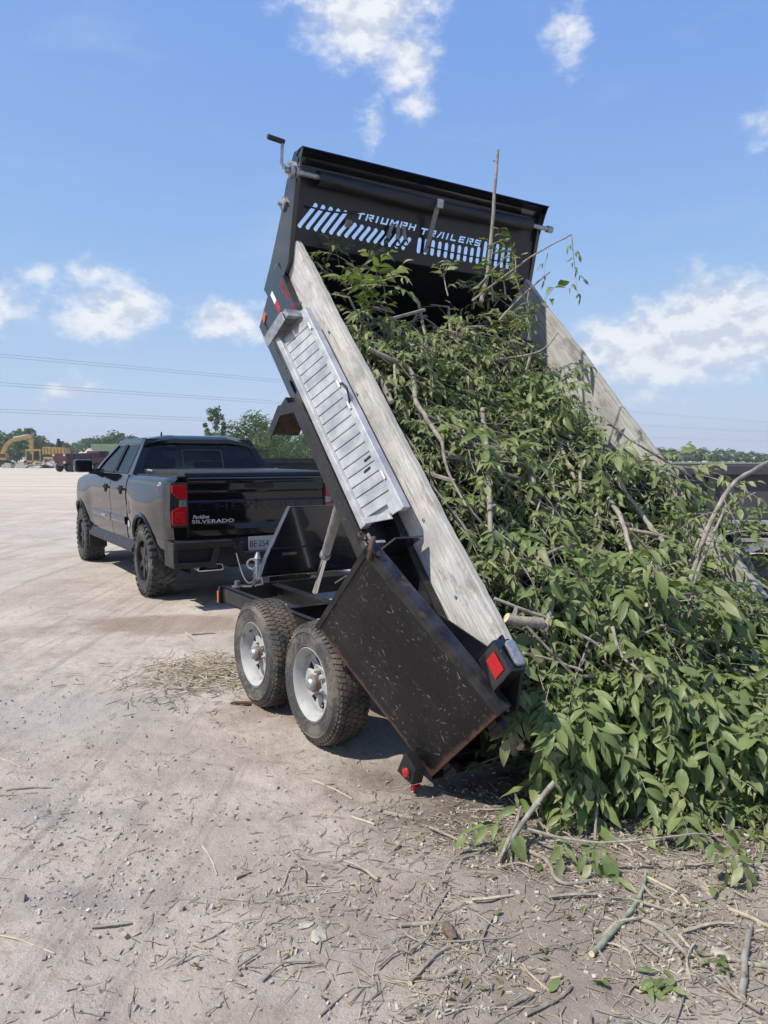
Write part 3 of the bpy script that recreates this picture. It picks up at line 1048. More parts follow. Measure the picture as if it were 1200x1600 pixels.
for wx in (-1.5, -.3, 4.5):
    for sy in (-1.05, 1.05):
        mb = MB().lathe([(.12, -.18), (.46, -.18), (.52, -.1), (.52, .1), (.46, .18), (.12, .18)], 18, Matrix.Translation((wx, sy, .52)) @ Matrix.Rotation(pi / 2, 4, 'Z'))
        mb.build('wheel', M_machine, dt)
for sy in (-.9, .9):
    for z in (1.0, 1.85):
        box_part(dt, 'tail_lamp', M_paper, (-2.45, sy - .16, z), (-2.33, sy + .16, z + .25))
heap('rubble_load', 138, 97, 2.0, 1.3, 1.6, M_concrete, 'pale rubble showing above the maroon dump truck box', 'rubble', 6, .8).location.z = 1.5

# pale green shipping container
x, y = at(196, 0, 118)
ct = empty('shipping_container', (x, y, 0), 0.06)
tag(ct, 'pale green shipping container behind the pickup cab', 'container')
box_part(ct, 'wall', M_greenbox, (-4.6, -1.2, .12), (4.6, 1.2, 3.75))
for k in range(30):
    box_part(ct, 'corrugation', M_greenbox, (-4.5 + k * .3, -1.24, .3), (-4.36 + k * .3, -1.2, 3.6))
for a in (-4.62, 4.5):
    box_part(ct, 'corner_post', M_greenbox, (a, -1.26, 0), (a + .12, 1.22, 3.8))
# low flatbed in front of the container
fb = far_root('flatbed_trailer', 162, 96, R(70), 'low dark flatbed trailer beside the maroon dump truck', 'trailer')
box_part(fb, 'deck', M_machine, (-3.4, -1.2, 1.15), (3.4, 1.2, 1.5))
box_part(fb, 'side_board', M_maroon, (-3.4, -1.22, 1.0), (3.4, -1.2, 1.7))
for wx in (-2.4, -1.3, 2.2):
    for sy in (-1.0, 1.0):
        MB().lathe([(.1, -.15), (.42, -.15), (.46, 0), (.42, .15), (.1, .15)], 16, Matrix.Translation((wx, sy, .46)) @ Matrix.Rotation(pi / 2, 4, 'Z')).build('wheel', M_machine, fb)

# ------------------------------------------------------------------ roll-off bin with cream lettering, right of the pickup
bn = empty('roll_off_bin', (-0.55, 15.2, 0), R(4))
tag(bn, 'dark roll-off bin with cream lettering behind the raised trailer bed', 'bin')
mb = MB()
mb.plate([(-2.2, 0.25), (3.2, 0.25), (3.2, 1.55), (-2.2, 1.55)], [], 0, 0.05, lambda u, v, d: (u, d, v))
bw = mb.build('side_wall', M_bin, bn)
mb = MB().plate([(-2.2, 0.25), (3.2, 0.25), (3.2, 1.55), (-2.2, 1.55)], [], 2.25, 2.3, lambda u, v, d: (u, d, v))
mb.build('side_wall', M_bin, bn)
box_part(bn, 'floor', M_bin, (-2.15, .05, .25), (3.15, 2.25, .33))
box_part(bn, 'end_wall', M_bin, (-2.2, .05, .33), (-2.14, 2.25, 1.55))
box_part(bn, 'end_wall', M_bin, (3.14, .05, .33), (3.2, 2.25, 1.55))
mb = MB()
mb.box((-2.24, -.06, 1.5), (3.24, .06, 1.6)); mb.box((-2.24, 2.24, 1.5), (3.24, 2.36, 1.6))
mb.build('top_rail', M_worn, bn)
for k in range(3):
    box_part(bw, 'rib', M_bin, (-2.2 + k * 2.66, -.07, .28), (-2.1 + k * 2.66, 0, 1.5))
for sx in (-1.6, 2.6):
    for sy in (.35, 1.95):
        MB().lathe([(.02, -.08), (.12, -.08), (.12, .08), (.02, .08)], 12, Matrix.Translation((sx, sy, .12))).build('roller', M_machine, bn)
text_mesh('lettering', 'Transco', 0.235, M_gold, bw, frame_matrix((-1.27, -.012, 1.17), (1, 0, 0), (0, 0, 1), (0, -1, 0)), .004)
text_mesh('lettering', 'disposal', 0.08, M_gold, bw, frame_matrix((-0.5, -.012, 1.07), (1, 0, 0), (0, 0, 1), (0, -1, 0)), .004)

# ------------------------------------------------------------------ dark dump box trailer at the right behind the brush
db = empty('box_trailer', (2.75, 6.9, 0), R(-3))
tag(db, 'dark grey high-sided box trailer behind the brush pile on the right', 'trailer')
mb = MB().plate([(-.2, .98), (3.6, .98), (3.6, 1.45), (-.2, 1.45)], [], 0, .05, lambda u, v, d: (u, d, v))
sw = mb.build('side_panel', M_bingrey, db)
mb = MB().plate([(-.2, .98), (3.6, .98), (3.6, 1.45), (-.2, 1.45)], [], 1.9, 1.95, lambda u, v, d: (u, d, v))
mb.build('side_panel', M_bingrey, db)
box_part(db, 'top_rail', M_bingrey, (-.22, -.05, 1.45), (3.62, .08, 1.54), .01)
box_part(db, 'top_rail', M_bingrey, (-.22, 1.87, 1.45), (3.62, 2.0, 1.54), .01)
box_part(db, 'end_panel', M_bingrey, (-.2, .05, .98), (-.15, 1.9, 1.45))
box_part(db, 'end_panel', M_bingrey, (3.55, .05, .98), (3.6, 1.9, 1.45))
box_part(db, 'floor', M_bin, (-.2, .0, .90), (3.6, 1.95, .98))
box_part(db, 'side_rail', M_alu, (-.1, -.09, 1.02), (3.6, -.03, 1.05))
box_part(db, 'side_rail', M_rust, (.2, -.06, .955), (3.6, -.015, 1.0))
box_part(db, 'side_rail', M_alu, (-.1, -.09, .86), (3.6, -.02, .89))
box_part(db, 'chassis', M_chassis, (-.1, .1, .74), (3.6, 1.8, .86))
for k in range(4):
    box_part(sw, 'rib', M_bingrey, (.15 + k * 1.05, -.035, 1.06), (.21 + k * 1.05, 0, 1.45))
# white mudguard hoop and wheel under it
mb = MB()
mb.lathe([(.40, -.16), (.47, -.16), (.47, .16), (.40, .16)], 24, Matrix.Translation((.72, .12, .40)) @ Matrix.Rotation(pi / 2, 4, 'Z'), closed=True, a0=-1.6, a1=1.6)
mb.build('mudguard', M_white, db, smooth=40)
for wx in (.72, 2.6):
    mb = MB().lathe([(.1, -.1), (.33, -.12), (.36, -.07), (.36, .07), (.33, .12), (.1, .1)], 24, Matrix.Translation((wx, .15, .36)) @ Matrix.Rotation(pi / 2, 4, 'Z'))
    mb.build('wheel', M_ttyre, db, smooth=40)
    mb = MB().lathe([(.1, -.1), (.33, -.12), (.36, -.07), (.36, .07), (.33, .12), (.1, .1)], 24, Matrix.Translation((wx, 1.75, .36)) @ Matrix.Rotation(pi / 2, 4, 'Z'))
    mb.build('wheel', M_ttyre, db, smooth=40)
box_part(db, 'tool_box', M_white, (1.25, -.02, .50), (2.1, .5, .73), .015)
mb = MB().tube([(1.02, -.15, .30), (1.18, -.18, .60)], [.10, .09], 12)
mb.tube([(1.18, -.18, .60), (1.20, -.185, .66)], [.05, .045], 10)
mb.build('jack', M_chassis, db, smooth=40)
# ================================================================== PICKUP TRUCK
PSI_T = R(31.5)
truck = empty('pickup_truck', (-1.93, 9.33, 0), PSI_T)
tag(truck, 'black crew cab pickup truck hitched to the dump trailer', 'pickup truck')
WB, TR_, TW = 3.745, 0.42, 0.29


def hw(y, z):
    """half width of the body side"""
    zs = [.45, .55, .68, .80, .93, 1.02, 1.12, 1.22, 1.32, 1.40, 1.47]
    ws = [.90, .925, .965, .975, .985, .990, 1.000, .998, .975, .945, .91]
    a = float(np.interp(z, zs, ws))
    # shoulder crease and muscle over the wheels
    for yc in (0.0, WB):
        d = abs(y - yc)
        a += 0.035 * math.exp(-(d / .62) ** 4) * sm(z, .5, .8) * (1 - sm(z, 1.02, 1.25))
    # plan taper at front and back
    if y > 3.9: a -= .26 * ((y - 3.9) / .8) ** 2
    if y < -.75: a -= .05 * ((-.75 - y) / .3) ** 2
    return a


def ztop(y):
    if y < .72: return 1.395
    if y < 3.0: return 1.42
    return 1.40 - .14 * sm(y, 3.0, 4.7)


ystn = list(np.linspace(-1.03, 4.66, 72))
levels = np.array([0, .08, .2, .33, .46, .58, .7, .8, .88, .94, .975, 1.0])
NL = len(levels)
V_, F_ = [], []
for y in ystn:
    zb, zt = .50, ztop(y)
    ring = []
    for l in levels:
        z = zb + (zt - zb) * l
        ring.append((hw(y, z) - (.035 if l == 1 else 0.008 if l > .96 else 0), y, z))
    V_ += ring + [(-x, yy, z) for x, yy, z in reversed(ring)]
m2 = 2 * NL
for i in range(len(ystn) - 1):
    for k in range(m2):
        k2 = (k + 1) % m2
        F_.append((i * m2 + k, i * m2 + k2, (i + 1) * m2 + k2, (i + 1) * m2 + k))
F_.append(tuple(range(m2 - 1, -1, -1)))
F_.append(tuple((len(ystn) - 1) * m2 + k for k in range(m2)))
bmB = MB().add(V_, F_)
body = bmB.build('body', M_truck)
cut = []
for yc in (0, WB):
    for sgn in (-1, 1):
        c = MB().lathe([(0.001, sgn * .58), (.505, sgn * .58), (.505, sgn * 1.3), (0.001, sgn * 1.3)], 40, Matrix.Translation((0, yc, .43))).build('cutter', M_truck)
        cut.append(c)
# bed cavity
cut.append(MB().box((-.78, -.98, .85), (.78, .66, 1.7)).build('cutter', M_truck))
for c in cut:
    md = body.modifiers.new('b', 'BOOLEAN')
    md.operation = 'DIFFERENCE'
    md.object = c
    md.solver = 'EXACT'
dg = bpy.context.evaluated_depsgraph_get()
nb = bpy.data.meshes.new_from_object(body.evaluated_get(dg))
bpy.data.objects.remove(body)
for c in cut:
    bpy.data.objects.remove(c)
nb.name = 'body'
nb.materials.clear()
nb.polygons.foreach_set('use_smooth', [True] * len(nb.polygons))
nb.set_sharp_from_angle(angle=R(32))
body = link('body', nb, M_truck, truck)


def side_patch(name, poly_rows, sgn, off, mat, parent, th=.012, n=26):
    """panel lying on the body side: poly_rows = [(z, y0, y1)] from bottom to top"""
    zs = [r[0] for r in poly_rows]
    mb = MB()

    def P(u, v, o):
        z = zs[0] + (zs[-1] - zs[0]) * v
        y0 = float(np.interp(z, zs, [r[1] for r in poly_rows]))
        y1 = float(np.interp(z, zs, [r[2] for r in poly_rows]))
        y = y0 + (y1 - y0) * u
        return (sgn * (hw(y, z) + o), y, z)
    N2 = 16
    mb.grid(lambda u, v: P(u, v, off), n, N2)
    mb.grid(lambda u, v: P(u, v, off - th), n, N2)
    for e in (0, 1):
        mb.grid(lambda u, v: P(e, u, off - th * v), N2, 1)
        mb.grid(lambda u, v: P(u, e, off - th * v), n, 1)
    return mb.build(name, mat, parent, smooth=40)


for sgn in (-1, 1):
    rd = side_patch('rear_door', [(.60, .92, 1.66), (.80, .80, 1.66), (1.0, .76, 1.66), (1.40, .80, 1.66)], sgn, .006, M_truck, truck)
    fd = side_patch('front_door', [(.60, 1.68, 2.92), (1.0, 1.68, 3.02), (1.40, 1.68, 3.02)], sgn, .006, M_truck, truck)
    for d, y in ((rd, .93), (fd, 1.80)):
        mb = MB()
        xx = sgn * (hw(y + .1, 1.2) + .03)
        mb.tube([(xx - sgn * .03, y, 1.215), (xx, y + .02, 1.22), (xx + sgn * .008, y + .11, 1.222), (xx, y + .20, 1.22), (xx - sgn * .03, y + .22, 1.215)], [.013, .016, .017, .016, .013], 8)
        mb.build('handle', M_truck, d, smooth=50)
        mb = MB().lathe([(.001, sgn * .0), (.055, 0), (.06, sgn * .01), (.001, sgn * .006)], 20, Matrix.Translation((sgn * (hw(y + .11, 1.21) + .006), y + .11, 1.205)))
        mb.build('handle_cup', M_cabin, d)
        # moulding strip low on the door
    for d, (a, b) in ((rd, (.86, 1.65)), (fd, (1.70, 2.85))):
        mb = MB()

        def strip(u, v, a=a, b=b):
            y = a + (b - a) * u
            prof = [(.77, .006), (.78, .022), (.84, .026), (.87, .018), (.875, .006)]
            z, o = prof[min(4, int(round(v * 4)))]
            return (sgn * (hw(y, z) + o), y, z)
        mb.grid(strip, 12, 4)
        mb.build('moulding', M_truck, d, smooth=60)
    # badge
    mb = MB().box((sgn * (hw(2.2, .83) + .024), 1.95, .805), (sgn * (hw(2.2, .83) + .032), 2.2, .84), None, .003)
    mb.build('badge', M_galv, fd)
    # wheel arch lips
    for yc in (0, WB):
        mb = MB()
        n = 40

        def lip(u, v, yc=yc):
            a = -.42 + (pi + .84) * u
            r = (.497, .525, .548, .515)[min(3, int(round(v * 3)))]
            yy, zz = yc + r * cos(a), .43 + r * sin(a)
            zz = max(zz, .47)
            o = (-.05, .022, .006, -.03)[min(3, int(round(v * 3)))]
            return (sgn * (hw(yy, zz) + o), yy, zz)
        mb.grid(lip, n, 3)
        mb.build('wheel_arch', M_truck, truck, smooth=50)
        # dark liner
        mb = MB().lathe([(.50, sgn * .60), (.50, sgn * .94)], 30, Matrix.Translation((0, yc, .43)), a0=-pi / 2, a1=pi / 2)
        mb.box((sgn * .595, yc - .5, .3), (sgn * .605, yc + .5, .93))
        mb.build('wheel_well', M_cabin, truck)
    # sill / running board
    mb = MB()
    mb.prism([(.46, .86), (.46, .99), (.50, 1.0), (.60, .935), (.60, .80)], .56, 3.18, lambda u, v, d: (sgn * v, d, u))
    mb.build('sill', M_blackplastic, truck, bev=.008)
    # mud flap
    MB().box((sgn * .74, WB - .56, .26), (sgn * .99, WB - .53, .55)).build('mud_flap', M_blackplastic, truck)
    # mirror
    mb = MB()
    mb.box((sgn * 1.02, 2.62, 1.40), (sgn * 1.27, 2.78, 1.585), None, .045)
    mir = mb.build('door_mirror', M_truck, truck, smooth=40)
    MB().prism([(.90, 1.36), (1.06, 1.38), (1.06, 1.44), (.90, 1.46)], 2.66, 2.76, lambda u, v, d: (sgn * u, d, v)).build('mirror_arm', M_blackplastic, mir)
    MB().box((sgn * 1.045, 2.612, 1.425), (sgn * 1.245, 2.622, 1.56), None, .003).build('mirror_glass', M_glass, mir)
    # fuel door ring and cap on the left
    if sgn < 0:
        mb = MB().lathe([(.001, 0), (.075, 0), (.08, -.006), (.001, -.008)], 20, Matrix.Translation((-(hw(.62, .98) + .002), .62, 1.0)))
        mb.build('fuel_flap', M_truck, truck)
        MB().lathe([(.001, 0), (.045, 0), (.045, -.012), (.001, -.012)], 18, Matrix.Translation((-(hw(.66, .78) + .002), .67, .80))).build('round_badge', M_chrome, truck)

# ---- greenhouse
ZB, ZT = 1.40, 1.855


def sidepl(sgn):
    return lambda u, v, d: (sgn * (.925 - (v - 1.40) * .50 - d), u, v)


def rrect(pts, r, n=4):
    """round the corners of a polygon"""
    out = []
    m = len(pts)
    for i in range(m):
        p, a, b = Vector(pts[i]), Vector(pts[i - 1]), Vector(pts[(i + 1) % m])
        da, db_ = (a - p), (b - p)
        ra = min(r, da.length * .45); rb = min(r, db_.length * .45)
        p0, p1 = p + da.normalized() * ra, p + db_.normalized() * rb
        for k in range(n + 1):
            t = k / n
            q = p0 * (1 - t) ** 2 + p * 2 * t * (1 - t) + p1 * t * t
            out.append((q.x, q.y))
    return out


W1 = rrect([(.98, 1.425), (1.70, 1.425), (1.70, 1.795), (1.06, 1.775)], .05)
W2 = rrect([(1.80, 1.425), (2.86, 1.425), (2.68, 1.56), (2.22, 1.785), (1.80, 1.797)], .05)
SIDE = [(.73, 1.38), (3.12, 1.38), (2.72, 1.62), (2.30, 1.83), (2.1, 1.87), (1.12, 1.865), (.94, 1.80), (.83, 1.6)]
for sgn in (-1, 1):
    MB().plate(SIDE, [W1, W2], 0, .05, sidepl(sgn)).build('cab_side', M_truck, truck)
    for wv_ in (W1, W2):
        MB().prism(wv_, .012, .020, sidepl(sgn)).build('side_window', M_glass, truck)
        big = []
        cx = sum(p[0] for p in wv_) / len(wv_); cy = sum(p[1] for p in wv_) / len(wv_)
        big = [(cx + (p[0] - cx) * 1.035, cy + (p[1] - cy) * 1.07) for p in wv_]
        MB().plate(big, [wv_], -.006, .012, sidepl(sgn)).build('window_trim', M_blackplastic, truck)


# rear wall with window
def rearpl(u, v, d):
    return (u, .735 + (v - 1.40) * .46 + d, v)


RW = rrect([(-.80, 1.435), (.80, 1.435), (.64, 1.775), (-.64, 1.775)], .05)
MB().plate([(-.94, 1.36), (.94, 1.36), (.70, 1.85), (-.70, 1.85)], [RW], 0, .04, rearpl).build('cab_back', M_truck, truck)
rg = MB().prism(RW, .008, .014, rearpl).build('rear_window', M_glass, truck)
mb = MB()
for a, b, c, d in ((-.27, .27, 1.46, 1.475), (-.27, .27, 1.70, 1.712)):
    mb.prism([(a, c), (b, c), (b, d), (a, d)], -.004, .008, rearpl)
for a in (-.27, .255):
    mb.prism([(a, 1.46), (a + .015, 1.46), (a + .015, 1.712), (a, 1.712)], -.004, .008, rearpl)
mb.build('slider_frame', M_blackplastic, rg)
hl = MB().prism([(-.30, 1.80), (.30, 1.80), (.28, 1.842), (-.28, 1.842)], -.022, 0, rearpl).build('high_brake_lamp', M_cabin, truck, bev=.004)
for a, b in ((-.29, -.14), (.14, .29)):
    MB().prism([(a, 1.806), (b, 1.806), (b, 1.836), (a, 1.836)], -.03, -.0225, rearpl).build('lens', simple('pink_lens', (.30, .10, .11), .2, var=.1) if a < 0 else bpy.data.materials['pink_lens'], hl)


# windscreen
def frontpl(u, v, d):
    return (u, 3.10 - (v - 1.40) * 1.78 - d, v)


MB().prism(rrect([(-.82, 1.41), (.82, 1.41), (.66, 1.83), (-.66, 1.83)], .05), 0, .01, frontpl).build('windscreen', M_glass, truck)
# roof
mb = MB()


def roof(u, v, dz=0):
    x = -.735 + 1.47 * u
    y = .89 + 1.52 * v
    ex = abs(2 * u - 1); ey = abs(2 * v - 1)
    z = 1.905 - .075 * ex ** 5 - .06 * ey ** 8 - .012 * ex ** 2
    z += .010 * (math.exp(-((abs(u - .5) - .25) / .05) ** 2))
    return (x, y, z - dz)


mb.grid(lambda u, v: roof(u, v), 22, 16)
mb.grid(lambda u, v: roof(u, v, .05), 22, 16)
for e in (0, 1):
    mb.grid(lambda u, v: roof(e, u, .05 * v), 16, 1)
    mb.grid(lambda u, v: roof(u, e, .05 * v), 22, 1)
mb.build('roof', M_truck, truck, smooth=50)
mb = MB().tube([(-.42, 1.25, 1.88), (-.42, 1.22, 1.945)], [.016, .008], 8)
mb.build('aerial', M_blackplastic, truck)
# bonnet bulge + front
mb = MB()
mb.grid(lambda u, v: (-.62 + 1.24 * u, 3.05 + 1.5 * v, 1.385 - .12 * v ** 1.6 + .035 * (1 - (2 * u - 1) ** 4)), 10, 10)
mb.build('bonnet', M_truck, truck, smooth=60)
for sgn in (-1, 1):
    MB().prism([(.52, 1.10), (.88, 1.10), (.86, 1.22), (.52, 1.2)], 4.60, 4.66, lambda u, v, d: (sgn * u, d, v)).build('headlight', M_clear, truck)
MB().box((-.85, 4.55, .45), (.85, 4.80, .72), None, .04).build('front_bumper', M_blackplastic, truck)
MB().box((-.6, 4.63, .80), (.6, 4.67, 1.12), None, .01).build('grille', M_blackplastic, truck)
# interior
for sx in (-.42, .42):
    st = MB().box((sx - .27, 1.70, .95), (sx + .27, 2.2, 1.12), None, .05)
    st.box((sx - .26, 1.62, 1.1), (sx + .26, 1.76, 1.56), None, .05)
    st.box((sx - .13, 1.60, 1.575), (sx + .13, 1.70, 1.745), None, .04)
    st.build('front_seat', M_cabin, truck, smooth=40)
st = MB().box((-.72, .85, 1.0), (.72, 1.3, 1.15), None, .05)
st.box((-.72, .86, 1.12), (.72, .98, 1.46), None, .04)
for sx in (-.46, .46):
    st.box((sx - .15, .95, 1.46), (sx + .15, 1.04, 1.60), None, .04)
st.build('rear_seat', M_cabin, truck, smooth=40)
MB().box((-.8, 2.6, 1.2), (.8, 3.0, 1.42), None, .05).build('dashboard', M_cabin, truck)
MB().box((-.12, 2.38, 1.70), (.12, 2.40, 1.77), None, .006).build('rear_view_mirror', M_blackplastic, truck)

# ---- tailgate (profile extruded across), text, handle
prof = [(-1.035, .755), (-1.068, .775), (-1.074, .84), (-1.062, .90), (-1.066, .925), (-1.066, 1.135), (-1.052, 1.155), (-1.052, 1.235), (-1.072, 1.262), (-1.068, 1.335), (-1.088, 1.36), (-1.092, 1.385), (-1.06, 1.398), (-1.0, 1.39), (-1.0, .755)]
mb = MB().prism(prof, -.79, .79, lambda u, v, d: (d, u, v))
tg = mb.build('tailgate', M_truck, truck, bev=.004)
text_mesh('lettering', 'CHEVROLET', .125, simple('body_colour_letter', (.006, .0065, .008), .25, var=.1), tg, frame_matrix((0, -1.0665, 1.165 - .12), (1, 0, 0), (0, 0, 1), (0, -1, 0)), .004, 'CENTER', sx=2.0)
text_mesh('lettering', 'SILVERADO', .052, M_bright, tg, frame_matrix((-.755, -1.0667, .842 + .075), (1, 0, 0), (0, 0, 1), (0, -1, 0)), .004, sx=1.75)
text_mesh('dealer_lettering', 'Parkline', .055, M_white, tg, frame_matrix((-.745, -1.0665, .965), (1, 0, 0), (0, 0, 1), (0, -1, 0)), .0015, shear=.25)
mb = MB().box((-.17, -1.072, 1.275), (.17, -1.062, 1.335), None, .004)
mb.build('handle', M_cabin, tg)
MB().box((-.03, -1.085, 1.12), (.0, -1.05, 1.16), None, .006).build('camera_pod', M_blackplastic, tg)
# decal on the bed side
for body_, z, s_, mt in (('Z71', 1.305, .055, M_white), ('4x4', 1.255, .048, M_redtext)):
    y0 = -.60
    x0 = -(hw(-.7, z + .02) + .0025)
    tl = (hw(-.7, z + .05) - hw(-.7, z)) / .05
    zax = Vector((tl * -1, 0, 1)).normalized()
    text_mesh('decal', body_, s_, mt, truck, frame_matrix((x0 - .004, y0, z), (0, -1, 0), tuple(zax), tuple(Vector((0, -1, 0)).cross(zax))), .0008, shear=.2, sx=1.3)

# ---- tail lamps
for sgn in (-1, 1):
    X = lambda u, v, d: (sgn * u, d, v)
    hb = MB().prism([(.795, .88), (.975, .88), (.985, 1.10), (.97, 1.345), (.795, 1.345)], -1.07, -.80, X).build('tail_lamp', M_blackplastic, truck, bev=.006)
    mb = MB()
    mb.prism(rrect([(.808, 1.172), (.885, 1.172), (.965, 1.24), (.962, 1.322), (.808, 1.322)], .012), -1.088, -1.0, X)
    mb.build('upper_lens', M_red, hb, bev=.006)
    MB().prism(rrect([(.808, 1.095), (.885, 1.095), (.885, 1.168), (.808, 1.168)], .01), -1.082, -1.0, X).build('reversing_lens', M_clear, hb, bev=.005)
    mb = MB().prism(rrect([(.808, .905), (.965, .905), (.968, 1.055), (.90, 1.09), (.808, 1.09)], .012), -1.088, -1.0, X)
    mb.build('lower_lens', M_red, hb, bev=.006)
    mb = MB().prism(rrect([(.835, .935), (.93, .935), (.93, 1.04), (.835, 1.04)], .01), -1.094, -1.087, X)
    mb.build('inner_lens', M_redrefl, hb, bev=.003)

# ---- rear bumper
mb = MB()
BY0, BY1 = -1.20, -1.0
Xb = lambda u, v, d: (u, d, v)
for sgn in (-1, 1):
    Xs = lambda u, v, d, s=sgn: (s * u, d, v)
    mb.prism([(.36, .665), (.985, .665), (.985, .735), (.36, .735)], BY0, BY1, Xs)
    mb.prism([(.36, .665), (.36, .735), (.22, .60), (.24, .535)], BY0, BY1, Xs)
    mb.prism([(.94, .47), (.99, .47), (.99, .735), (.94, .735)], BY0 + .01, -.86, Xs)
    mb.prism([(.55, .465), (.985, .465), (.985, .525), (.58, .525)], BY0, BY1, Xs)
    mb.prism([(.50, .60), (.55, .465), (.60, .525), (.56, .665), (.50, .665)], BY0 + .005, BY1, Xs)
mb.prism([(-.24, .535), (.24, .535), (.24, .595), (-.24, .595)], BY0, BY1, Xb)
rb = mb.build('rear_bumper', M_blackplastic, truck, bev=.010)
MB().box((-.93, -1.12, .47), (.93, -1.02, .74)).build('bumper_backing', M_cabin, rb)
lp = MB().prism(rrect([(-.152, .60), (.152, .60), (.152, .752), (-.152, .752)], .012), -1.135, -1.128, Xb).build('number_plate', M_plate, rb)
text_mesh('plate_lettering', 'BE·254', .098, M_platetext, lp, frame_matrix((-.142, -1.1362, .640), (1, 0, 0), (0, 0, 1), (0, -1, 0)), .0012, sx=.80)
MB().box((-.255, -1.15, .61), (-.205, -1.10, .70), None, .01).build('trailer_socket', M_blackplastic, rb)
mb = MB()
mb.tube([(-.70, -.7, .50), (-.70, -1.0, .48), (-.66, -1.14, .465)], .05, 10, cap=False)
mb.plate(rrect([(-.75, .42), (-.45, .42), (-.47, .495), (-.72, .495)], .03), [rrect([(-.735, .432), (-.465, .432), (-.482, .484), (-.712, .484)], .025)], -1.19, -1.06, Xb)
mb.build('exhaust_tip', M_chrome, truck)
MB().box((-.05, -1.42, .43), (.05, -1.0, .52)).build('tow_bar', M_chassis, truck)
MB().box((-.55, -.9, .42), (.55, 4.2, .55)).build('chassis_frame', M_chassis, truck)
for yc in (0, WB):
    MB().tube([(-.8, yc, .42), (.8, yc, .42)], .05, 10).lathe([(.02, -.13), (.15, -.06), (.15, .06), (.02, .13)], 14, Matrix.Translation((0.1, yc, .42))).build('axle', M_chassis, truck)
# ---- tonneau cover
mb = MB().prism([(-1.0, 1.398), (.60, 1.405), (.66, 1.47), (-.93, 1.462), (-1.0, 1.445)], -.80, .80, lambda u, v, d: (d, u, v))
mb.build('tonneau_cover', M_blackplastic, truck, bev=.008)
for sgn in (-1, 1):
    MB().box((sgn * .80, -1.0, 1.392), (sgn * .885, .68, 1.412), None, .004).build('bed_rail_cap', M_blackplastic, truck)
    MB().tube([(sgn * .80, .25, 1.45), (sgn * .83, .35, 1.46), (sgn * .80, .48, 1.45)], .012, 6).build('cover_latch', M_galv, truck)


# ---- truck wheels
def truck_wheel(root, x, y, sgn):
    wr = empty('wheel')
    wr.parent = root
    wr.matrix_basis = Matrix.Translation((x, y, TR_)) @ (Matrix.Identity(4) if sgn > 0 else Matrix.Rotation(pi, 4, 'Z')) @ Matrix.Rotation(random.uniform(0, 6), 4, 'X')
    h = TW / 2
    mb = MB().lathe([(.245, -h + .03), (.25, -h + .01), (.30, -h - .006), (.345, -h), (.375, -h + .012), (.397, -h + .03), (.404, -h + .05), (.406, 0), (.404, h - .05), (.397, h - .03), (.375, h - .012), (.345, h), (.30, h + .006), (.25, h - .01), (.245, h - .03)], 64)
    ty = mb.build('tyre', M_ttyre, wr, smooth=35)
    tb = MB()
    nb_ = 30
    for k in range(nb_):
        a = 2 * pi * k / nb_
        for row, (xc, wd, ln, off, yaw) in enumerate(((-.108, .062, .062, 0, .12), (-.042, .056, .055, .5, .5), (.028, .056, .055, .05, -.5), (.108, .062, .062, .55, -.12))):
            aa = a + off * 2 * pi / nb_
            M = Matrix.Rotation(aa, 4, 'X') @ Matrix.Translation((xc, 0, .408)) @ Matrix.Rotation(yaw, 4, 'Z')
            tb.add([(-wd / 2, -ln / 2, -.012), (wd / 2, -ln / 2, -.012), (wd / 2, ln / 2, -.012), (-wd / 2, ln / 2, -.012), (-wd * .46, -ln * .44, .012), (wd * .46, -ln * .30, .012), (wd * .46, ln * .44, .012), (-wd * .46, ln * .30, .012)],
                   [(4, 5, 6, 7), (0, 1, 5, 4), (1, 2, 6, 5), (2, 3, 7, 6), (3, 0, 4, 7)], M)
        for s2 in (-1, 1):
            M = Matrix.Rotation(a + (0 if s2 < 0 else pi / nb_), 4, 'X')
            x0, x1 = s2 * (h - .028), s2 * (h + .004)
            tb.add([(x0, -.026, .412), (x0, .026, .412), (x1, .018, .385), (x1, -.018, .385), (x1 + s2 * .001, -.015, .352), (x1 + s2 * .001, .012, .352)], [(0, 1, 2, 3), (3, 2, 5, 4)], M)
    tr = tb.build('tread', M_ttread, ty)
    tr['kind'] = 'stuff'
    rm = MB().lathe([(.252, -h + .02), (.245, -.05), (.24, .05), (.243, h - .035), (.252, h - .02), (.256, h - .005), (.248, h), (.232, h - .012), (.228, h - .045), (.22, .03)], 48)
    for k in range(6):
        M = Matrix.Rotation(2 * pi * k / 6, 4, 'X')
        rm.add([(h - .03, -.036, .05), (h - .03, .036, .05), (h - .03, .028, .235), (h - .03, -.028, .235), (h - .075, -.05, .05), (h - .075, .05, .05), (h - .075, .045, .235), (h - .075, -.045, .235)],
               [(0, 1, 2, 3), (0, 4, 5, 1), (1, 5, 6, 2), (2, 6, 7, 3), (3, 7, 4, 0)], M)
    rm.lathe([(.001, h - .018), (.04, h - .018), (.065, h - .03), (.07, h - .075), (.001, h - .08)], 20)
    rm.lathe([(.23, -.02), (.001, -.02)], 30)
    rm.build('rim', M_darkrim, wr, smooth=35)
    return wr


for sgn in (-1, 1):
    for yc in (0, WB):
        truck_wheel(truck, sgn * (1.015 - TW / 2), yc, sgn)
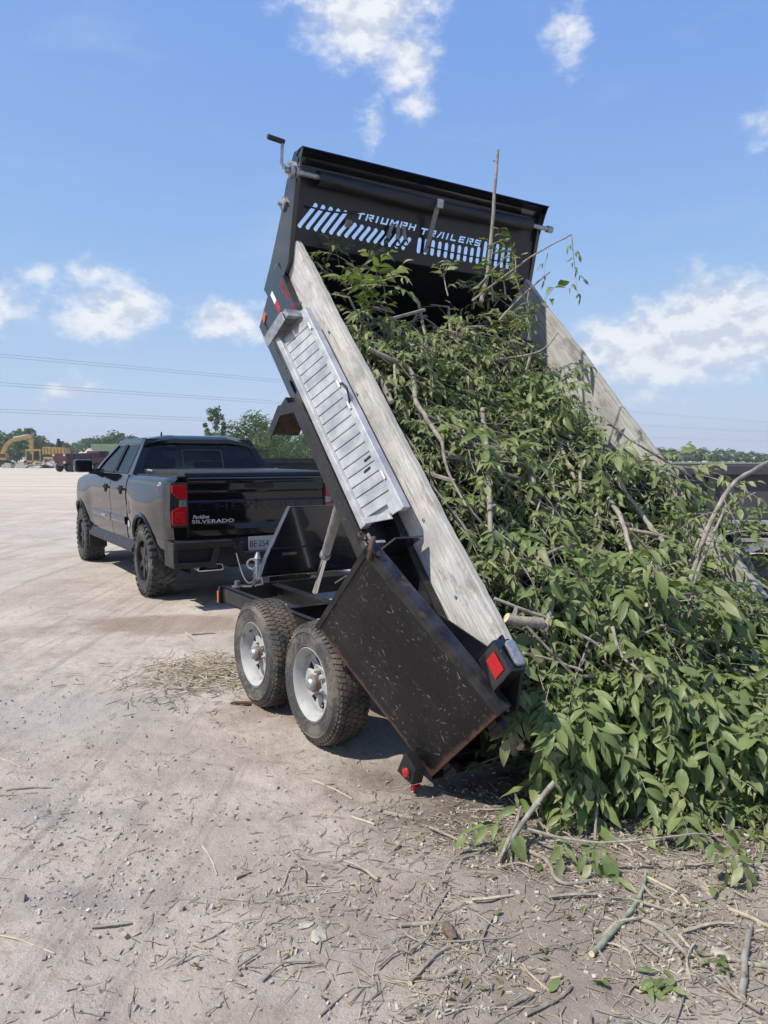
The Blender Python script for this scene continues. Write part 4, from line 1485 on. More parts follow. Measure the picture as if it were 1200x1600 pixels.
# ================================================================== DUMP TRAILER
PSI = R(32.885)
U_ = Vector((-sin(PSI), cos(PSI), 0)); V2 = Vector((cos(PSI), sin(PSI), 0))
TO = V2 * 3.22 + U_ * 4.15
trailer = empty('dump_trailer', TO, PSI)
tag(trailer, 'black tandem dump trailer with its bed tipped up full of brush', 'dump trailer')
TH = R(47.27)
BED = Matrix.Translation((-.996, -1.683, .797)) @ Matrix.Rotation(TH, 4, 'X')
TRW = Matrix.Translation(TO) @ Matrix.Rotation(PSI, 4, 'Z')
BEDW = TRW @ BED
W_ = 2.0                                  # bed width; bed axes: w right, s forward, t up from the plank top


def bedpart(mb, name, mat, parent=None, **k):
    if parent is None:
        return mb.build(name, mat, trailer, BED, **k)
    return mb.build(name, mat, parent, **k)


ID = lambda u, v, d: (d, u, v)            # (s,t) outline, depth along w

def rampfix(mb):
    """the ramp stands on the fender and leans in against the sideboard"""
    mb.v = [(w + .1778 * t - .0011, s_, t * .6156 - .044) for w, s_, t in mb.v]
    return mb


# ---- chassis
def rail(a, b, h=.10, wd=.05, fl=.045):
    """channel section between two points"""
    a, b = Vector(a), Vector(b)
    d = (b - a).normalized()
    s = Vector((0, 0, 1)).cross(d).normalized()
    mb = MB()
    for (o0, o1, z0, z1) in ((-.006, .006, -h, 0), (-.006, wd, -.012, 0), (-.006, wd, -h, -h + .012)):
        vs = []
        for p in (a, b):
            for o, z in ((o0, z0), (o1, z0), (o1, z1), (o0, z1)):
                vs.append(p + s * o + Vector((0, 0, z)))
        mb.add(vs, [(0, 1, 2, 3), (7, 6, 5, 4), (0, 4, 5, 1), (1, 5, 6, 2), (2, 6, 7, 3), (3, 7, 4, 0)])
    return mb


ZF = .555
for sx in (-1, 1):
    x = sx * .955
    m = rail((x, 1.76, ZF) if sx < 0 else (x, -1.1, ZF), (x, -1.1, ZF) if sx < 0 else (x, 1.76, ZF), .125)
    m.build('side_rail', M_worn, trailer)
    x = sx * .47
    rail((x, 1.76, ZF - .012), (x, -1.3, ZF - .012), .12, -.055).build('main_rail', M_worn, trailer)
fbm_ = MB().box((-.985, 1.765, ZF - .13), (.985, 1.80, ZF + .002), None, .003)
fbm_.box((-.985, 1.765, ZF - .135), (.985, 1.86, ZF - .128))
fbm_.build('front_beam', M_worn, trailer)
for y in (-1.05, -.1, .75):
    MB().box((-.94, y, ZF - .12), (.94, y + .05, ZF - .02)).build('cross_member', M_chassis, trailer)
MB().box((-.988, 1.77, ZF - .125), (-.996, 1.80, ZF - .03), None, .003).build('marker_lamp', M_amber, trailer)
# tongue to the tow ball
for sx in (-1, 1):
    MB().tube([(sx * .6, 1.8, ZF - .1), (.25 + sx * .06, 3.45, ZF - .1)], .06, 4).build('tongue', M_chassis, trailer)
MB().box((.17, 3.35, ZF - .12), (.33, 3.72, ZF - .02), None, .02).build('coupler', M_chassis, trailer)
# pump and battery box with slanted cheek
mb = MB().prism([(-.51, ZF + .004), (-.445, .735), (-.215, 1.170), (.55, 1.170), (.62, 1.10), (.62, ZF + .004)], 2.03, 2.11, lambda u, v, d: (u, d, v))
pbx = mb.build('pump_box', M_black, trailer, bev=.008)
MB().box((-.42, 2.018, .80), (.60, 2.029, .812)).build('lid_edge', M_chassis, pbx)
MB().box((-.30, 2.02, .74), (-.16, 2.028, .765), None, .003).build('label', M_hub, pbx)
mb = MB().tube([(-.56, 1.98, ZF), (-.56, 1.98, .735)], .022, 10)
mb.tube([(-.56, 1.98, .735), (-.555, 1.98, .79)], [.032, .012], 10)
mb.build('jack_post', M_galv, trailer, smooth=40)
# breakaway cables and plug
mb = MB()
for a, b, sag in (((-.63, 1.86, .58), (-.34, 3.0, .66), .14), ((-.60, 1.86, .57), (-.50, 2.02, .70), -.05)):
    a, b = Vector(a), Vector(b)
    mb.tube([a.lerp(b, t / 8) - Vector((0, 0, sag * sin(pi * t / 8))) for t in range(9)], .007, 6)
mb.build('breakaway_cable', M_wire, trailer)
mb = MB()
mb.lathe([(.035, -.01), (.05, -.01), (.05, .01), (.035, .01)], 14, Matrix.Translation((-.60, 2.0, .69)) @ Matrix.Rotation(.9, 4, 'Z'), closed=True)
for k in range(7):
    mb.lathe([(.010, -.004), (.016, 0), (.010, .004)], 8, Matrix.Translation((-.585, 1.99, .65 - k * .022)) @ Matrix.Rotation(k * 1.57, 4, 'Z'), closed=True)
mb.build('safety_chain', M_galv, trailer)
mb = MB().tube([(-.86, 1.70, ZF - .02), (-.86, 1.70, ZF + .05)], .022, 10)
mb.lathe([(.001, -.005), (.045, -.005), (.045, .005), (.001, .005)], 14, Matrix.Translation((-.86, 1.70, ZF + .004)) @ Matrix.Rotation(pi / 2, 4, 'Y'))
mb.tube([(-.84, 1.70, ZF - .0), (-.78, 1.6, ZF + .01), (-.72, 1.66, ZF + .03), (-.68, 1.62, ZF + .07), (-.70, 1.55, ZF + .03), (-.74, 1.62, ZF + .01)], .009, 6)
mb.build('valve_and_hose', M_wire, trailer, smooth=40)
mb = MB().tube([(.05, 1.70, ZF - .05), (.1, 1.60, ZF + .02), (.2, 1.45, ZF + .02), (.3, 1.30, ZF - .04)], .008, 6)
mb.build('brake_wire', M_wire, trailer)
# hoist ram (two sizes of tube)
a, b = Vector((-.28, 1.45, .50)), Vector((-.62, .30, 1.52))
mb = MB().tube([a, a.lerp(b, .35)], .024, 14)
mb.build('ram_rod', M_chrome, trailer, smooth=40)
MB().tube([a.lerp(b, .35), b], .036, 14).lathe([(.03, -.02), (.043, -.02), (.043, .02), (.03, .02)], 14, frame_matrix(a.lerp(b, .35), (b - a).normalized(), (b - a).orthogonal().normalized(), (b - a).normalized().cross((b - a).orthogonal().normalized())), closed=True).build('ram_tube', M_galv, trailer, smooth=40)
a, b = Vector((.28, 1.45, .50)), Vector((.52, .30, 1.52))
MB().tube([a, b], .034, 12).build('ram_tube', M_galv, trailer, smooth=40)
# axles, springs
for y in (-.40, .39):
    MB().tube([(-1.1, y, .345), (1.1, y, .345)], .038, 10).build('axle', M_chassis, trailer, smooth=40)
for sx in (-1, 1):
    for y in (-.40, .39):
        mb = MB()
        for k in range(4):
            L = .36 - k * .07
            mb.tube([(sx * .88, y - L, .43 - .01 * k), (sx * .88, y, .38 - .012 * k), (sx * .88, y + L, .43 - .01 * k)], .012, 4)
        mb.build('leaf_spring', M_rust, trailer)


# ---- trailer wheels
def trailer_wheel(root, x, y, sgn, dusty):
    r0, wd = .347, .205
    wr = empty('wheel')
    wr.parent = root
    wr.matrix_basis = Matrix.Translation((x, y, .345)) @ (Matrix.Identity(4) if sgn > 0 else Matrix.Rotation(pi, 4, 'Z')) @ Matrix.Rotation(y * 3 + 1, 4, 'X')
    h = wd / 2
    prof = [(.192, -h + .025), (.196, -h + .006), (.215, -h - .004), (.222, -h - .001), (.255, -h - .008), (.285, -h - .006), (.290, -h - .010), (.296, -h - .005), (.316, -h + .008), (.330, -h + .022), (.337, -h + .042), (.339, 0)]
    prof = prof + [(r, -x_) for r, x_ in reversed(prof[:-1])]
    ty = MB().lathe(prof, 72).build('tyre', M_tyre, wr, smooth=35)
    tb = MB()
    nbk = 64
    for rw, xc in enumerate((-.072, -.038, 0, .038, .072)):
        wdt = .029 if abs(xc) < .06 else .030
        for k in range(nbk):
            a = 2 * pi * (k + (rw % 2) * .5) / nbk
            rr = .337 if abs(xc) < .06 else .3345
            M = Matrix.Rotation(a, 4, 'X') @ Matrix.Translation((xc, 0, rr)) @ Matrix.Rotation((.35 if rw % 2 else -.35), 4, 'Z')
            ln = 2 * pi * rr / nbk * .80
            zt_ = .008
            tilt = (-.006 if xc > .06 else .0), (-.006 if xc < -.06 else 0)
            tb.add([(-wdt / 2, -ln / 2, -.01), (wdt / 2, -ln / 2, -.01), (wdt / 2, ln / 2, -.01), (-wdt / 2, ln / 2, -.01),
                    (-wdt / 2, -ln / 2, zt_ + tilt[1]), (wdt / 2, -ln / 2, zt_ + tilt[0]), (wdt / 2, ln / 2, zt_ + tilt[0]), (-wdt / 2, ln / 2, zt_ + tilt[1])],
                   [(4, 5, 6, 7), (0, 1, 5, 4), (1, 2, 6, 5), (2, 3, 7, 6), (3, 0, 4, 7)], M)
    for s2 in (-1, 1):                      # shoulder lugs
        for k in range(nbk):
            M = Matrix.Rotation(2 * pi * (k + .25) / nbk, 4, 'X')
            x0, x1 = s2 * (h - .024), s2 * (h - .006)
            tb.add([(x0, -.010, .336), (x0, .010, .336), (x1, .009, .322), (x1, -.009, .322), (x1 + s2 * .002, -.008, .308), (x1 + s2 * .002, .008, .308)], [(0, 1, 2, 3), (3, 2, 5, 4)], M)
    tr = tb.build('tread', M_tread, ty)
    tr['kind'] = 'stuff'
    rm = MB().lathe([(.202, -h + .01), (.196, -h + .02), (.180, -.06), (.172, -.03), (.172, .02), (.180, .05), (.188, h - .035), (.196, h - .02), (.206, h - .012), (.209, h - .004), (.203, h + .001), (.194, h - .006), (.188, h - .020), (.176, h - .036), (.170, .022), (.168, -.028)], 56)
    # dished disc with eight three-cornered openings
    ns = 8
    holes = []
    for k in range(ns):
        a = 2 * pi * (k + .5) / ns
        pts = []
        for rr, da in ((.088, 0), (.150, -.22), (.150, .22)):
            pts.append((rr * cos(a + da), rr * sin(a + da)))
        holes.append(rrect(pts, .022, 3))
    outer = [(.172 * cos(2 * pi * k / 48), .172 * sin(2 * pi * k / 48)) for k in range(48)]

    def dish(u, v, d):
        r = math.hypot(u, v)
        x_ = .052 - .024 * sm(r, .06, .085) + .012 * sm(r, .09, .165)
        return (x_ + d, u, v)
    inner = [(.045 * cos(2 * pi * k / 20), .045 * sin(2 * pi * k / 20)) for k in range(20)]
    rm.plate(outer, holes + [inner], 0, -.008, dish)
    for k in range(6):
        M = Matrix.Rotation(2 * pi * k / 6 + .3, 4, 'X') @ Matrix.Translation((0, 0, .068))
        rm.lathe([(.012, .03), (.012, .062), (.007, .070), (.001, .07)], 6, M)
    rim = rm.build('rim', M_rimwhite, wr, smooth=35)
    MB().lathe([(.001, -.035), (.150, -.035), (.155, -.03), (.155, -.075), (.001, -.075)], 36).build('brake_drum', M_drum, wr)
    hb = MB().lathe([(.045, -.02), (.046, .085), (.040, .09), (.001, .09)], 20)
    hb.build('hub', M_hub, wr, smooth=40)
    MB().lathe([(.036, .085), (.036, .100), (.026, .112), (.001, .114)], 20).build('hub_cap', M_galv, wr, smooth=40)
    MB().tube([(h - .05, .172, .03), (h - .03, .165, .03)], .004, 6).build('valve', M_cord, wr)
    return wr


for sgn in (-1, 1):
    for y in (-.40, .39):
        trailer_wheel(trailer, sgn * (1.29 - .1025), y, sgn, y > 0)

# ---- bed shell (bed axes)
bedpart(MB().box((-.02, -.16, -.70), (W_ + .02, 2.95, -.655)), 'bed_floor', M_bedpaint)
for k in range(9):
    bedpart(MB().box((.1, -.05 + k * .35, -.76), (W_ - .1, .0 + k * .35, -.701)), 'floor_rib', M_chassis)
for x in (.42, W_ - .50):
    bedpart(MB().box((x, -.16, -.80), (x + .08, 2.9, -.705)), 'bed_rail', M_chassis)
LS = [(-.15, -.66), (2.951, -.66), (2.985, -.45), (3.055, -.45), (3.11, -.24), (3.185, .02), (3.255, .20), (3.285, .30), (3.295, .40), (3.225, .405), (3.145, .28), (3.06, .15), (2.96, .0), (2.885, -.11), (2.88, -.20), (2.50, -.222), (.80, -.262), (.30, -.275), (.02, -.275), (.0, .03), (-.15, .03)]
# steel sides and their weathered sideboards
for k, (w0, w1) in enumerate(((-.035, -.004), (W_ + .004, W_ + .035))):
    sd = bedpart(MB().plate(LS, [], w0, w1, ID), 'bed_side', M_grey_side)
    rl = (w0 - .012, w0 - .002) if k == 0 else (w1 + .002, w1 + .012)
    bedpart(MB().box((rl[0], .3, -.665), (rl[1], 2.93, -.60), None, .003), 'bottom_rail', M_grey_side, sd)
    # folded top edge
    a0, a1 = (w0 - .012, -.004) if k == 0 else (W_ + .004, w1 + .012)
    bedpart(MB().prism([(.02, -.285), (.80, -.272), (2.50, -.232), (2.87, -.21), (2.87, -.20), (2.50, -.2215), (.80, -.2615), (.02, -.2745)], a0, a1, ID), 'top_fold', M_worn, sd)
    # sideboard, slightly wavy top edge
    pw = (0.0, .042) if k == 0 else (W_ - .042, W_)
    mb = MB()
    n = 60

    def pl(u, v, k=k, pw=pw):
        s_ = 0.0 + 2.955 * u
        top = .012 + .010 * fbm(s_ * 2.1, k * 7, 0, 3) + .006 * fbm(s_ * 11, k * 3, 2, 2)
        ring = [(pw[0], -.30), (pw[0], top - .006), (pw[0] + .006, top), (pw[1] - .006, top), (pw[1], top - .006), (pw[1], -.30), (pw[0], -.30)]
        x, t = ring[int(round(v * 6))]
        if abs(u) < 1e-6 and t > -.2: t -= 0.0
        return (x, s_, t)
    mb.grid(pl, n, 6)
    for uu in (0, 1):
        ring = [pl(uu, i / 6) for i in range(6)]
        mb.add(ring, [tuple(range(6))])
    brd = bedpart(mb, 'sideboard', M_wood2 if k else M_wood, None, smooth=30)
    # bolts through the board
    for s_ in (.35, .78, 1.22, 1.7, 2.2, 2.62):
        x_ = pw[0] if k == 0 else pw[1]
        sg = -1 if k == 0 else 1
        bedpart(MB().lathe([(.001, 0), (.011, sg * .001), (.009, sg * .005), (.001, sg * .006)], 10, Matrix.Translation((x_, s_, -.15 + .06 * sin(s_ * 9)))), 'bolt', M_galv, brd)
# front-left black step box
bedpart(MB().prism([(2.986, -.455), (3.075, -.465), (3.115, -.245), (3.02, -.25)], -.03, .12, ID), 'front_bracket', M_black)
# decals on the left side
SIDE_M = lambda s_, t_, d=-.0362: frame_matrix((d, s_, t_), (0, -1, 0), (0, 0, 1), (-1, 0, 0))
text_mesh('decal', 'TRIUMPH', .058, M_redtext, trailer, BED @ SIDE_M(2.895, -.285), .0006, shear=.3, sx=.78)
text_mesh('decal', 'TRAILERS', .058, M_redtext, trailer, BED @ SIDE_M(2.66, -.292), .0006, shear=.3, sx=.50)
for a, b, m_ in ((2.855, 2.95, M_white), (2.76, 2.853, M_redrefl)):
    bedpart(MB().box((-.0375, a, -.415), (-.0352, b, -.382)), 'reflective_strip', m_)
bedpart(MB().prism([(2.87, -.64), (2.945, -.625), (2.95, -.55), (2.91, -.55)], -.042, -.0355, ID), 'side_reflector', M_amber)

# ---- headboard: leaning sheet with cut slots and cut lettering
HB_A, HB_D = (2.965, 0.0), (.5965, .8026)


def HB(u, v, d):
    """u across, v up the leaning sheet, d behind it"""
    return (u, HB_A[0] + HB_D[0] * v + HB_D[1] * d, HB_A[1] + HB_D[1] * v - HB_D[0] * d)


def slot(wb, rb, wt, rt, half=.0165):
    out = []
    for k in range(7):
        a = pi * k / 6
        out.append((wt + half * cos(a), rt - half + half * sin(a)))
    for k in range(7):
        a = pi + pi * k / 6
        out.append((wb + half * cos(a), rb + half + half * sin(a)))
    return out


slots = []
for k in range(15):
    wb = .028 + .0567 * k
    rb = .080 - .0016 * k
    if k < 5:
        rt = .247 - .002 * k
    else:
        rt = .178 - .0032 * (k - 5)
    lean = .60 - .008 * k
    slots.append(slot(wb, rb, wb + lean * (rt - rb), rt))
for k in range(15):
    w_ = .951 + .0588 * k
    rt = .160 if k < 9 else (.175 if k == 9 else .221)
    slots.append(slot(w_, .053, w_ + .02 * (rt - .05) * (k < 12), rt))
G = {'T': [[(0, .76), (.36, .76), (.36, 0), (.64, 0), (.64, .76), (1, .76), (1, 1), (0, 1)]],
     'R': [[(0, 0), (.25, 0), (.25, 1), (0, 1)], [(.33, .78), (.72, .78), (.72, .60), (.33, .60), (.33, .38), (1, .38), (1, 1), (.33, 1)], [(.42, .32), (.70, .32), (1.04, 0), (.74, 0)]],
     'I': [[(.1, 0), (.38, 0), (.38, 1), (.1, 1)]],
     'U': [[(0, 0), (.95, 0), (.95, 1), (.69, 1), (.69, .24), (.26, .24), (.26, 1), (0, 1)]],
     'M': [[(0, 0), (.24, 0), (.24, .62), (.5, .22), (.76, .62), (.76, 0), (1, 0), (1, 1), (.78, 1), (.5, .58), (.22, 1), (0, 1)]],
     'P': [[(0, 0), (.25, 0), (.25, 1), (0, 1)], [(.33, .78), (.72, .78), (.72, .60), (.33, .60), (.33, .38), (1, .38), (1, 1), (.33, 1)]],
     'H': [[(0, 0), (.25, 0), (.25, .39), (.7, .39), (.7, 0), (.95, 0), (.95, 1), (.7, 1), (.7, .62), (.25, .62), (.25, 1), (0, 1)]],
     'A': [[(-.05, 0), (.22, 0), (.64, 1), (.36, 1)], [(.70, 0), (.96, 0), (.96, 1), (.70, 1)]],
     'L': [[(0, 0), (.9, 0), (.9, .24), (.26, .24), (.26, 1), (0, 1)]],
     'E': [[(0, 0), (.95, 0), (.95, .22), (.26, .22), (.26, .39), (.85, .39), (.85, .61), (.26, .61), (.26, .78), (.95, .78), (.95, 1), (0, 1)]],
     'S': [[(0, 0), (.95, 0), (.95, .6), (.27, .6), (.27, .77), (.95, .77), (.95, 1), (0, 1), (0, .38), (.68, .38), (.68, .23), (0, .23)]]}
for word, w0, w1, r0 in (('TRIUMPH', .425, .905, .200), ('TRAILERS', .945, 1.49, .182)):
    wid = [{'I': .52, 'M': 1.12}.get(ch, 1.0) for ch in word]
    unit = (w1 - w0) / (sum(wid) + .24 * (len(word) - 1))
    pos = w0
    for i, ch in enumerate(word):
        rk = r0 - .006 * (i / 7)
        for q in G[ch]:
            cs, H_ = unit * (1.1 if ch == 'M' else 1.0), .044
            slots.append([(pos + p * cs + .30 * H_ * v, rk + v * H_) for p, v in q])
        pos += unit * (wid[i] + .24)
mb = MB().plate([(-.004, -.02), (W_ + .004, -.02), (W_ + .004, .285), (-.004, .285)], slots, 0, .006, HB)
mb.plate([(-.004, .286), (W_ + .004, .286), (W_ + .004, .50), (-.004, .50)], [], .012, .018, HB)
hbd = bedpart(mb, 'headboard', M_bedpaint)
bedpart(MB().box((-.004, 2.945, -.66), (W_ + .004, 2.960, -.018)), 'front_wall', M_bedpaint)
# hood above the tarp roll
hood = [(.46, .02), (.500, -.005), (.532, -.04), (.540, -.085), (.533, -.09), (.527, -.045), (.497, -.012), (.455, .012)]
mb = MB().prism(hood, -.035, W_ + .035, lambda u, v, d: HB(d, u, v))
bedpart(mb, 'tarp_hood', M_black)
for sx in (-.03, W_ + .026):
    mb = MB().prism([(.30, .05), (.52, .03), (.54, -.085), (.47, -.06), (.34, -.03)], sx, sx + .005, lambda u, v, d: HB(d, u, v))
    bedpart(mb, 'hood_end', M_black)
# rolled tarp and its pipe
mb = MB()


def tarp(u, v):
    a = 2 * pi * v
    r = .043 + .004 * sin(3 * a + u * 9) + .003 * fbm(u * 14, a, 1, 3)
    return HB(.10 + 1.80 * u, .385 + r * cos(a) - .012 * sin(pi * u), -.055 + r * sin(a))


mb.grid(tarp, 50, 14)
m_tarp = simple('black_tarp', (.012, .013, .018), .55, var=.3, bump=.5, bscale=18)
bedpart(mb, 'rolled_tarp', m_tarp, smooth=70)
bedpart(MB().tube([HB(-.06, .39, -.055), HB(2.10, .385, -.055)], .017, 12), 'tarp_pipe', M_galv, smooth=40)
mb = MB().tube([HB(2.07, .385, -.055), HB(2.115, .384, -.055)], .026, 12)
bedpart(mb, 'pipe_end', M_galv, smooth=40)
# crank with handle
mb = MB()
for k, (x_, r_) in enumerate(((-.085, .046), (-.05, .036))):
    c = HB(x_, .39, -.05)
    mb.lathe([(r_ * .45, -.010), (r_, -.010), (r_, .010), (r_ * .45, .010)], 20, Matrix.Translation(c), closed=True)
mb.box((-.085, 3.16, .31), (-.03, 3.24, .37), None, .006)
mb.lathe([(.001, -.12), (.018, -.12), (.018, -.02), (.001, -.02)], 12, Matrix.Translation(HB(0, .39, -.05)))
crk = bedpart(mb, 'tarp_winch', M_galv, smooth=35)
c0 = Vector(HB(-.125, .40, -.05))
c1 = c0 + Vector((-.015, .108, .104))
MB().tube([c0, c0.lerp(c1, .15) + Vector((-.02, 0, 0)), c1], [.016, .011, .010], 8).build('crank_arm', M_galv, crk, smooth=40)
MB().tube([c1 + Vector((.01, .0, .0)), c1 + Vector((-.098, .003, .008))], .016, 12).build('crank_grip', M_cord, crk, smooth=40)
# small latch on the front edge of the left side
bedpart(MB().box((-.052, 3.16, .07), (-.034, 3.225, .14), None, .005).tube([(-.05, 3.20, .10), (-.075, 3.20, .10)], .012, 8), 'side_latch', M_galv)
# strap hanging from the roll, bungee cord along the slots
mb = MB()
for i in range(9):
    a, b = i / 9, (i + 1) / 9
    mb.add([HB(.985 - .004 * a, .405 - .34 * a, -.105 + .085 * a), HB(1.025 - .008 * a, .405 - .34 * a, -.105 + .085 * a), HB(1.025 - .008 * b, .405 - .34 * b, -.105 + .085 * b), HB(.985 - .004 * b, .405 - .34 * b, -.105 + .085 * b)], [(0, 1, 2, 3)])
    mb.add([HB(.985 - .004 * a, .405 - .34 * a, -.101 + .085 * a), HB(1.025 - .008 * a, .405 - .34 * a, -.101 + .085 * a), HB(1.025 - .008 * b, .405 - .34 * b, -.101 + .085 * b), HB(.985 - .004 * b, .405 - .34 * b, -.101 + .085 * b)], [(0, 1, 2, 3)])
st = bedpart(mb, 'tarp_strap', M_strap)
MB().add([HB(.98, .41, -.115), HB(1.03, .41, -.115), HB(1.03, .355, -.112), HB(.98, .355, -.112), HB(.98, .41, -.125), HB(1.03, .41, -.125), HB(1.03, .355, -.122), HB(.98, .355, -.122)], [(0, 1, 2, 3), (7, 6, 5, 4), (0, 4, 5, 1), (1, 5, 6, 2), (2, 6, 7, 3), (3, 7, 4, 0)]).build('buckle', M_galv, st)
bedpart(MB().tube([HB(1.0 + .9 * i / 8, .105 - .012 * sin(pi * i / 8), -.03) for i in range(9)], .005, 6), 'tarp_cord', M_cord)
bedpart(MB().tube([HB(.05 + .42 * i / 8, .215 - .02 * sin(pi * i / 8) + .004 * i, -.02) for i in range(9)], .006, 6), 'tarp_cord', M_cord)
bedpart(MB().box(HB(.335, .13, -.03), HB(.375, .18, -.045), None, .004), 'cord_buckle', M_galv)

# ---- fender (left and right, moves with the bed)
FP = [(.45, -.362), (1.86, -.362), (2.01, -.545), (2.00, -.75)]
for k, (wi, wo) in enumerate(((-.036, -.235), (W_ + .036, W_ + .235))):
    mb = MB()
    pts = FP
    th = .006
    # tread plate following the profile
    inner = []
    for i, p in enumerate(pts):
        inner.append(p)
    off = [(pts[0][0], pts[0][1] - th), (pts[1][0] - .003, pts[1][1] - th), (pts[2][0] - .006, pts[2][1] - .002), (pts[3][0] - .006, pts[3][1])]
    mb.prism(inner + off[::-1], wi, wo, ID)
    fd = bedpart(mb, 'fender', M_worn)
    # outer skirt lip
    sk = [(.45, -.356), (1.865, -.356), (2.022, -.542), (2.012, -.755), (1.955, -.755), (1.958, -.562), (1.842, -.420), (.45, -.420)]
    o2 = (wo - .004, wo) if k else (wo, wo + .004)
    sg = 1 if k else -1
    bedpart(MB().prism(sk, wo + sg * .001, wo + sg * .007, ID), 'skirt', M_worn, fd)
    # caked mud on the underside
    mb = MB()

    def mud(u, v, wi=wi, wo=wo):
        q = [(.6, -.371), (1.20, -.371), (1.83, -.372), (1.855, -.375), (1.990, -.550), (1.988, -.65), (1.984, -.745)]
        f = v * 6
        i = min(5, int(f)); t = f - i
        s_, tt = q[i][0] + (q[i + 1][0] - q[i][0]) * t, q[i][1] + (q[i + 1][1] - q[i][1]) * t
        nrm = (-.006, -.004) if f > 2.5 else (0, -.006)
        b_ = .6 + .8 * abs(fbm(u * 6, v * 14, k, 3))
        return (wi + (wo - wi) * (.03 + .94 * u), s_ + nrm[0] * b_, tt + nrm[1] * b_)
    mb.grid(mud, 14, 36)
    bedpart(mb, 'caked_mud', M_mud, fd, smooth=60)
    # black bracket behind the fender tip
    bedpart(MB().prism([(2.03, -.57), (2.13, -.57), (2.15, -.67), (2.03, -.69)], wi, wo * .55 + wi * .45, ID), 'bracket', M_chassis, fd)

# ---- aluminium loading ramp on the left side
rb0, rb1 = -.105, -.065
S0, S1, T0, T1 = .90, 2.40, -.50, -.05
ramp_ = bedpart(rampfix(MB().prism([(S0 + .04, T0), (S1 + .02, T0), (S1 - .02, T1), (S0 - .04, T1)], rb1 - .004, rb1, ID)), 'loading_ramp', M_alu)
nsl = 21
for k in range(nsl):
    a = S0 + .07 + (S1 - S0 - .09) * k / nsl
    b = S0 + .07 + (S1 - S0 - .09) * (k + .90) / nsl
    slp = -.05
    mb = MB().prism([(a, T0 + .055), (b, T0 + .055), (b + slp, T1 - .045), (a + slp, T1 - .045)], rb1 - .022, rb1 - .005, ID)
    sl_ = bedpart(rampfix(mb), 'slat', M_alu, ramp_, bev=.003)
for nm, ta, tb_ in (('top_rail', T1 - .05, T1 + .008), ('bottom_rail', T0 - .004, T0 + .052)):
    top = nm == 'top_rail'
    sh = -.045 if top else .045
    mb = MB().prism([(S0 + sh - .02, ta), (S1 + (-.02 if top else .03), ta), (S1 + (-.03 if top else .02), tb_), (S0 + sh - .02, tb_)], rb1 - .042, rb1 - .001, ID)
    bedpart(rampfix(mb), nm, M_alu, ramp_, bev=.004)
mb = MB().prism([(S0 - .055, T1 - .11), (S0 + .03, T1 - .11), (S0 + .02, T1 - .035), (S0 - .065, T1 - .035)], rb1 - .05, rb1 - .0425, ID)
mb.prism([(S0 - .06, T1 - .15), (S0 + .045, T0 + .02), (S0 + .085, T0 + .02), (S0 - .02, T1 - .15)], rb1 - .04, rb1 - .024, ID)
bedpart(rampfix(mb), 'end_channel', M_alu, ramp_, bev=.003)
for s_, t_ in ((1.175, -.215), (1.225, -.165)):
    bedpart(rampfix(MB().prism(rrect([(s_, t_ - .05), (s_ + .016, t_ - .05), (s_ + .010, t_ + .03), (s_ - .006, t_ + .03)], .007), rb1 - .0235, rb1 - .0222, ID)), 'handle_slot', M_cabin, ramp_)
for s_ in (1.06, 1.56, 1.73, 2.22):
    bedpart(rampfix(MB().tube([(rb1 - .045, s_ - .025, T1 - .02), (rb1 - .045, s_ + .025, T1 - .02)], .009, 8)), 'pin', M_galv, ramp_, smooth=40)
mb = MB().tube([(rb1 - .04, 1.575, T1 - .012), (rb1 - .06, 1.60, T1 + .035), (rb1 - .06, 1.65, T1 + .055), (rb1 - .06, 1.70, T1 + .035), (rb1 - .04, 1.725, T1 - .012)], .006, 8)
bedpart(rampfix(mb), 'carry_handle', M_cord, ramp_, smooth=40)
# galvanised clamp at the ramp's front end, latch pin, rear bracket plates
mb = MB().prism([(2.43, -.44), (2.52, -.44), (2.44, -.17), (2.36, -.17)], -.215, -.207, ID)
mb.prism([(2.505, -.44), (2.52, -.44), (2.44, -.17), (2.425, -.17)], -.206, -.037, ID)
mb.prism([(2.38, -.17), (2.44, -.17), (2.43, -.14), (2.37, -.14)], -.20, -.05, ID)
bedpart(mb, 'ramp_clamp', M_galv, bev=.003)
bedpart(MB().tube([(-.06, 2.60, -.44), (-.10, 2.60, -.44), (-.10, 2.56, -.40), (-.16, 2.50, -.41)], .010, 8).box((-.062, 2.575, -.48), (-.037, 2.645, -.405), None, .006), 'latch_pin', M_galv)
mb = MB().prism([(.78, -.47), (.79, -.47), (.70, -.13), (.69, -.13)], -.20, -.036, ID)
bedpart(mb, 'ramp_stop', M_grey_side)
mb = MB().prism([(.80, -.44), (.815, -.44), (.79, -.27), (.775, -.27)], -.20, -.15, ID)
mb.prism([(.80, -.44), (.89, -.46), (.86, -.30), (.79, -.29)], -.2055, -.2005, ID)
mb.tube([(-.207, .84, -.40), (-.212, .84, -.40)], .02, 10)
bedpart(mb, 'galvanised_bracket', M_galv)

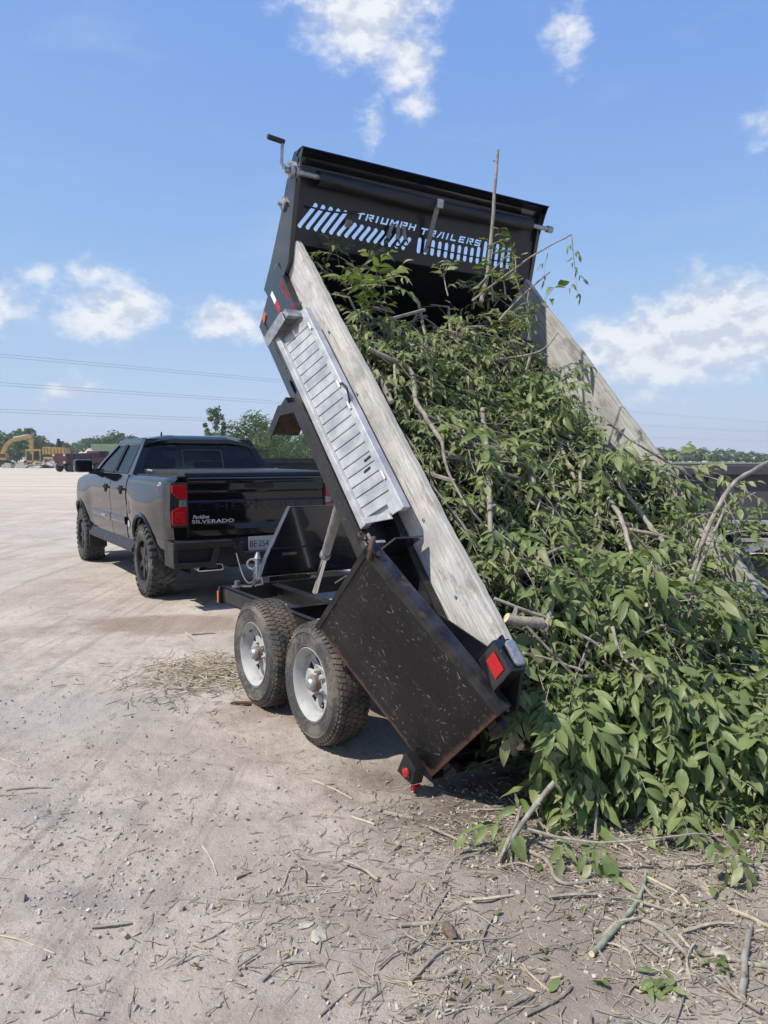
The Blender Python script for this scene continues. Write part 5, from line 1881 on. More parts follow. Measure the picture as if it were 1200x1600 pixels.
# ---- rear corner posts, gussets, lights, hooks
for k in (0, 1):
    X = (lambda w: w) if k == 0 else (lambda w: W_ - w)
    mb = MB().box((X(-.075), -.15, -.70), (X(-.036), .02, .02), None, .004)
    mb.box((X(.0), -.15, -.655), (X(.05), -.05, -.30), None, .004)
    bedpart(mb, 'corner_post', M_black)
    bedpart(MB().prism([(.02, -.42), (.33, -.265), (.045, -.075), (.02, -.06)], X(-.0445), X(-.0365), ID), 'gusset', M_bedpaint)
    mb = MB().prism([(-.17, -.07), (-.02, -.07), (-.01, .075), (-.16, .085)], X(-.125), X(-.036), ID)
    th = bedpart(mb, 'light_housing', M_black, bev=.006)
    bedpart(MB().prism([(-.140, -.018), (-.052, -.018), (-.047, .050), (-.135, .054)], X(-.1305), X(-.126), ID), 'red_reflector', M_redrefl, th, bev=.001)
    mb = MB()
    mb.prism(rrect([(X(-.095), -.15), (X(-.045), -.15), (X(-.045), -.03), (X(-.095), -.03)], .022), .087, .108, lambda u, v, d: (u, v, d))
    bedpart(mb, 'clear_lamp', M_clear, th, bev=.008)
    # plate with rusty hook
    mb = MB().prism([(-.16, .035), (.03, .035), (.03, -.15), (-.05, -.22), (-.24, -.20), (-.265, -.10)], X(-.035), X(-.022), ID)
    bedpart(mb, 'hook_plate', M_chassis, bev=.002)
    mb = MB().tube([(X(-.03), -.24 + .045 * cos(a), -.235 + .045 * sin(a)) for a in np.linspace(-.6, 4.0, 12)], .014, 8)
    bedpart(mb, 'hook', M_rust, smooth=50)
    # lower bracket with round red lamp
    mb = MB().prism([(-.15, -.885), (-.255, -.81), (-.215, -.735), (-.11, -.76)], X(-.20), X(-.14), ID)
    br = bedpart(mb, 'lamp_bracket', M_chassis, bev=.004)
    cM = Matrix.Translation((X(-.2015), -.19, -.81))
    bedpart(MB().lathe([(.001, (-.012 if k == 0 else .012)), (.022, (-.009 if k == 0 else .009)), (.026, 0)], 20, cM), 'red_lamp', M_red, br, smooth=40)
    bedpart(MB().lathe([(.026, -.004), (.034, -.004), (.034, .004), (.026, .004)], 20, cM, closed=True), 'lamp_ring', M_cord, br)
    bedpart(MB().box((X(-.19), -.268, -.85), (X(-.15), -.255, -.815)), 'rear_reflector', M_redrefl, br)
bedpart(MB().box((.03, -.20, -.86), (W_ - .03, -.10, -.705), None, .006), 'rear_sill', M_black)
bedpart(MB().tube([(-.05, -.22, -.86), (W_ + .05, -.22, -.86)], .022, 10), 'hinge_rod', M_chassis)


# ---- barn doors swung round against the sides
def barn_door(k):
    if k == 0:
        o = Vector((-.093, -.249, -.771)); d = Vector((-sin(.324), cos(.324), 0)).normalized()
        nrm = Vector((-d.y, d.x, 0))
    else:
        o = Vector((W_ + .10, -.245, -.775)); d = Vector((.25, .88, 0)).normalized()
        nrm = Vector((d.y, -d.x, 0))
    M = BED @ frame_matrix(o, d, nrm, (0, 0, 1))
    L, H = .93, .675
    mb = MB().box((.0, -.012, 0), (L, .010, H - .03), None, .003)
    dr = mb.build('barn_door', M_door, trailer, M)
    MB().box((-.004, -.050, H - .045), (L + .01, .016, H + .008), None, .006).build('top_tube', M_tube, dr)
    MB().box((L - .045, -.050, .002), (L + .006, -.013, H - .047), None, .004).build('side_tube', M_worn, dr)
    MB().box((.0, -.050, .002), (.045, -.013, H - .047), None, .004).build('side_tube', M_worn, dr)
    MB().box((.046, -.050, .0), (L - .046, -.013, .05), None, .004).build('bottom_tube', M_worn, dr)
    MB().box((L - .02, .0105, -.004), (L + .008, .016, H)).build('edge_strip', M_worn, dr)
    for z in (.1, H - .14):
        mb = MB().tube([(-.035, -.03, z - .05), (-.035, -.03, z + .05)], .02, 10)
        mb.box((-.06, -.045, z - .035), (.0, -.018, z + .035))
        mb.build('hinge', M_chassis, dr)
    # hold-back chain
    if k == 0:
        mb = MB()
        for j in range(7):
            p = Vector((L - .06 + .02 * j, .0 + .012 * sin(j * 1.3), H + .012 + .012 * cos(j * 1.1)))
            mb.lathe([(.009, -.005), (.017, 0), (.009, .005)], 8, Matrix.Translation(p) @ Matrix.Rotation(j * 1.2, 4, 'Z') @ Matrix.Rotation(.8 * j, 4, 'Y'), closed=True)
        mb.tube([(L - .05, .02, H - .03), (L - .03, .025, H + .02), (L + .0, .0, H + .035), (L + .02, -.04, H + .02)], .012, 8)
        mb.build('holdback_chain', M_rust, dr, smooth=60)
    return dr


barn_door(0)
barn_door(1)
# ================================================================== BRUSH
random.seed(41)
rng = np.random.default_rng(5)
BEDI = BEDW.inverted()
S_AX = (BEDW.to_3x3() @ Vector((0, 1, 0))).normalized()
T_AX = (BEDW.to_3x3() @ Vector((0, 0, 1))).normalized()
CAMP = Vector((0, 0, 1.6))


def line_of_sight(px, py):
    cp, sp = cos(R(4.0)), sin(R(4.0))
    a, b = (px - 600) / 1200, (800 - py) / 1200
    return Vector((a, cp + b * sp, -sp + b * cp))


def spot(px, py, D):
    return CAMP + line_of_sight(px, py) * D


def gpt(px, py, up=0.0):
    d = line_of_sight(px, py)
    p = CAMP + d * ((up - 1.6) / d.z)
    return Vector((p.x, p.y, gh(p.x, p.y) + up))


def t_bed(w, s):
    """height of the load above/below the sideboard top"""
    base = -.13 + .05 * fbm(w * 1.7, s * 1.7, 4.4, 3) * 2
    base += .17 * sm(1.2 - s, 0, 1.0) * sm(w, .35, 1.0)
    base -= .18 * sm(w, 1.55, 1.95) * sm(s, 1.15, 1.55)
    base += .20 * sm(w, 1.4, 1.9) * sm(1.35 - s, 0, .3) * (1 - sm(1.0 - s, 0, .4))
    base -= .26 * sm(w, 1.35, 1.9) * sm(.75 - s, 0, .5)
    base -= .22 * sm(.26 - w, 0, .24) * sm(s, .3, .9) * (1 - .7 * sm(s, 2.1, 2.4))
    base -= .50 * sm(s, 2.50, 2.78)
    base -= .25 * sm(.25 - s, 0, .6) * sm(.6 - w, 0, .5)
    return base


def heap_h(x, y):
    l = sm(x, .60 + .06 * sin(y * 5), 1.05) * (1 - sm(x, 2.9, 3.9))
    yf = 3.45 + .07 * fbm(x * 1.5, 2.2, 0, 2) - .06 * sm(x, 1.2, 1.9)
    f = 1 - math.exp(-max(0, y - yf) / .27)
    bk = 1 - sm(y, 4.7, 6.0)
    return (.76 - .30 * sm(x, 1.15, 1.65) + .12 * fbm(x * 1.6, y * 1.6, 8, 3)) * l * f * bk


def inside(p):
    q = BEDI @ p
    if 0.0 < q.x < 2.08 and -.3 < q.y < 2.85 and -.66 < q.z < t_bed(q.x, q.y) and (q.x < 1.96 or q.y < 1.2):
        return True
    return p.z < heap_h(p.x, p.y)


def pile_hit(px, py, lift=0.02):
    d = line_of_sight(px, py)
    D = 2.4
    while D < 7.5:
        if inside(CAMP + d * D):
            return CAMP + d * (D - lift)
        D += .015
    return CAMP + d * 4.6


# ---- leaflet templates
def leaf_tpl(width, curl, fold, twist=0.0, wave=0.0):
    us = [.14, .36, .60, .82]
    vs = [(0, 0, 0)]
    uv = [(0, 0)]
    for u in us:
        wd = width * (sin(pi * u ** .76)) ** 1.05 * 1.08
        zc = -curl * u * u
        tw = twist * u
        for s_ in (-1, 0, 1):
            y, z = s_ * wd, (fold * wd if s_ else 0) + wave * sin(u * 9 + s_) * wd
            vs.append((u - curl * .25 * u * u, y * cos(tw) - z * sin(tw), zc + y * sin(tw) + z * cos(tw)))
            uv.append((u, s_))
    vs.append((1 - curl * .3, 0, -curl))
    uv.append((1, 0))
    n = len(vs)
    fs = [(0, 2, 1), (0, 3, 2)]
    for i in range(3):
        a = 1 + 3 * i
        fs += [(a, a + 1, a + 4), (a, a + 4, a + 3), (a + 1, a + 2, a + 5), (a + 1, a + 5, a + 4)]
    a = 10
    fs += [(a, a + 1, n - 1), (a + 1, a + 2, n - 1)]
    return np.array(vs, np.float32), np.array(fs, np.int32), np.array(uv, np.float32)


TPL = [leaf_tpl(.140, .22, .35), leaf_tpl(.158, .42, .55, .35), leaf_tpl(.12, .34, .30, -.4, .3), leaf_tpl(.172, .12, .22, .15, .2), leaf_tpl(.13, .60, 1.3, 1.0, .6), leaf_tpl(.215, .24, .35, -.2, .35)]


def orient(p, x, up, scale):
    x = x.normalized()
    y = up.cross(x)
    if y.length < 1e-4: y = x.orthogonal()
    y.normalize()
    z = x.cross(y)
    M = np.eye(4, dtype=np.float32)
    M[:3, 0] = np.array(x) * scale
    M[:3, 1] = np.array(y) * scale
    M[:3, 2] = np.array(z) * scale
    M[:3, 3] = p
    return M


UP = Vector((0, 0, 1))


def sprig(base, d, nrm, L, nodes, lsize, kind, droop=1.0, pairs=None):
    """stem polyline + leaflets of drooping compound leaves"""
    pts, p, d = [base.copy()], base.copy(), d.normalized()
    stp = L / (nodes + 1)
    leaves, stalks = [], []
    tone = random.choice((.12, .32, .48, .58, .70, .80)) if kind != 'dry' else random.choice((.72, .84, .90))
    for k in range(nodes + 1):
        d = (d + Vector((random.uniform(-.16, .16), random.uniform(-.16, .16), -.11 * droop)) + nrm * .02).normalized()
        p = p + d * stp
        pts.append(p.copy())
        side = d.cross(nrm)
        if side.length < .05: side = d.orthogonal()
        side.normalize()
        a = k * 2.4 + random.uniform(-.6, .6)
        lateral = (side * cos(a) + nrm * (.35 + .65 * abs(sin(a)))).normalized()
        last = k == nodes
        rd = (d * (.9 if last else .45) + lateral * (.15 if last else .8) + Vector((random.uniform(-.2, .2),) * 3) * .5).normalized()
        np_ = pairs if pairs is not None else random.choice((2, 2, 3))
        rl = lsize * ((.55 + .40 * np_) if kind == 'big' else (.8 + .45 * np_))
        q = p.copy()
        rp = [q.copy()]
        seg = rl / (np_ + 1)
        for j in range(np_ + 1):
            rd = (rd + Vector((0, 0, -.15 * droop))).normalized()
            q = q + rd * seg
            rp.append(q.copy())
            rs = rd.cross(nrm * .6 + UP)
            if rs.length < .05: rs = rd.orthogonal()
            rs.normalize()
            upv = rs.cross(rd).normalized()
            for sd in ((-1, 1) if j < np_ else (0,)):
                if random.random() < .07: continue
                ld = (rd * (.55 if sd else 1.0) + rs * sd * .75 + Vector((0, 0, -.24 * droop * random.uniform(-.2, 1.8))) + Vector((random.gauss(0, .14), random.gauss(0, .14), random.gauss(0, .12))))
                lu = (upv + Vector((random.gauss(0, .42), random.gauss(0, .42) - .1, random.gauss(0, .25))))
                sz = lsize * random.uniform(.62, 1.25) * (1.12 if sd == 0 else 1)
                if kind == 'dry':
                    ti = random.choice((4, 4, 2, 1, 5)); sz *= .85
                else:
                    ti = random.choice((0, 0, 1, 2, 3, 1, 5)) if kind == 'big' else random.choice((0, 1, 2, 2, 4))
                tint = min(.935, max(0, tone + random.gauss(0, .13))) if random.random() > .02 else random.uniform(.93, 1)
                leaves.append((orient(q, ld, lu, sz), ti, tint))
        stalks.append(rp)
    return pts, stalks, leaves


def join_leaves(name, items, mat):
    Vs, Fs, UVs, Ts = [], [], [], []
    b = 0
    for ti, (v, f, uv) in enumerate(TPL):
        ms = [m for m, t, tn in items if t == ti]
        tn = [x for m, t, x in items if t == ti]
        if not ms: continue
        ms = np.stack(ms)
        vh = np.concatenate([v, np.ones((len(v), 1), np.float32)], 1)
        P = np.einsum('nij,kj->nki', ms, vh)[:, :, :3].reshape(-1, 3)
        n = len(ms)
        F = (f[None] + (np.arange(n) * len(v))[:, None, None]).reshape(-1, 3) + b
        Vs.append(P); Fs.append(F)
        UVs.append(np.tile(uv, (n, 1)))
        Ts.append(np.repeat(np.array(tn, np.float32), len(v)))
        b += len(P)
    V, F, UV, T = np.concatenate(Vs), np.concatenate(Fs), np.concatenate(UVs), np.concatenate(Ts)
    return tri_mesh(name, V, F, mat, UV, T)


def tri_mesh(name, V, F, mat, UV=None, T=None, smooth=True):
    me = bpy.data.meshes.new(name)
    me.vertices.add(len(V)); me.loops.add(len(F) * 3); me.polygons.add(len(F))
    me.vertices.foreach_set('co', np.ascontiguousarray(V, np.float32).ravel())
    me.loops.foreach_set('vertex_index', np.ascontiguousarray(F, np.int32).ravel())
    me.polygons.foreach_set('loop_start', np.arange(0, len(F) * 3, 3, dtype=np.int32))
    me.polygons.foreach_set('use_smooth', np.full(len(F), smooth))
    if UV is not None:
        l = me.uv_layers.new(name='UVMap')
        l.data.foreach_set('uv', UV[F.ravel()].astype(np.float32).ravel())
    if T is not None:
        a = me.attributes.new('tint', 'FLOAT', 'POINT')
        a.data.foreach_set('value', T.astype(np.float32))
    me.update(calc_edges=True)
    me.validate()
    me.materials.append(mat)
    o = bpy.data.objects.new(name, me)
    COL.objects.link(o)
    return o


leaf_me = []
for i, (v, f, uv) in enumerate(TPL):
    o = tri_mesh('leaf', v, f, M_leafO, uv)
    leaf_me.append(o.data)
    bpy.data.objects.remove(o)


def branch_object(name, sp, r0, label, cat, group, bark=None):
    """one leafy branch: stem and every leaf an object of its own"""
    pts, stalks, leaves = sp
    root = empty(name, pts[0])
    inv = Vector(pts[0])
    mb = MB()
    n = len(pts)
    mb.tube([q - inv for q in pts], [r0 * (1 - .75 * i / (n - 1)) for i in range(n)], 6)
    for st in stalks:
        mb.tube([q - inv for q in st], [r0 * .32] + [r0 * .22] * (len(st) - 2) + [r0 * .12], 4)
    mb.build('stem', bark or M_bark, root, smooth=60)
    T0_ = Matrix.Translation(-inv)
    for m, ti, tn in leaves:
        o = bpy.data.objects.new('leaf', leaf_me[ti])
        COL.objects.link(o)
        o.parent = root
        o.matrix_basis = T0_ @ Matrix(m.tolist())
    tag(root, label, cat, group)
    return root


mass, twig_mb = [], MB()
n_obj = 0
cands = []


def allowed(p, top=.07):
    """keeps foliage off the trailer's outside, the headboard and the bare yard"""
    if p.z < .012: return False
    q = BEDI @ p
    if q.y > -.30 and q.z > -1.0 and q.x < .045: return False
    if q.y > 1.25 and q.x > 1.95: return False
    if q.y > 2.55 and q.z > top: return False
    if q.y > 2.9: return False
    if q.y > 1.2 and q.x > 1.7 and q.z > -.10: return False
    if q.y <= -.30 and p.x < .60 + .12 * sin(p.z * 9): return False
    return True


def prune(sp, top=.07):
    pts, stalks, leaves = sp
    n = len(pts)
    for i, p in enumerate(pts):
        if not allowed(p, top):
            n = i
            break
    if n < 2: return None
    cutz = n < len(pts)
    lv = []
    for m, ti, tn in leaves:
        b = Vector(m[:3, 3]); e = b + Vector(m[:3, 0])
        if allowed(b, top) and allowed(e, top): lv.append((m, ti, tn))
    st = [s_ for s_ in stalks if all(allowed(q, top) for q in s_)]
    return pts[:n], st, lv


def add_sprig(base, d, nrm, L, nodes, ls, kind, visible):
    sp = prune(sprig(base, d, nrm, L, nodes, ls, kind))
    if sp is None or not sp[2]: return
    cands.append((visible, sp, kind, ls))


# the load in the bed
for i in range(640):
    w_ = random.uniform(.05, 1.95)
    s_ = random.uniform(-.25, 2.68)
    if s_ < 1.15 and random.random() < .18: w_ = random.uniform(1.85, 2.1)
    depth = random.choice((0.0, .02, .05, .12, .2))
    t_ = t_bed(min(w_, 1.98), s_) - depth
    b_ = BEDW @ Vector((w_, s_, t_))
    if random.random() < .25 * sm(.4 - w_, 0, .3): continue
    d = -S_AX * random.uniform(.1, 1) + T_AX * random.uniform(-.2, .35) + V2 * random.uniform(-.8, .8) + Vector((0, 0, random.uniform(-.2, .3)))
    big = random.random() < (.22 + .45 * sm(1.4 - s_, 0, 1.2) + .25 * sm(w_, 1.2, 1.9))
    dry = random.random() < .38
    kind = 'dry' if dry else ('big' if big else 'small')
    ls = random.uniform(.075, .115) if big and not dry else random.uniform(.052, .085)
    add_sprig(b_, d, (T_AX * .6 + UP * .6 - U_ * .3).normalized(), random.uniform(.22, .48), random.choice((2, 3, 4)), ls, kind, depth < .03 and big)
# left front tuft near the headboard
for i in range(16):
    b_ = BEDW @ Vector((random.uniform(.08, .5), random.uniform(2.35, 2.66), random.uniform(-.08, .04)))
    add_sprig(b_, Vector((random.uniform(-.5, .4), random.uniform(-.5, .1), random.uniform(.0, .6))), UP, random.uniform(.2, .36), 3, random.uniform(.07, .10), 'big', i < 6)
for i in range(22):
    b_ = BEDW @ Vector((random.uniform(1.3, 1.95), random.uniform(2.2, 2.78), random.uniform(-.12, .06)))
    add_sprig(b_, Vector((random.uniform(-.5, .5), random.uniform(-.6, .1), random.uniform(-.2, .7))), UP, random.uniform(.2, .4), 3, random.uniform(.06, .09), random.choice(('big', 'dry', 'small')), i < 6)
# the heap on the ground
for i in range(720):
    x = random.uniform(.58, 2.9); y = random.uniform(3.38, 4.8)
    if random.random() < .55: y = random.uniform(3.46, 4.05)
    h = heap_h(x, y)
    if h < .04: continue
    e = .05
    n_ = Vector((-(heap_h(x + e, y) - heap_h(x - e, y)) / (2 * e), -(heap_h(x, y + e) - heap_h(x, y - e)) / (2 * e), 1)).normalized()
    depth = random.choice((0, 0, .03, .08, .15))
    k = random.random()
    z = h - depth
    if n_.z < .6: z = random.uniform(.06, h)
    b_ = Vector((x, y, max(.05, z)))
    d = n_ * random.uniform(.0, .5) + Vector((random.uniform(-1, 1), random.uniform(-1, .3), random.uniform(-.4, .2)))
    dry = random.random() < (.26 + .4 * sm(x, 1.1, 1.6) * sm(h, .25, .45))
    kind = 'dry' if dry else ('big' if random.random() < .75 else 'small')
    ls = random.uniform(.072, .118) if kind == 'big' else random.uniform(.045, .075)
    add_sprig(b_, d, (n_ + UP * .5).normalized(), random.uniform(.22, .50), random.choice((2, 3, 3, 4)), ls, kind, kind == 'big' and depth < .04)

# curtain of drooping leaves along the front foot of the heap
for i in range(95):
    x = .74 + 1.95 * (i + random.random()) / 95
    z = random.uniform(.14, .62)
    b_ = Vector((x, 3.46 + .30 * z + random.uniform(-.05, .1), z))
    add_sprig(b_, Vector((random.uniform(-.5, .5), random.uniform(-1, -.3), random.uniform(-.3, .35))), (Vector((0, -.8, .6))).normalized(), random.uniform(.18, .36), random.choice((2, 3)), random.uniform(.075, .120), 'big', i % 2 == 0)

vis = [c for c in cands if c[0]]
vis.sort(key=lambda c: (c[1][0][0] - CAMP).length)
vis = vis[:150]
vid = set(id(c) for c in vis)
for c in cands:
    v_, sp, kind, ls = c
    if id(c) in vid:
        b0 = sp[0][0]
        q = BEDI @ b0
        if q.y > .1:
            lab = 'leafy green branch %s the tipped load, %s' % (('low on', 'halfway up', 'near the top of')[int(q.y > .8) + int(q.y > 1.8)], ('beside the left sideboard', 'in the middle', 'towards the right sideboard')[int(q.x > .6) + int(q.x > 1.35)])
            grp = 'leafy branches on the tipped load'
        else:
            lab = 'leafy green branch %s of the spilled heap, %s' % (('drooping at the foot', 'on the face', 'on the crest')[int(b0.z > .34) + int(b0.z > .62)], ('next to the trailer corner', 'left of its middle', 'right of its middle', 'towards the right picture edge')[int(b0.x > .95) + int(b0.x > 1.25) + int(b0.x > 1.6)])
            grp = 'leafy branches on the spilled heap'
        branch_object('leafy_branch', sp, .0055, lab, 'branch', grp)
    else:
        mass += sp[2]
        pts = sp[0]
        twig_mb.tube(pts, [.0055 * (1 - .7 * i / (len(pts) - 1)) for i in range(len(pts))], 4, cap=False)
        for st in sp[1]:
            twig_mb.tube([st[0], st[len(st) // 2], st[-1]], [.002, .0016, .001], 3, cap=False)
# loose fill leaves deeper in the pile
for i in range(3200):
    if i % 2:
        w_, s_ = random.uniform(.04, 2.0), random.uniform(-.25, 2.66)
        p = BEDW @ Vector((w_, s_, t_bed(min(w_, 1.98), s_) - random.uniform(.02, .18)))
    else:
        x, y = random.uniform(.62, 3.0), random.uniform(3.45, 4.8)
        h = heap_h(x, y)
        if h < .05: continue
        p = Vector((x, y, max(.02, h - random.uniform(0, .2)) if random.random() < .6 else random.uniform(.03, h)))
    d = Vector((random.gauss(0, 1), random.gauss(0, 1) - .4, random.gauss(0, .6) - .4))
    if not (allowed(p) and allowed(p + d.normalized() * .1)): continue
    mass.append((orient(p, d, Vector((random.gauss(0, .5), random.gauss(0, .5) - .3, 1)), random.uniform(.05, .12)), random.choice((0, 1, 2, 3, 4)), min(.93, max(0, random.gauss(.4, .2)))))
bp = join_leaves('brush_foliage', mass, M_leafS)
tag(bp, 'tangled mass of green and wilting cut foliage in and behind the trailer', kind='stuff')
# thin tangled twigs
for i in range(520):
    if i % 2:
        w_, s_ = random.uniform(.06, 1.94), random.uniform(-.2, 2.7)
        p = BEDW @ Vector((w_, s_, t_bed(w_, s_) - random.uniform(-.02, .12)))
        d = -S_AX * random.uniform(-1, 1) + V2 * random.uniform(-1, 1) + T_AX * random.uniform(-.2, .3)
    else:
        x, y = random.uniform(.68, 2.6), random.uniform(3.45, 4.6)
        h = heap_h(x, y)
        if h < .1: continue
        p = Vector((x, y, random.uniform(.08, h + .02)))
        d = Vector((random.uniform(-1, 1), random.uniform(-.5, .4), random.uniform(-.5, .4)))
    d.normalize()
    L = random.uniform(.25, .8)
    b1 = Vector((random.gauss(0, .06), random.gauss(0, .06), random.gauss(0, .06)))
    if not (allowed(p - d * L * .5) and allowed(p + d * L * .5) and allowed(p + d * L * .25 + b1)): continue
    r = random.choice((.003, .004, .005, .008, .012))
    twig_mb.tube([p - d * L * .5, p + b1 * .6, p + d * L * .25 + b1, p + d * L * .5], [r, r * .9, r * .7, r * .4], 5)
tw = twig_mb.build('brush_twigs', M_bark, smooth=60, fixn=False)
tag(tw, 'thin tangled twigs threaded through the brush pile', kind='stuff')
# dark sheets added beneath the leaves to block light, shade in their colour
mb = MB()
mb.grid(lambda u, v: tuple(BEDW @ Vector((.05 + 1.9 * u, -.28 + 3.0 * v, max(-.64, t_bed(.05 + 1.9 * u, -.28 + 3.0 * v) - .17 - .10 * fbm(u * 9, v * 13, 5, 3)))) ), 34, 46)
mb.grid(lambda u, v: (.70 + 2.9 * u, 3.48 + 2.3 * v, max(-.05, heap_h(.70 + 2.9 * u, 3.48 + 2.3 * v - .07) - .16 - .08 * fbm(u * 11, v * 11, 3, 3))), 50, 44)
co_ = mb.build('brush_dark_core', M_core, smooth=60)
tag(co_, 'dark sheet added inside the brush pile for its shaded gaps', kind='stuff')


# ---- clumps of long fresh leaves that stand out
HERO = [((960, 890), .125, 5, (.2, -.5, .3), 'big clump of long bright leaves in the centre of the spilled load'),
        ((925, 925), .115, 4, (-.7, -.3, .2), 'long leaved clump to the left of the big bright clump'),
        ((815, 590), .105, 4, (.1, -.6, -.1), 'bright drooping leaf clump below the right sideboard'),
        ((845, 620), .10, 3, (.1, -.5, -.4), 'leaf clump hanging lowest below the right sideboard clump'),
        ((990, 1235), .13, 4, (.5, -.6, -.3), 'pale yellow green shoot with long leaves at the foot of the heap'),
        ((1075, 1215), .125, 4, (.6, -.4, -.2), 'long dark green shoot drooping at the right foot of the heap'),
        ((905, 1200), .12, 4, (-.2, -.7, -.2), 'leafy shoot under the thick cut branch'),
        ((915, 1085), .115, 5, (-.2, -.6, -.1), 'bright leaf cluster beside the bent reddish stick'),
        ((1000, 1090), .12, 5, (.4, -.6, -.1), 'broad leaved cluster below the bent reddish stick'),
        ((1060, 940), .115, 4, (.7, -.3, .1), 'fresh green cluster on the right of the heap crest'),
        ((1140, 960), .11, 4, (.3, -.5, .1), 'light green cluster near the right picture edge'),
        ((1160, 1090), .115, 4, (.5, -.5, -.1), 'leafy shoot at the right picture edge'),
        ((850, 1075), .105, 4, (-.5, -.5, .1), 'pointed leaf cluster beside the trailer tail light'),
        ((935, 690), .10, 3, (.2, -.6, -.3), 'broad green cluster against the right sideboard'),
        ((868, 590), .075, 3, (.2, -.6, -.2), 'drooping sprig hung over the right sideboard top'),
        ((710, 640), .085, 4, (-.2, -.5, .2), 'yellowish sprig in the upper middle of the load')]
for (px, py), ls, nd, d, lab in HERO:
    b_ = pile_hit(px, py, .03)
    pts0, sts, lvs = None, [], []
    for rep in range(2):
        sp = sprig(b_ + Vector((random.gauss(0, .03), 0, random.gauss(0, .03))) * rep, Vector(d) + Vector((random.gauss(0, .25), 0, random.gauss(0, .2))), Vector((0, -.65, .75)), ls * 1.7, nd, ls, 'big', 1.25, pairs=random.choice((2, 3)))
        if rep == 0: pts0 = sp[0]
        else: sts.append([pts0[0]] + sp[0])
        sts += sp[1]
        lvs += [l for l in sp[2] if l[0][2, 3] > .02]
    branch_object('leafy_branch', (pts0, sts, lvs), .005, lab, 'branch', None)


# ---- bare sticks and branches that read one by one
def stick(pts, r0, r1, label, group=None, bark=None, cut=True, name='bare_branch', cat='branch', sub=4, parent=None):
    P = []
    for i in range(len(pts) - 1):
        a0, a, b, b1 = pts[max(0, i - 1)], pts[i], pts[i + 1], pts[min(len(pts) - 1, i + 2)]
        for k in range(sub):
            t = k / sub
            q = .5 * ((2 * a) + (b - a0) * t + (2 * a0 - 5 * a + 4 * b - b1) * t * t + (3 * a - a0 - 3 * b + b1) * t ** 3)
            j = .12 * r0
            P.append(q + Vector((random.gauss(0, j), random.gauss(0, j), random.gauss(0, j))))
    P.append(pts[-1])
    o0 = P[0].copy()
    n = len(P)
    mb = MB()
    rr = [(r0 + (r1 - r0) * i / (n - 1)) * (1 + .08 * sin(i * 2.3 + r0 * 900)) for i in range(n)]
    mb.tube([p - o0 for p in P], rr, 8 if r0 > .008 else 6)
    # knots
    for k in range(2 if r0 > .008 else 0):
        i = random.randrange(1, n - 1)
        dd = (P[i] - P[i - 1]).normalized().orthogonal()
        dd.rotate(Matrix.Rotation(random.uniform(0, 6), 3, (P[i] - P[i - 1]).normalized()))
        mb.tube([P[i] - o0, P[i] - o0 + dd * rr[i] * 1.9], [rr[i] * .55, rr[i] * .35], 6)
    mats = [bark or M_bark, M_cut]
    if cut:
        mb.mat(1)
        d0 = (P[0] - P[1]).normalized()
        mb.tube([d0 * .0005, d0 * .0015], [rr[0] * .97, rr[0] * .95], 8)
        d1 = (P[-1] - P[-2]).normalized()
        e = P[-1] - o0
        mb.tube([e + d1 * .0005, e + d1 * .0015], [rr[-1] * .97, rr[-1] * .95], 8)
    o = mb.build(name, mats, None, Matrix.Translation(o0), smooth=50)
    tag(o, label, cat, group)
    return o


def on_pile(seq, lift=.11):
    return [pile_hit(x, y, lift) for x, y in seq]


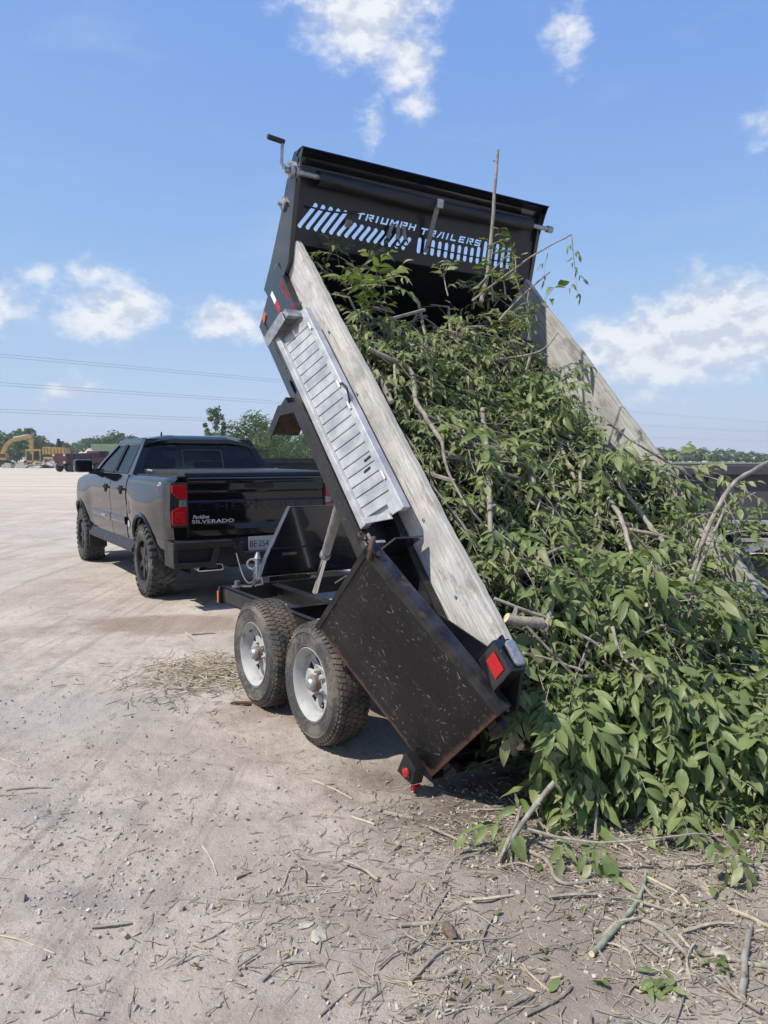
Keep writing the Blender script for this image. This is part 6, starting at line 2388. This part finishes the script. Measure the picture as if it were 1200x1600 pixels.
PS = [
    ([(575, 545), (612, 562), (642, 580), (650, 625), (668, 655), (690, 690)], .017, .012, 'grey bent branch running down the left half of the load'),
    ([(690, 690), (700, 735), (728, 790)], .010, .006, 'thin dark twig continuing below the grey bent branch'),
    ([(753, 640), (762, 720), (766, 860)], .015, .013, 'straight grey upright stick in the middle of the load'),
    ([(788, 680), (812, 712), (829, 735), (832, 757)], .016, .022, 'thick curved branch with a pale cut end right of the straight upright stick'),
    ([(588, 580), (600, 605), (612, 628)], .016, .016, 'short brown stick in the dark gap by the left sideboard'),
    ([(616, 570), (618, 615)], .008, .008, 'thin upright stick beside the short brown stick'),
    ([(858, 655), (880, 705), (898, 748)], .013, .010, 'straight bare branch slanting below the right sideboard'),
    ([(890, 695), (905, 725), (907, 768)], .011, .010, 'curved bare branch just right of the slanting one'),
    ([(952, 778), (972, 815), (988, 868)], .015, .012, 'brown bark-stripped branch pointing down in the right half'),
    ([(962, 748), (1000, 800), (1040, 852)], .011, .013, 'long branch slanting to the lower right near the sideboard end'),
    ([(985, 828), (1040, 840), (1075, 858), (1110, 885)], .010, .014, 'dark branch lying nearly level at the right sideboard'),
    ([(772, 935), (805, 948), (860, 968), (905, 990), (945, 1015)], .009, .007, 'long thin stick slanting out of the load over the left rear corner'),
    ([(790, 968), (846, 974)], .027, .026, 'thick short grey log lying level at the rear of the load'),
    ([(848, 858), (862, 900), (862, 945), (852, 985)], .016, .012, 'grey forked branch in the centre of the lower load'),
    ([(840, 872), (900, 850), (930, 868)], .010, .008, 'thin arched branch above the centre clump of long leaves'),
    ([(957, 980), (972, 1025), (1010, 1060), (1062, 1150)], .008, .005, 'reddish thin stick with a bend pointing down right'),
    ([(974, 1020), (1022, 1042), (1064, 1110)], .007, .004, 'second reddish thin stick forking from the bent one'),
    ([(1000, 1125), (1060, 1140), (1114, 1160)], .013, .009, 'grey stick poking right above the long drooping leaves'),
    ([(812, 1164), (850, 1162), (910, 1153)], .022, .026, 'thick cut branch with a pale round end pointing right'),
    ([(800, 1140), (804, 1176)], .024, .022, 'cut branch end facing the camera by the trailer corner'),
    ([(1145, 1015), (1175, 990), (1205, 968)], .013, .012, 'grey stick poking out at the right edge of the picture'),
    ([(705, 590), (740, 600), (790, 618)], .006, .005, 'thin pale twig lying across the upper load'),
    ([(870, 520), (845, 548), (790, 560)], .007, .006, 'thin twig reaching over the right sideboard top'),
    ([(735, 1060), (700, 1020)], .01, .01, None),
    ([(812, 1020), (860, 1030), (910, 1048)], .008, .006, 'thin grey twig beside the tail light'),
    ([(1010, 945), (1060, 930), (1110, 925)], .009, .008, 'level grey twig on the right part of the heap'),
    ([(1090, 1000), (1150, 995), (1200, 990)], .008, .006, 'thin level stick near the right edge above the grey stick'),
]
for seq, r0, r1, lab in PS:
    if lab is None: continue
    stick(on_pile(seq), r0, r1, lab)
# long paired stick at the right, in front of the box trailer
stick([spot(1078, 908, 4.0), spot(1112, 812, 4.15), spot(1150, 752, 4.35), spot(1200, 722, 4.6), spot(1240, 700, 4.75)], .014, .011, 'long pale stick slanting up to the right edge before the box trailer')
stick([spot(1083, 912, 4.0), spot(1108, 850, 4.05), spot(1135, 790, 4.2)], .010, .007, 'shorter pale stick beside the long one before the box trailer')
for k, (x, y, D) in enumerate(((1128, 775, 4.1), (1140, 770, 4.15), (1165, 760, 4.3), (1118, 800, 4.05), (1100, 830, 4.0), (1180, 770, 4.3), (1150, 800, 4.1), (1105, 845, 4.0), (1135, 835, 4.0), (1175, 800, 4.2), (1160, 830, 4.05))):
    sp = sprig(spot(x, y, D), Vector((random.uniform(-.6, .7), random.uniform(-.4, .2), random.uniform(-.6, .2))), UP, .25, 3, .065, 'dry', 1.4)
    branch_object('leafy_branch', sp, .004, 'wilted leafy twig hanging on the long slanting stick at the right edge', 'branch', 'wilted twigs on the slanting stick at the right')
# tall whip and the twig with a hanging wilted sprig
stick([spot(752, 470, 4.95), spot(762, 425, 5.0), spot(771, 330, 5.02), spot(778, 234, 5.05)], .015, .009, 'tall thin whip standing up in front of the headboard')
stick([spot(738, 470, 4.9), spot(790, 430, 4.9), spot(840, 395, 4.85), spot(893, 366, 4.8)], .008, .004, 'thin twig reaching out past the headboard with a wilted tip', cut=False)
hs = sprig(spot(893, 366, 4.8), Vector((.12, 0, -.7)), Vector((0, -1, .2)).normalized(), .36, 6, .050, 'dry', 2.4, pairs=1)
branch_object('hanging_sprig', hs, .0035, 'wilted leaf sprig hanging in the air from the outstretched twig', 'sprig', None)
hs = sprig(spot(856, 396, 4.85), Vector((-.2, 0, -.5)), Vector((0, -1, .2)).normalized(), .10, 1, .055, 'dry', 2.0, pairs=1)
branch_object('hanging_sprig', hs, .003, 'small curled leaf sprig dangling beside the headboard edge', 'sprig', None)
stick([spot(780, 500, 4.75), spot(815, 463, 4.75), spot(859, 425, 4.75)], .008, .005, 'short twig sticking out above the right sideboard top')
stick([spot(745, 450, 4.9), spot(800, 395, 4.92), spot(805, 440, 4.9)], .006, .004, 'thin hooked twig near the right end of the headboard slots', cut=False)
for k, (x, y, D, dx) in enumerate(((812, 452, 4.85, -.1), (790, 460, 4.85, -.2), (825, 480, 4.75, -.2), (700, 462, 4.9, 0), (770, 470, 4.85, .0), (520, 425, 5.05, -.3), (545, 445, 5.05, .2), (530, 415, 5.1, .0))):
    sp = sprig(spot(x, y, D), Vector((dx, random.uniform(-.3, .1), random.uniform(.0, .7))), UP, random.uniform(.18, .3), 3, random.uniform(.065, .09), 'big' if k > 3 else 'dry', 1.2)
    branch_object('leafy_branch', sp, .005, 'leafy tip sticking up against the black headboard', 'branch', 'leafy tips against the headboard')
# single leaf held up against the sky
sp = sprig(spot(1058, 722, 4.3), Vector((.2, 0, .5)), UP, .06, 0, .125, 'big', .1, pairs=0)
sp = (sp[0], sp[1], [(orient(spot(1062, 706, 4.3), Vector((.95, -.1, .22)), Vector((.1, -.9, .5)), .115), 0, .3)])
branch_object('single_leaf_twig', sp, .003, 'single long leaf standing out against the sky at the right of the load', 'leaf', None)
# branches resting in front of the heap
sp = sprig(gpt(868, 1300, .10), Vector((1, .0, .06)), Vector((0, -.6, .8)).normalized(), .1, 0, .10, 'big')
A = [gpt(800, 1288, .06), gpt(870, 1310, .10), gpt(960, 1318, .13), gpt(1085, 1308, .16)]
stick(A, .008, .004, 'long bowed twig lying on the ground in front of the heap', cut=False)
sp = sprig(A[-1], Vector((.8, -.1, .15)), Vector((0, -.7, .7)).normalized(), .16, 3, .085, 'big', 2.2)
branch_object('leafy_tip', sp, .004, 'leafy tip drooping to the ground at the end of the long bowed twig', 'branch', None)
sp = sprig(gpt(840, 1296, .05), Vector((-.5, -.3, .35)), Vector((0, -.7, .7)).normalized(), .16, 2, .10, 'big', 1.3)
branch_object('leafy_tip', sp, .004, 'broad leaved shoot low in front of the trailer rear corner', 'branch', None)
sp = sprig(gpt(880, 1300, .08), Vector((.1, -.5, .2)), Vector((0, -.7, .7)).normalized(), .14, 2, .095, 'big', 1.6)
branch_object('leafy_tip', sp, .004, 'small leafy shoot growing from the start of the long bowed twig', 'branch', None)
stick([gpt(782, 1342, .012), gpt(828, 1272, .13), gpt(866, 1222, .25)], .011, .012, 'bare stick leaning on the heap near the trailer rear corner')
stick([gpt(779, 1348, .010), gpt(800, 1302, .08), gpt(814, 1262, .15)], .008, .006, 'thin stick crossing the leaning bare stick')
stick([gpt(929, 1318, .01), gpt(932, 1270, .10), gpt(936, 1222, .19)], .006, .005, 'upright thin twig in front of the heap', cut=False)
stick([gpt(800, 1322, .012), gpt(840, 1337, .014), gpt(858, 1352, .016), gpt(866, 1374, .014), gpt(890, 1385, .012), gpt(928, 1377, .012)], .010, .007, 'crooked grey branch lying below the leaning sticks', name='fallen_stick', cat='stick')
# sticks on the yard
GS = [
    ([(925, 1494), (962, 1455), (990, 1422), (1004, 1395), (1009, 1368)], .0115, .006, 'pale green lichened stick lying alone at the lower right', M_barkgreen),
    ([(822, 1592), (862, 1574), (882, 1560), (893, 1544)], .009, .007, 'dark curved stick at the bottom edge', M_bark),
    ([(640, 1540), (668, 1510), (692, 1490), (716, 1484)], .011, .012, 'grey stick slanting up in the middle debris patch', M_bark),
    ([(664, 1532), (690, 1530), (712, 1522)], .013, .011, 'thick grey stick end beside the slanting grey stick', M_bark),
    ([(756, 1500), (752, 1478), (760, 1450), (768, 1438)], .009, .006, 'forked twig standing out in the middle debris patch', M_bark),
    ([(672, 1436), (688, 1410), (703, 1388)], .009, .007, 'short brown stick above the middle debris patch', M_bark),
    ([(625, 1448), (680, 1446)], .012, .011, 'thick short stick left of the middle debris patch', M_bark),
    ([(790, 1580), (832, 1556)], .009, .008, 'straight dark stick near the bottom right of the middle patch', M_bark),
    ([(1160, 1560), (1164, 1500), (1172, 1450)], .016, .014, 'thick stick lying upright at the right edge debris', M_bark),
    ([(1140, 1500), (1200, 1512)], .012, .010, 'brown stick at the right edge pointing sideways', M_bark),
    ([(1010, 1375), (1060, 1400), (1078, 1420)], .010, .007, 'split pale stick right of the green stick', M_straw),
    ([(1140, 1425), (1175, 1440), (1205, 1455)], .012, .010, 'pale peeled stick at the right edge', M_straw),
    ([(1060, 1465), (1085, 1490), (1110, 1492), (1140, 1482)], .008, .006, 'curved pale root among the right debris', M_straw),
    ([(1000, 1440), (1030, 1455), (1075, 1500)], .013, .010, 'brown rotten stick right of the green stick', M_bark),
    ([(-10, 1182), (20, 1192), (44, 1206)], .007, .004, 'pale curved twig at the left edge', M_straw),
    ([(-10, 1456), (30, 1466), (85, 1487)], .006, .004, 'thin pale twig at the lower left edge', M_straw),
    ([(10, 1236), (45, 1231), (80, 1230)], .008, .005, 'dark straight twig at the left edge', M_bark),
    ([(-5, 1247), (24, 1245)], .008, .006, 'short dark twig end at the left edge', M_bark),
    ([(316, 1320), (330, 1342), (339, 1368)], .006, .004, 'bent pale twig alone on the bare yard', M_straw),
    ([(300, 991), (336, 990)], .014, .012, 'dark stick lying behind the front trailer wheel', M_bark),
    ([(262, 1076), (296, 1077)], .016, .014, 'brown stick left of the front trailer wheel', M_bark),
    ([(145, 1442), (205, 1441)], .010, .008, 'dark broken stick in the left foreground', M_bark),
    ([(368, 1372), (392, 1363)], .009, .007, 'short dark stick in the centre foreground', M_bark),
    ([(345, 1402), (410, 1410), (450, 1408)], .006, .005, 'thin straight stick in the centre foreground', M_bark),
    ([(550, 1278), (585, 1290)], .010, .009, 'pale stick below the trailer tyre', M_straw),
    ([(488, 1216), (520, 1230), (550, 1248)], .007, .005, 'thin twig slanting below the near trailer tyre', M_straw),
    ([(600, 1272), (645, 1279)], .016, .013, 'thick dark stick below the trailer rear corner', M_bark),
    ([(720, 1340), (790, 1322)], .010, .008, 'grey stick lying near the trailer rear corner', M_bark),
    ([(735, 1260), (790, 1262), (818, 1250)], .008, .006, 'dark stick beneath the trailer sill', M_bark),
    ([(500, 1590), (530, 1560), (556, 1545)], .006, .004, 'thin curved twig at the bottom edge', M_bark),
]
for seq, r0, r1, lab, bk in GS:
    if bk is not M_barkgreen: r0, r1 = r0 * .72, r1 * .72
    stick([gpt(x, y, r0 * .8) for x, y in seq], r0, r1, lab, None, bk, name='fallen_stick', cat='stick')
# flat splinter of board by the tyre
mb = MB().prism([(0, 0), (.16, .012), (.34, .01), (.36, .03), (.18, .045), (.02, .03)], 0, .014, lambda u, v, d: (u, v, d))
p = gpt(360, 1103)
o = mb.build('wood_splinter', M_rust, None, Matrix.Translation((p.x, p.y, p.z + .003)) @ Matrix.Rotation(-.12, 4, 'Z'), bev=.003)
tag(o, 'flat brown board splinter lying against the front trailer tyre', 'splinter')


def dens(x, y):
    d = .028
    d += 1.0 * math.exp(-((y - 3.1) / .42) ** 2) * sm(x, .15, .8)
    d += .9 * math.exp(-((x - .22) / .22) ** 2 - ((y - 2.35) / .33) ** 2)
    d += 1.0 * math.exp(-((x - 1.0) / .35) ** 2 - ((y - 2.4) / .35) ** 2)
    d += .5 * math.exp(-((x - .25) / .35) ** 2 - ((y - 3.2) / .35) ** 2)
    d *= 1.0
    d += .3 * math.exp(-((x + .25) / .3) ** 2 - ((y - 2.7) / .3) ** 2)
    d += .25 * math.exp(-((x + .55) / .3) ** 2 - ((y - 2.35) / .22) ** 2)
    return d * (.4 + 1.2 * abs(fbm(x * 3, y * 3, 2.5, 3)) + .25)


def scatter(n, x0=-2.6, x1=1.9, y0=1.9, y1=6.0, mx=1.5, fall=True):
    out = []
    while len(out) < n:
        x, y = random.uniform(x0, x1), random.uniform(y0, y1)
        if random.random() * mx < dens(x, y) * (1.0 if not fall else min(1, 3.2 / y)):
            out.append((x, y))
    return out


# medium sticks, each its own thing
for x, y in scatter(105, x0=-.5, y1=3.3):
    a = random.uniform(0, pi)
    L = random.uniform(.06, .26)
    r = random.choice((.0022, .003, .004, .005, .007))
    bk = random.choice((M_bark, M_bark, M_straw))
    place = 'in the litter right under the heap front' if y > 2.75 else 'in the middle debris patch' if x < .55 else 'in the debris at the lower right' if x > .9 else 'on the bare ground between the debris patches'
    if y <= 2.75 and x < -.05: place = 'on the yard left of the middle debris patch'
    lab = ('thin ' if r < .0045 else 'thick ') + ('pale' if bk is M_straw else 'dark') + ' broken stick ' + place
    d = Vector((cos(a), sin(a) * .8, 0)) * L
    c = Vector((x, y, gh(x, y) + r * .9 + random.uniform(0, .006)))
    m = Vector((random.gauss(0, .02), random.gauss(0, .02), .004))
    stick([c - d * .5, c + m, c + d * .5 + Vector((0, 0, random.uniform(0, .012)))], r, r * .7, lab, 'broken sticks in the litter', bk, cut=False, name='broken_stick', cat='stick', sub=3)


# fine litter: stalks, chips, crumbs
def litter_mesh(name, spots, lmin, lmax, rmin, rmax, mat, label, lift=.004, bend=.2):
    mb = MB()
    for x, y in spots:
        a = random.uniform(0, 2 * pi)
        L = random.uniform(lmin, lmax); r = random.uniform(rmin, rmax)
        d = Vector((cos(a), sin(a), random.gauss(0, .10))) * L * .5
        c = Vector((x, y, gh(x, y) + r + random.uniform(0, lift)))
        m = Vector((random.gauss(0, 1), random.gauss(0, 1), 0)) * L * bend * .5
        mb.tube([c - d, c + m, c + d], [r, r, r * .6], 3, cap=False)
    o = mb.build(name, mat, fixn=False)
    tag(o, label, kind='stuff')
    return o


litter_mesh('twig_litter', scatter(2600, y1=4.2), .02, .10, .0011, .0028, M_bark, 'fine brown twig litter over the ground')
litter_mesh('straw_litter', scatter(1900, y1=4.2), .02, .13, .0008, .0020, M_straw, 'pale straw and stalks over the ground')
sp_ = [(-1.30 + random.gauss(0, .26), 5.62 + random.gauss(0, .24)) for _ in range(420)]
litter_mesh('straw_patch', sp_, .06, .30, .002, .004, M_straw, 'patch of dry straw beside the front trailer wheel', .03)
sp_ = [(-1.15 + random.gauss(0, .42), 5.3 + random.gauss(0, .35)) for _ in range(260)]
litter_mesh('twig_litter', sp_, .03, .16, .002, .004, M_bark, 'brown twigs scattered round the front trailer wheel', .02)
# straggling wood chips
V, F, k = [], [], 0
for x, y in scatter(1500, y1=4.2):
    L, wd, th_ = random.uniform(.005, .02), random.uniform(.002, .006), random.uniform(.001, .003)
    M = Matrix.Translation((x, y, gh(x, y) + th_ + .001)) @ Euler((random.gauss(0, .3), random.gauss(0, .3), random.uniform(0, 6.3))).to_matrix().to_4x4()
    vs = [M @ Vector(p) for p in ((-L, -wd * .6, -th_), (L * .9, -wd, -th_), (L, wd * .5, -th_), (-L * .8, wd, -th_), (-L * .9, -wd * .5, th_), (L * .8, -wd * .8, th_), (L * .9, wd * .4, th_), (-L * .7, wd * .8, th_))]
    V += [tuple(v) for v in vs]
    F += [(k + a, k + b, k + c) for a, b, c in ((4, 5, 6), (4, 6, 7), (0, 1, 5), (0, 5, 4), (1, 2, 6), (1, 6, 5), (2, 3, 7), (2, 7, 6), (3, 0, 4), (3, 4, 7))]
    k += 8
o = tri_mesh('wood_chips', np.array(V), np.array(F), M_straw, smooth=False)
tag(o, 'small wood chips strewn over the ground', kind='stuff')
# pebbles
V, F, k = [], [], 0
sp_ = scatter(2600, x0=-3.2, y1=6.0, mx=.9) + [(random.uniform(-2.8, 1.9), 1.9 + 3.6 * random.random() ** 1.6) for _ in range(3000)] + [(-1.35 + random.gauss(0, .35), 3.3 + random.gauss(0, .2)) for _ in range(420)] + [(-1.0 + random.gauss(0, .28), 2.72 + random.gauss(0, .13)) for _ in range(400)]
oct_f = ((0, 2, 4), (2, 1, 4), (1, 3, 4), (3, 0, 4), (2, 0, 5), (1, 2, 5), (3, 1, 5), (0, 3, 5))
for x, y in sp_:
    r = .0022 + .0085 * random.random() ** 3.2
    if random.random() < .003: r = random.uniform(.011, .019)
    M = Matrix.Translation((x, y, gh(x, y) + r * .2)) @ Euler((random.uniform(0, 6), random.uniform(0, 6), random.uniform(0, 6))).to_matrix().to_4x4()
    sx, sy, sz = r * random.uniform(.8, 1.5), r * random.uniform(.7, 1.1), r * random.uniform(.5, .8)
    # rough stone: cube with pulled corners
    cs = [Vector((a * sx * random.uniform(.5, .9), b * sy * random.uniform(.5, .9), c * sz * random.uniform(.6, .95))) for c in (-1, 1) for b in (-1, 1) for a in (-1, 1)]
    V += [tuple(M @ c) for c in cs]
    F += [(k + a, k + b, k + c) for a, b, c in ((0, 2, 3), (0, 3, 1), (4, 5, 7), (4, 7, 6), (0, 1, 5), (0, 5, 4), (2, 6, 7), (2, 7, 3), (0, 4, 6), (0, 6, 2), (1, 3, 7), (1, 7, 5))]
    k += 8
T = np.repeat(rng.random(len(sp_)), 8)


def pebble_mat():
    m, nt = newmat('pebbles')
    t = nt.n('ShaderNodeAttribute', attribute_name='tint').outputs['Fac']
    ramp = nt.n('ShaderNodeValToRGB', {0: t})
    cr = ramp.color_ramp
    cr.elements[0].color = (.27, .23, .195, 1)
    cr.elements[1].color = (.55, .51, .46, 1); cr.elements[1].position = 1
    for p_, c in ((.35, (.33, .285, .245)), (.75, (.40, .36, .325)), (.9, (.48, .455, .42))):
        e = cr.elements.new(p_); e.color = (*c, 1)
    n = nt.noise(nt.coord(), 160, 4)
    nt.out(pbr(nt, nt.mix(nt.math('MULTIPLY', n, .4), ramp.outputs[0], (.2, .18, .16)), .92, 0).outputs[0])
    return m


o = tri_mesh('gravel', np.array(V), np.array(F), pebble_mat(), None, T, smooth=False)
tag(o, 'small stones and gravel over the dusty yard', kind='stuff')
# shed leaves: dry brown ones and green scraps
items = []
for x, y in scatter(420, x0=-.6, y1=3.6, mx=1.2):
    d = Vector((random.gauss(0, 1), random.gauss(0, 1), random.gauss(0, .25)))
    items.append((orient(Vector((x, y, gh(x, y) + random.uniform(.003, .012))), d, Vector((random.gauss(0, .35), random.gauss(0, .35), 1)), random.uniform(.018, .05)), random.choice((4, 2, 4, 1)), random.random()))
o = join_leaves('fallen_dry_leaves', items, M_leafDry)
tag(o, 'dry brown leaves scattered over the litter', kind='stuff')
items = []
for x, y in scatter(110, x0=.4, y1=3.6, mx=1.2):
    d = Vector((random.gauss(0, 1), random.gauss(0, 1), random.gauss(0, .25)))
    items.append((orient(Vector((x, y, gh(x, y) + random.uniform(.003, .015))), d, Vector((random.gauss(0, .35), random.gauss(0, .35), 1)), random.uniform(.03, .075)), random.choice((1, 2, 3, 4)), random.random() * .9))
o = join_leaves('fallen_green_leaves', items, M_leafS)
tag(o, 'torn green leaves scattered below the brush pile', kind='stuff')
# the small green sprig alone in the lower right, and the crumpled leaves
for (x, y, n_, ls, lab) in ((1030, 1538, 5, .060, 'torn green leaf sprig lying alone on the ground at the lower right'), (1108, 1500, 3, .05, 'wilted pale sprig among the right debris'), (966, 1372, 2, .06, 'pale crumpled leaves below the heap')):
    p = gpt(x, y, .012)
    lv = []
    for k in range(n_ * 3):
        q = p + Vector((random.gauss(0, .035), random.gauss(0, .03), random.uniform(0, .012)))
        lv.append((orient(q, Vector((random.gauss(0, 1), random.gauss(0, 1), random.uniform(-.1, .3))), Vector((random.gauss(0, .3), random.gauss(0, .3) - .3, 1)), ls * random.uniform(.8, 1.2)), random.choice((1, 2, 3)), .4))
    branch_object('leaf_sprig', ([p - Vector((.05, .02, .004)), p, p + Vector((.05, .01, .002))], [], lv), .003, lab, 'sprig', None)
# pale bark or paper scraps and a pine cone
for (x, y, s_, lab) in ((498, 1468, .045, 'pale torn bark scrap in the foreground'), (478, 1448, .03, 'small pale bark scrap beside the larger one'), (735, 1412, .022, 'small pale stone-like scrap by the middle debris'), (1130, 1495, .04, 'grey crumpled scrap in the right debris')):
    p = gpt(x, y)
    bm = bmesh.new()
    bmesh.ops.create_icosphere(bm, subdivisions=2, radius=1)
    for v in bm.verts:
        k = 1 + .45 * mnoise.noise(v.co * 1.9 + Vector((x, y, 0)))
        v.co = Vector((v.co.x * k * s_, v.co.y * k * s_ * .6, v.co.z * k * s_ * .22))
    o = MB().bm(bm).build('bark_scrap', M_paper, None, Matrix.Translation((p.x, p.y, p.z + s_ * .14)) @ Matrix.Rotation(x, 4, 'Z'), smooth=30)
    tag(o, lab, 'scrap')
p = gpt(703, 1461, .018)
mb = MB()
for k in range(40):
    t = k / 40
    r = .020 * sin(pi * min(1, .12 + t * .85))
    a = k * 2.4
    M = Matrix.Rotation(a, 4, 'X') @ Matrix.Translation((-.035 + .07 * t, 0, r * .6))
    mb.add([(-.006, -.007, 0), (-.006, .007, 0), (.006, .006, .010), (.006, -.006, .010), (.008, 0, .004)], [(0, 1, 2, 3), (3, 2, 4)], M)
mb.lathe([(.001, -.035), (.010, -.02), (.012, .01), (.001, .036)], 8)
o = mb.build('pine_cone', M_hub, None, Matrix.Translation(p) @ Matrix.Rotation(1.9, 4, 'Z'))
tag(o, 'brown pine cone lying in the middle debris patch', 'pine cone')
# ratchet strap dangling across the headboard slots
rs_ = empty('ratchet_strap')
rs_.matrix_world = Matrix.Identity(4)
HBW = lambda u, v, d: BEDW @ Vector(HB(u, v, d))
tag(rs_, 'dark ratchet strap dangling across the headboard slots', 'strap')
mb = MB()
for k, (u0, v0, u1, v1) in enumerate(((.70, .21, .66, .09), (.735, .20, .74, .10), (.77, .19, .80, .115))):
    for j in range(6):
        a, b = j / 6, (j + 1) / 6
        P0 = [HBW(u0 + (u1 - u0) * t + s_, v0 + (v1 - v0) * t + .01 * sin(5 * t + k), -.03 - .012 * k) for t in (a, b) for s_ in (-.014, .014)]
        P1 = [HBW(u0 + (u1 - u0) * t + s_, v0 + (v1 - v0) * t + .01 * sin(5 * t + k), -.034 - .012 * k) for t in (a, b) for s_ in (-.014, .014)]
        mb.add(P0 + P1, [(0, 1, 3, 2), (6, 7, 5, 4)])
mb.build('webbing', M_strap, rs_)
mb = MB()
for u, v in ((.655, .085), (.74, .088), (.805, .10)):
    mb.tube([HBW(u + .018 * cos(a), v + .022 * sin(a), -.045) for a in np.linspace(0, 5.4, 11)], .006, 6)
mb.build('hook', M_chassis, rs_, smooth=50)

# ================================================================== AIR
if HAZE > 0:
    x0, x1, y0, y1 = xs[0], xs[-1], ys[0], ys[-1]
    mb = MB().box((x0 - 20, y0 - 20, -1.1), (x1 + 20, y1 + 20, 48))
    hz = mb.build('haze', [])
    m = bpy.data.materials.new('haze')
    m.use_nodes = True
    nt = NT(m.node_tree)
    pv = nt.n('ShaderNodeVolumePrincipled', {'Color': (.80, .86, .95), 'Density': HAZE, 'Anisotropy': .2})
    oo = nt.n('ShaderNodeOutputMaterial')
    nt.t.links.new(pv.outputs[0], oo.inputs['Volume'])
    hz.data.materials.append(m)
    tag(hz, kind='stuff')
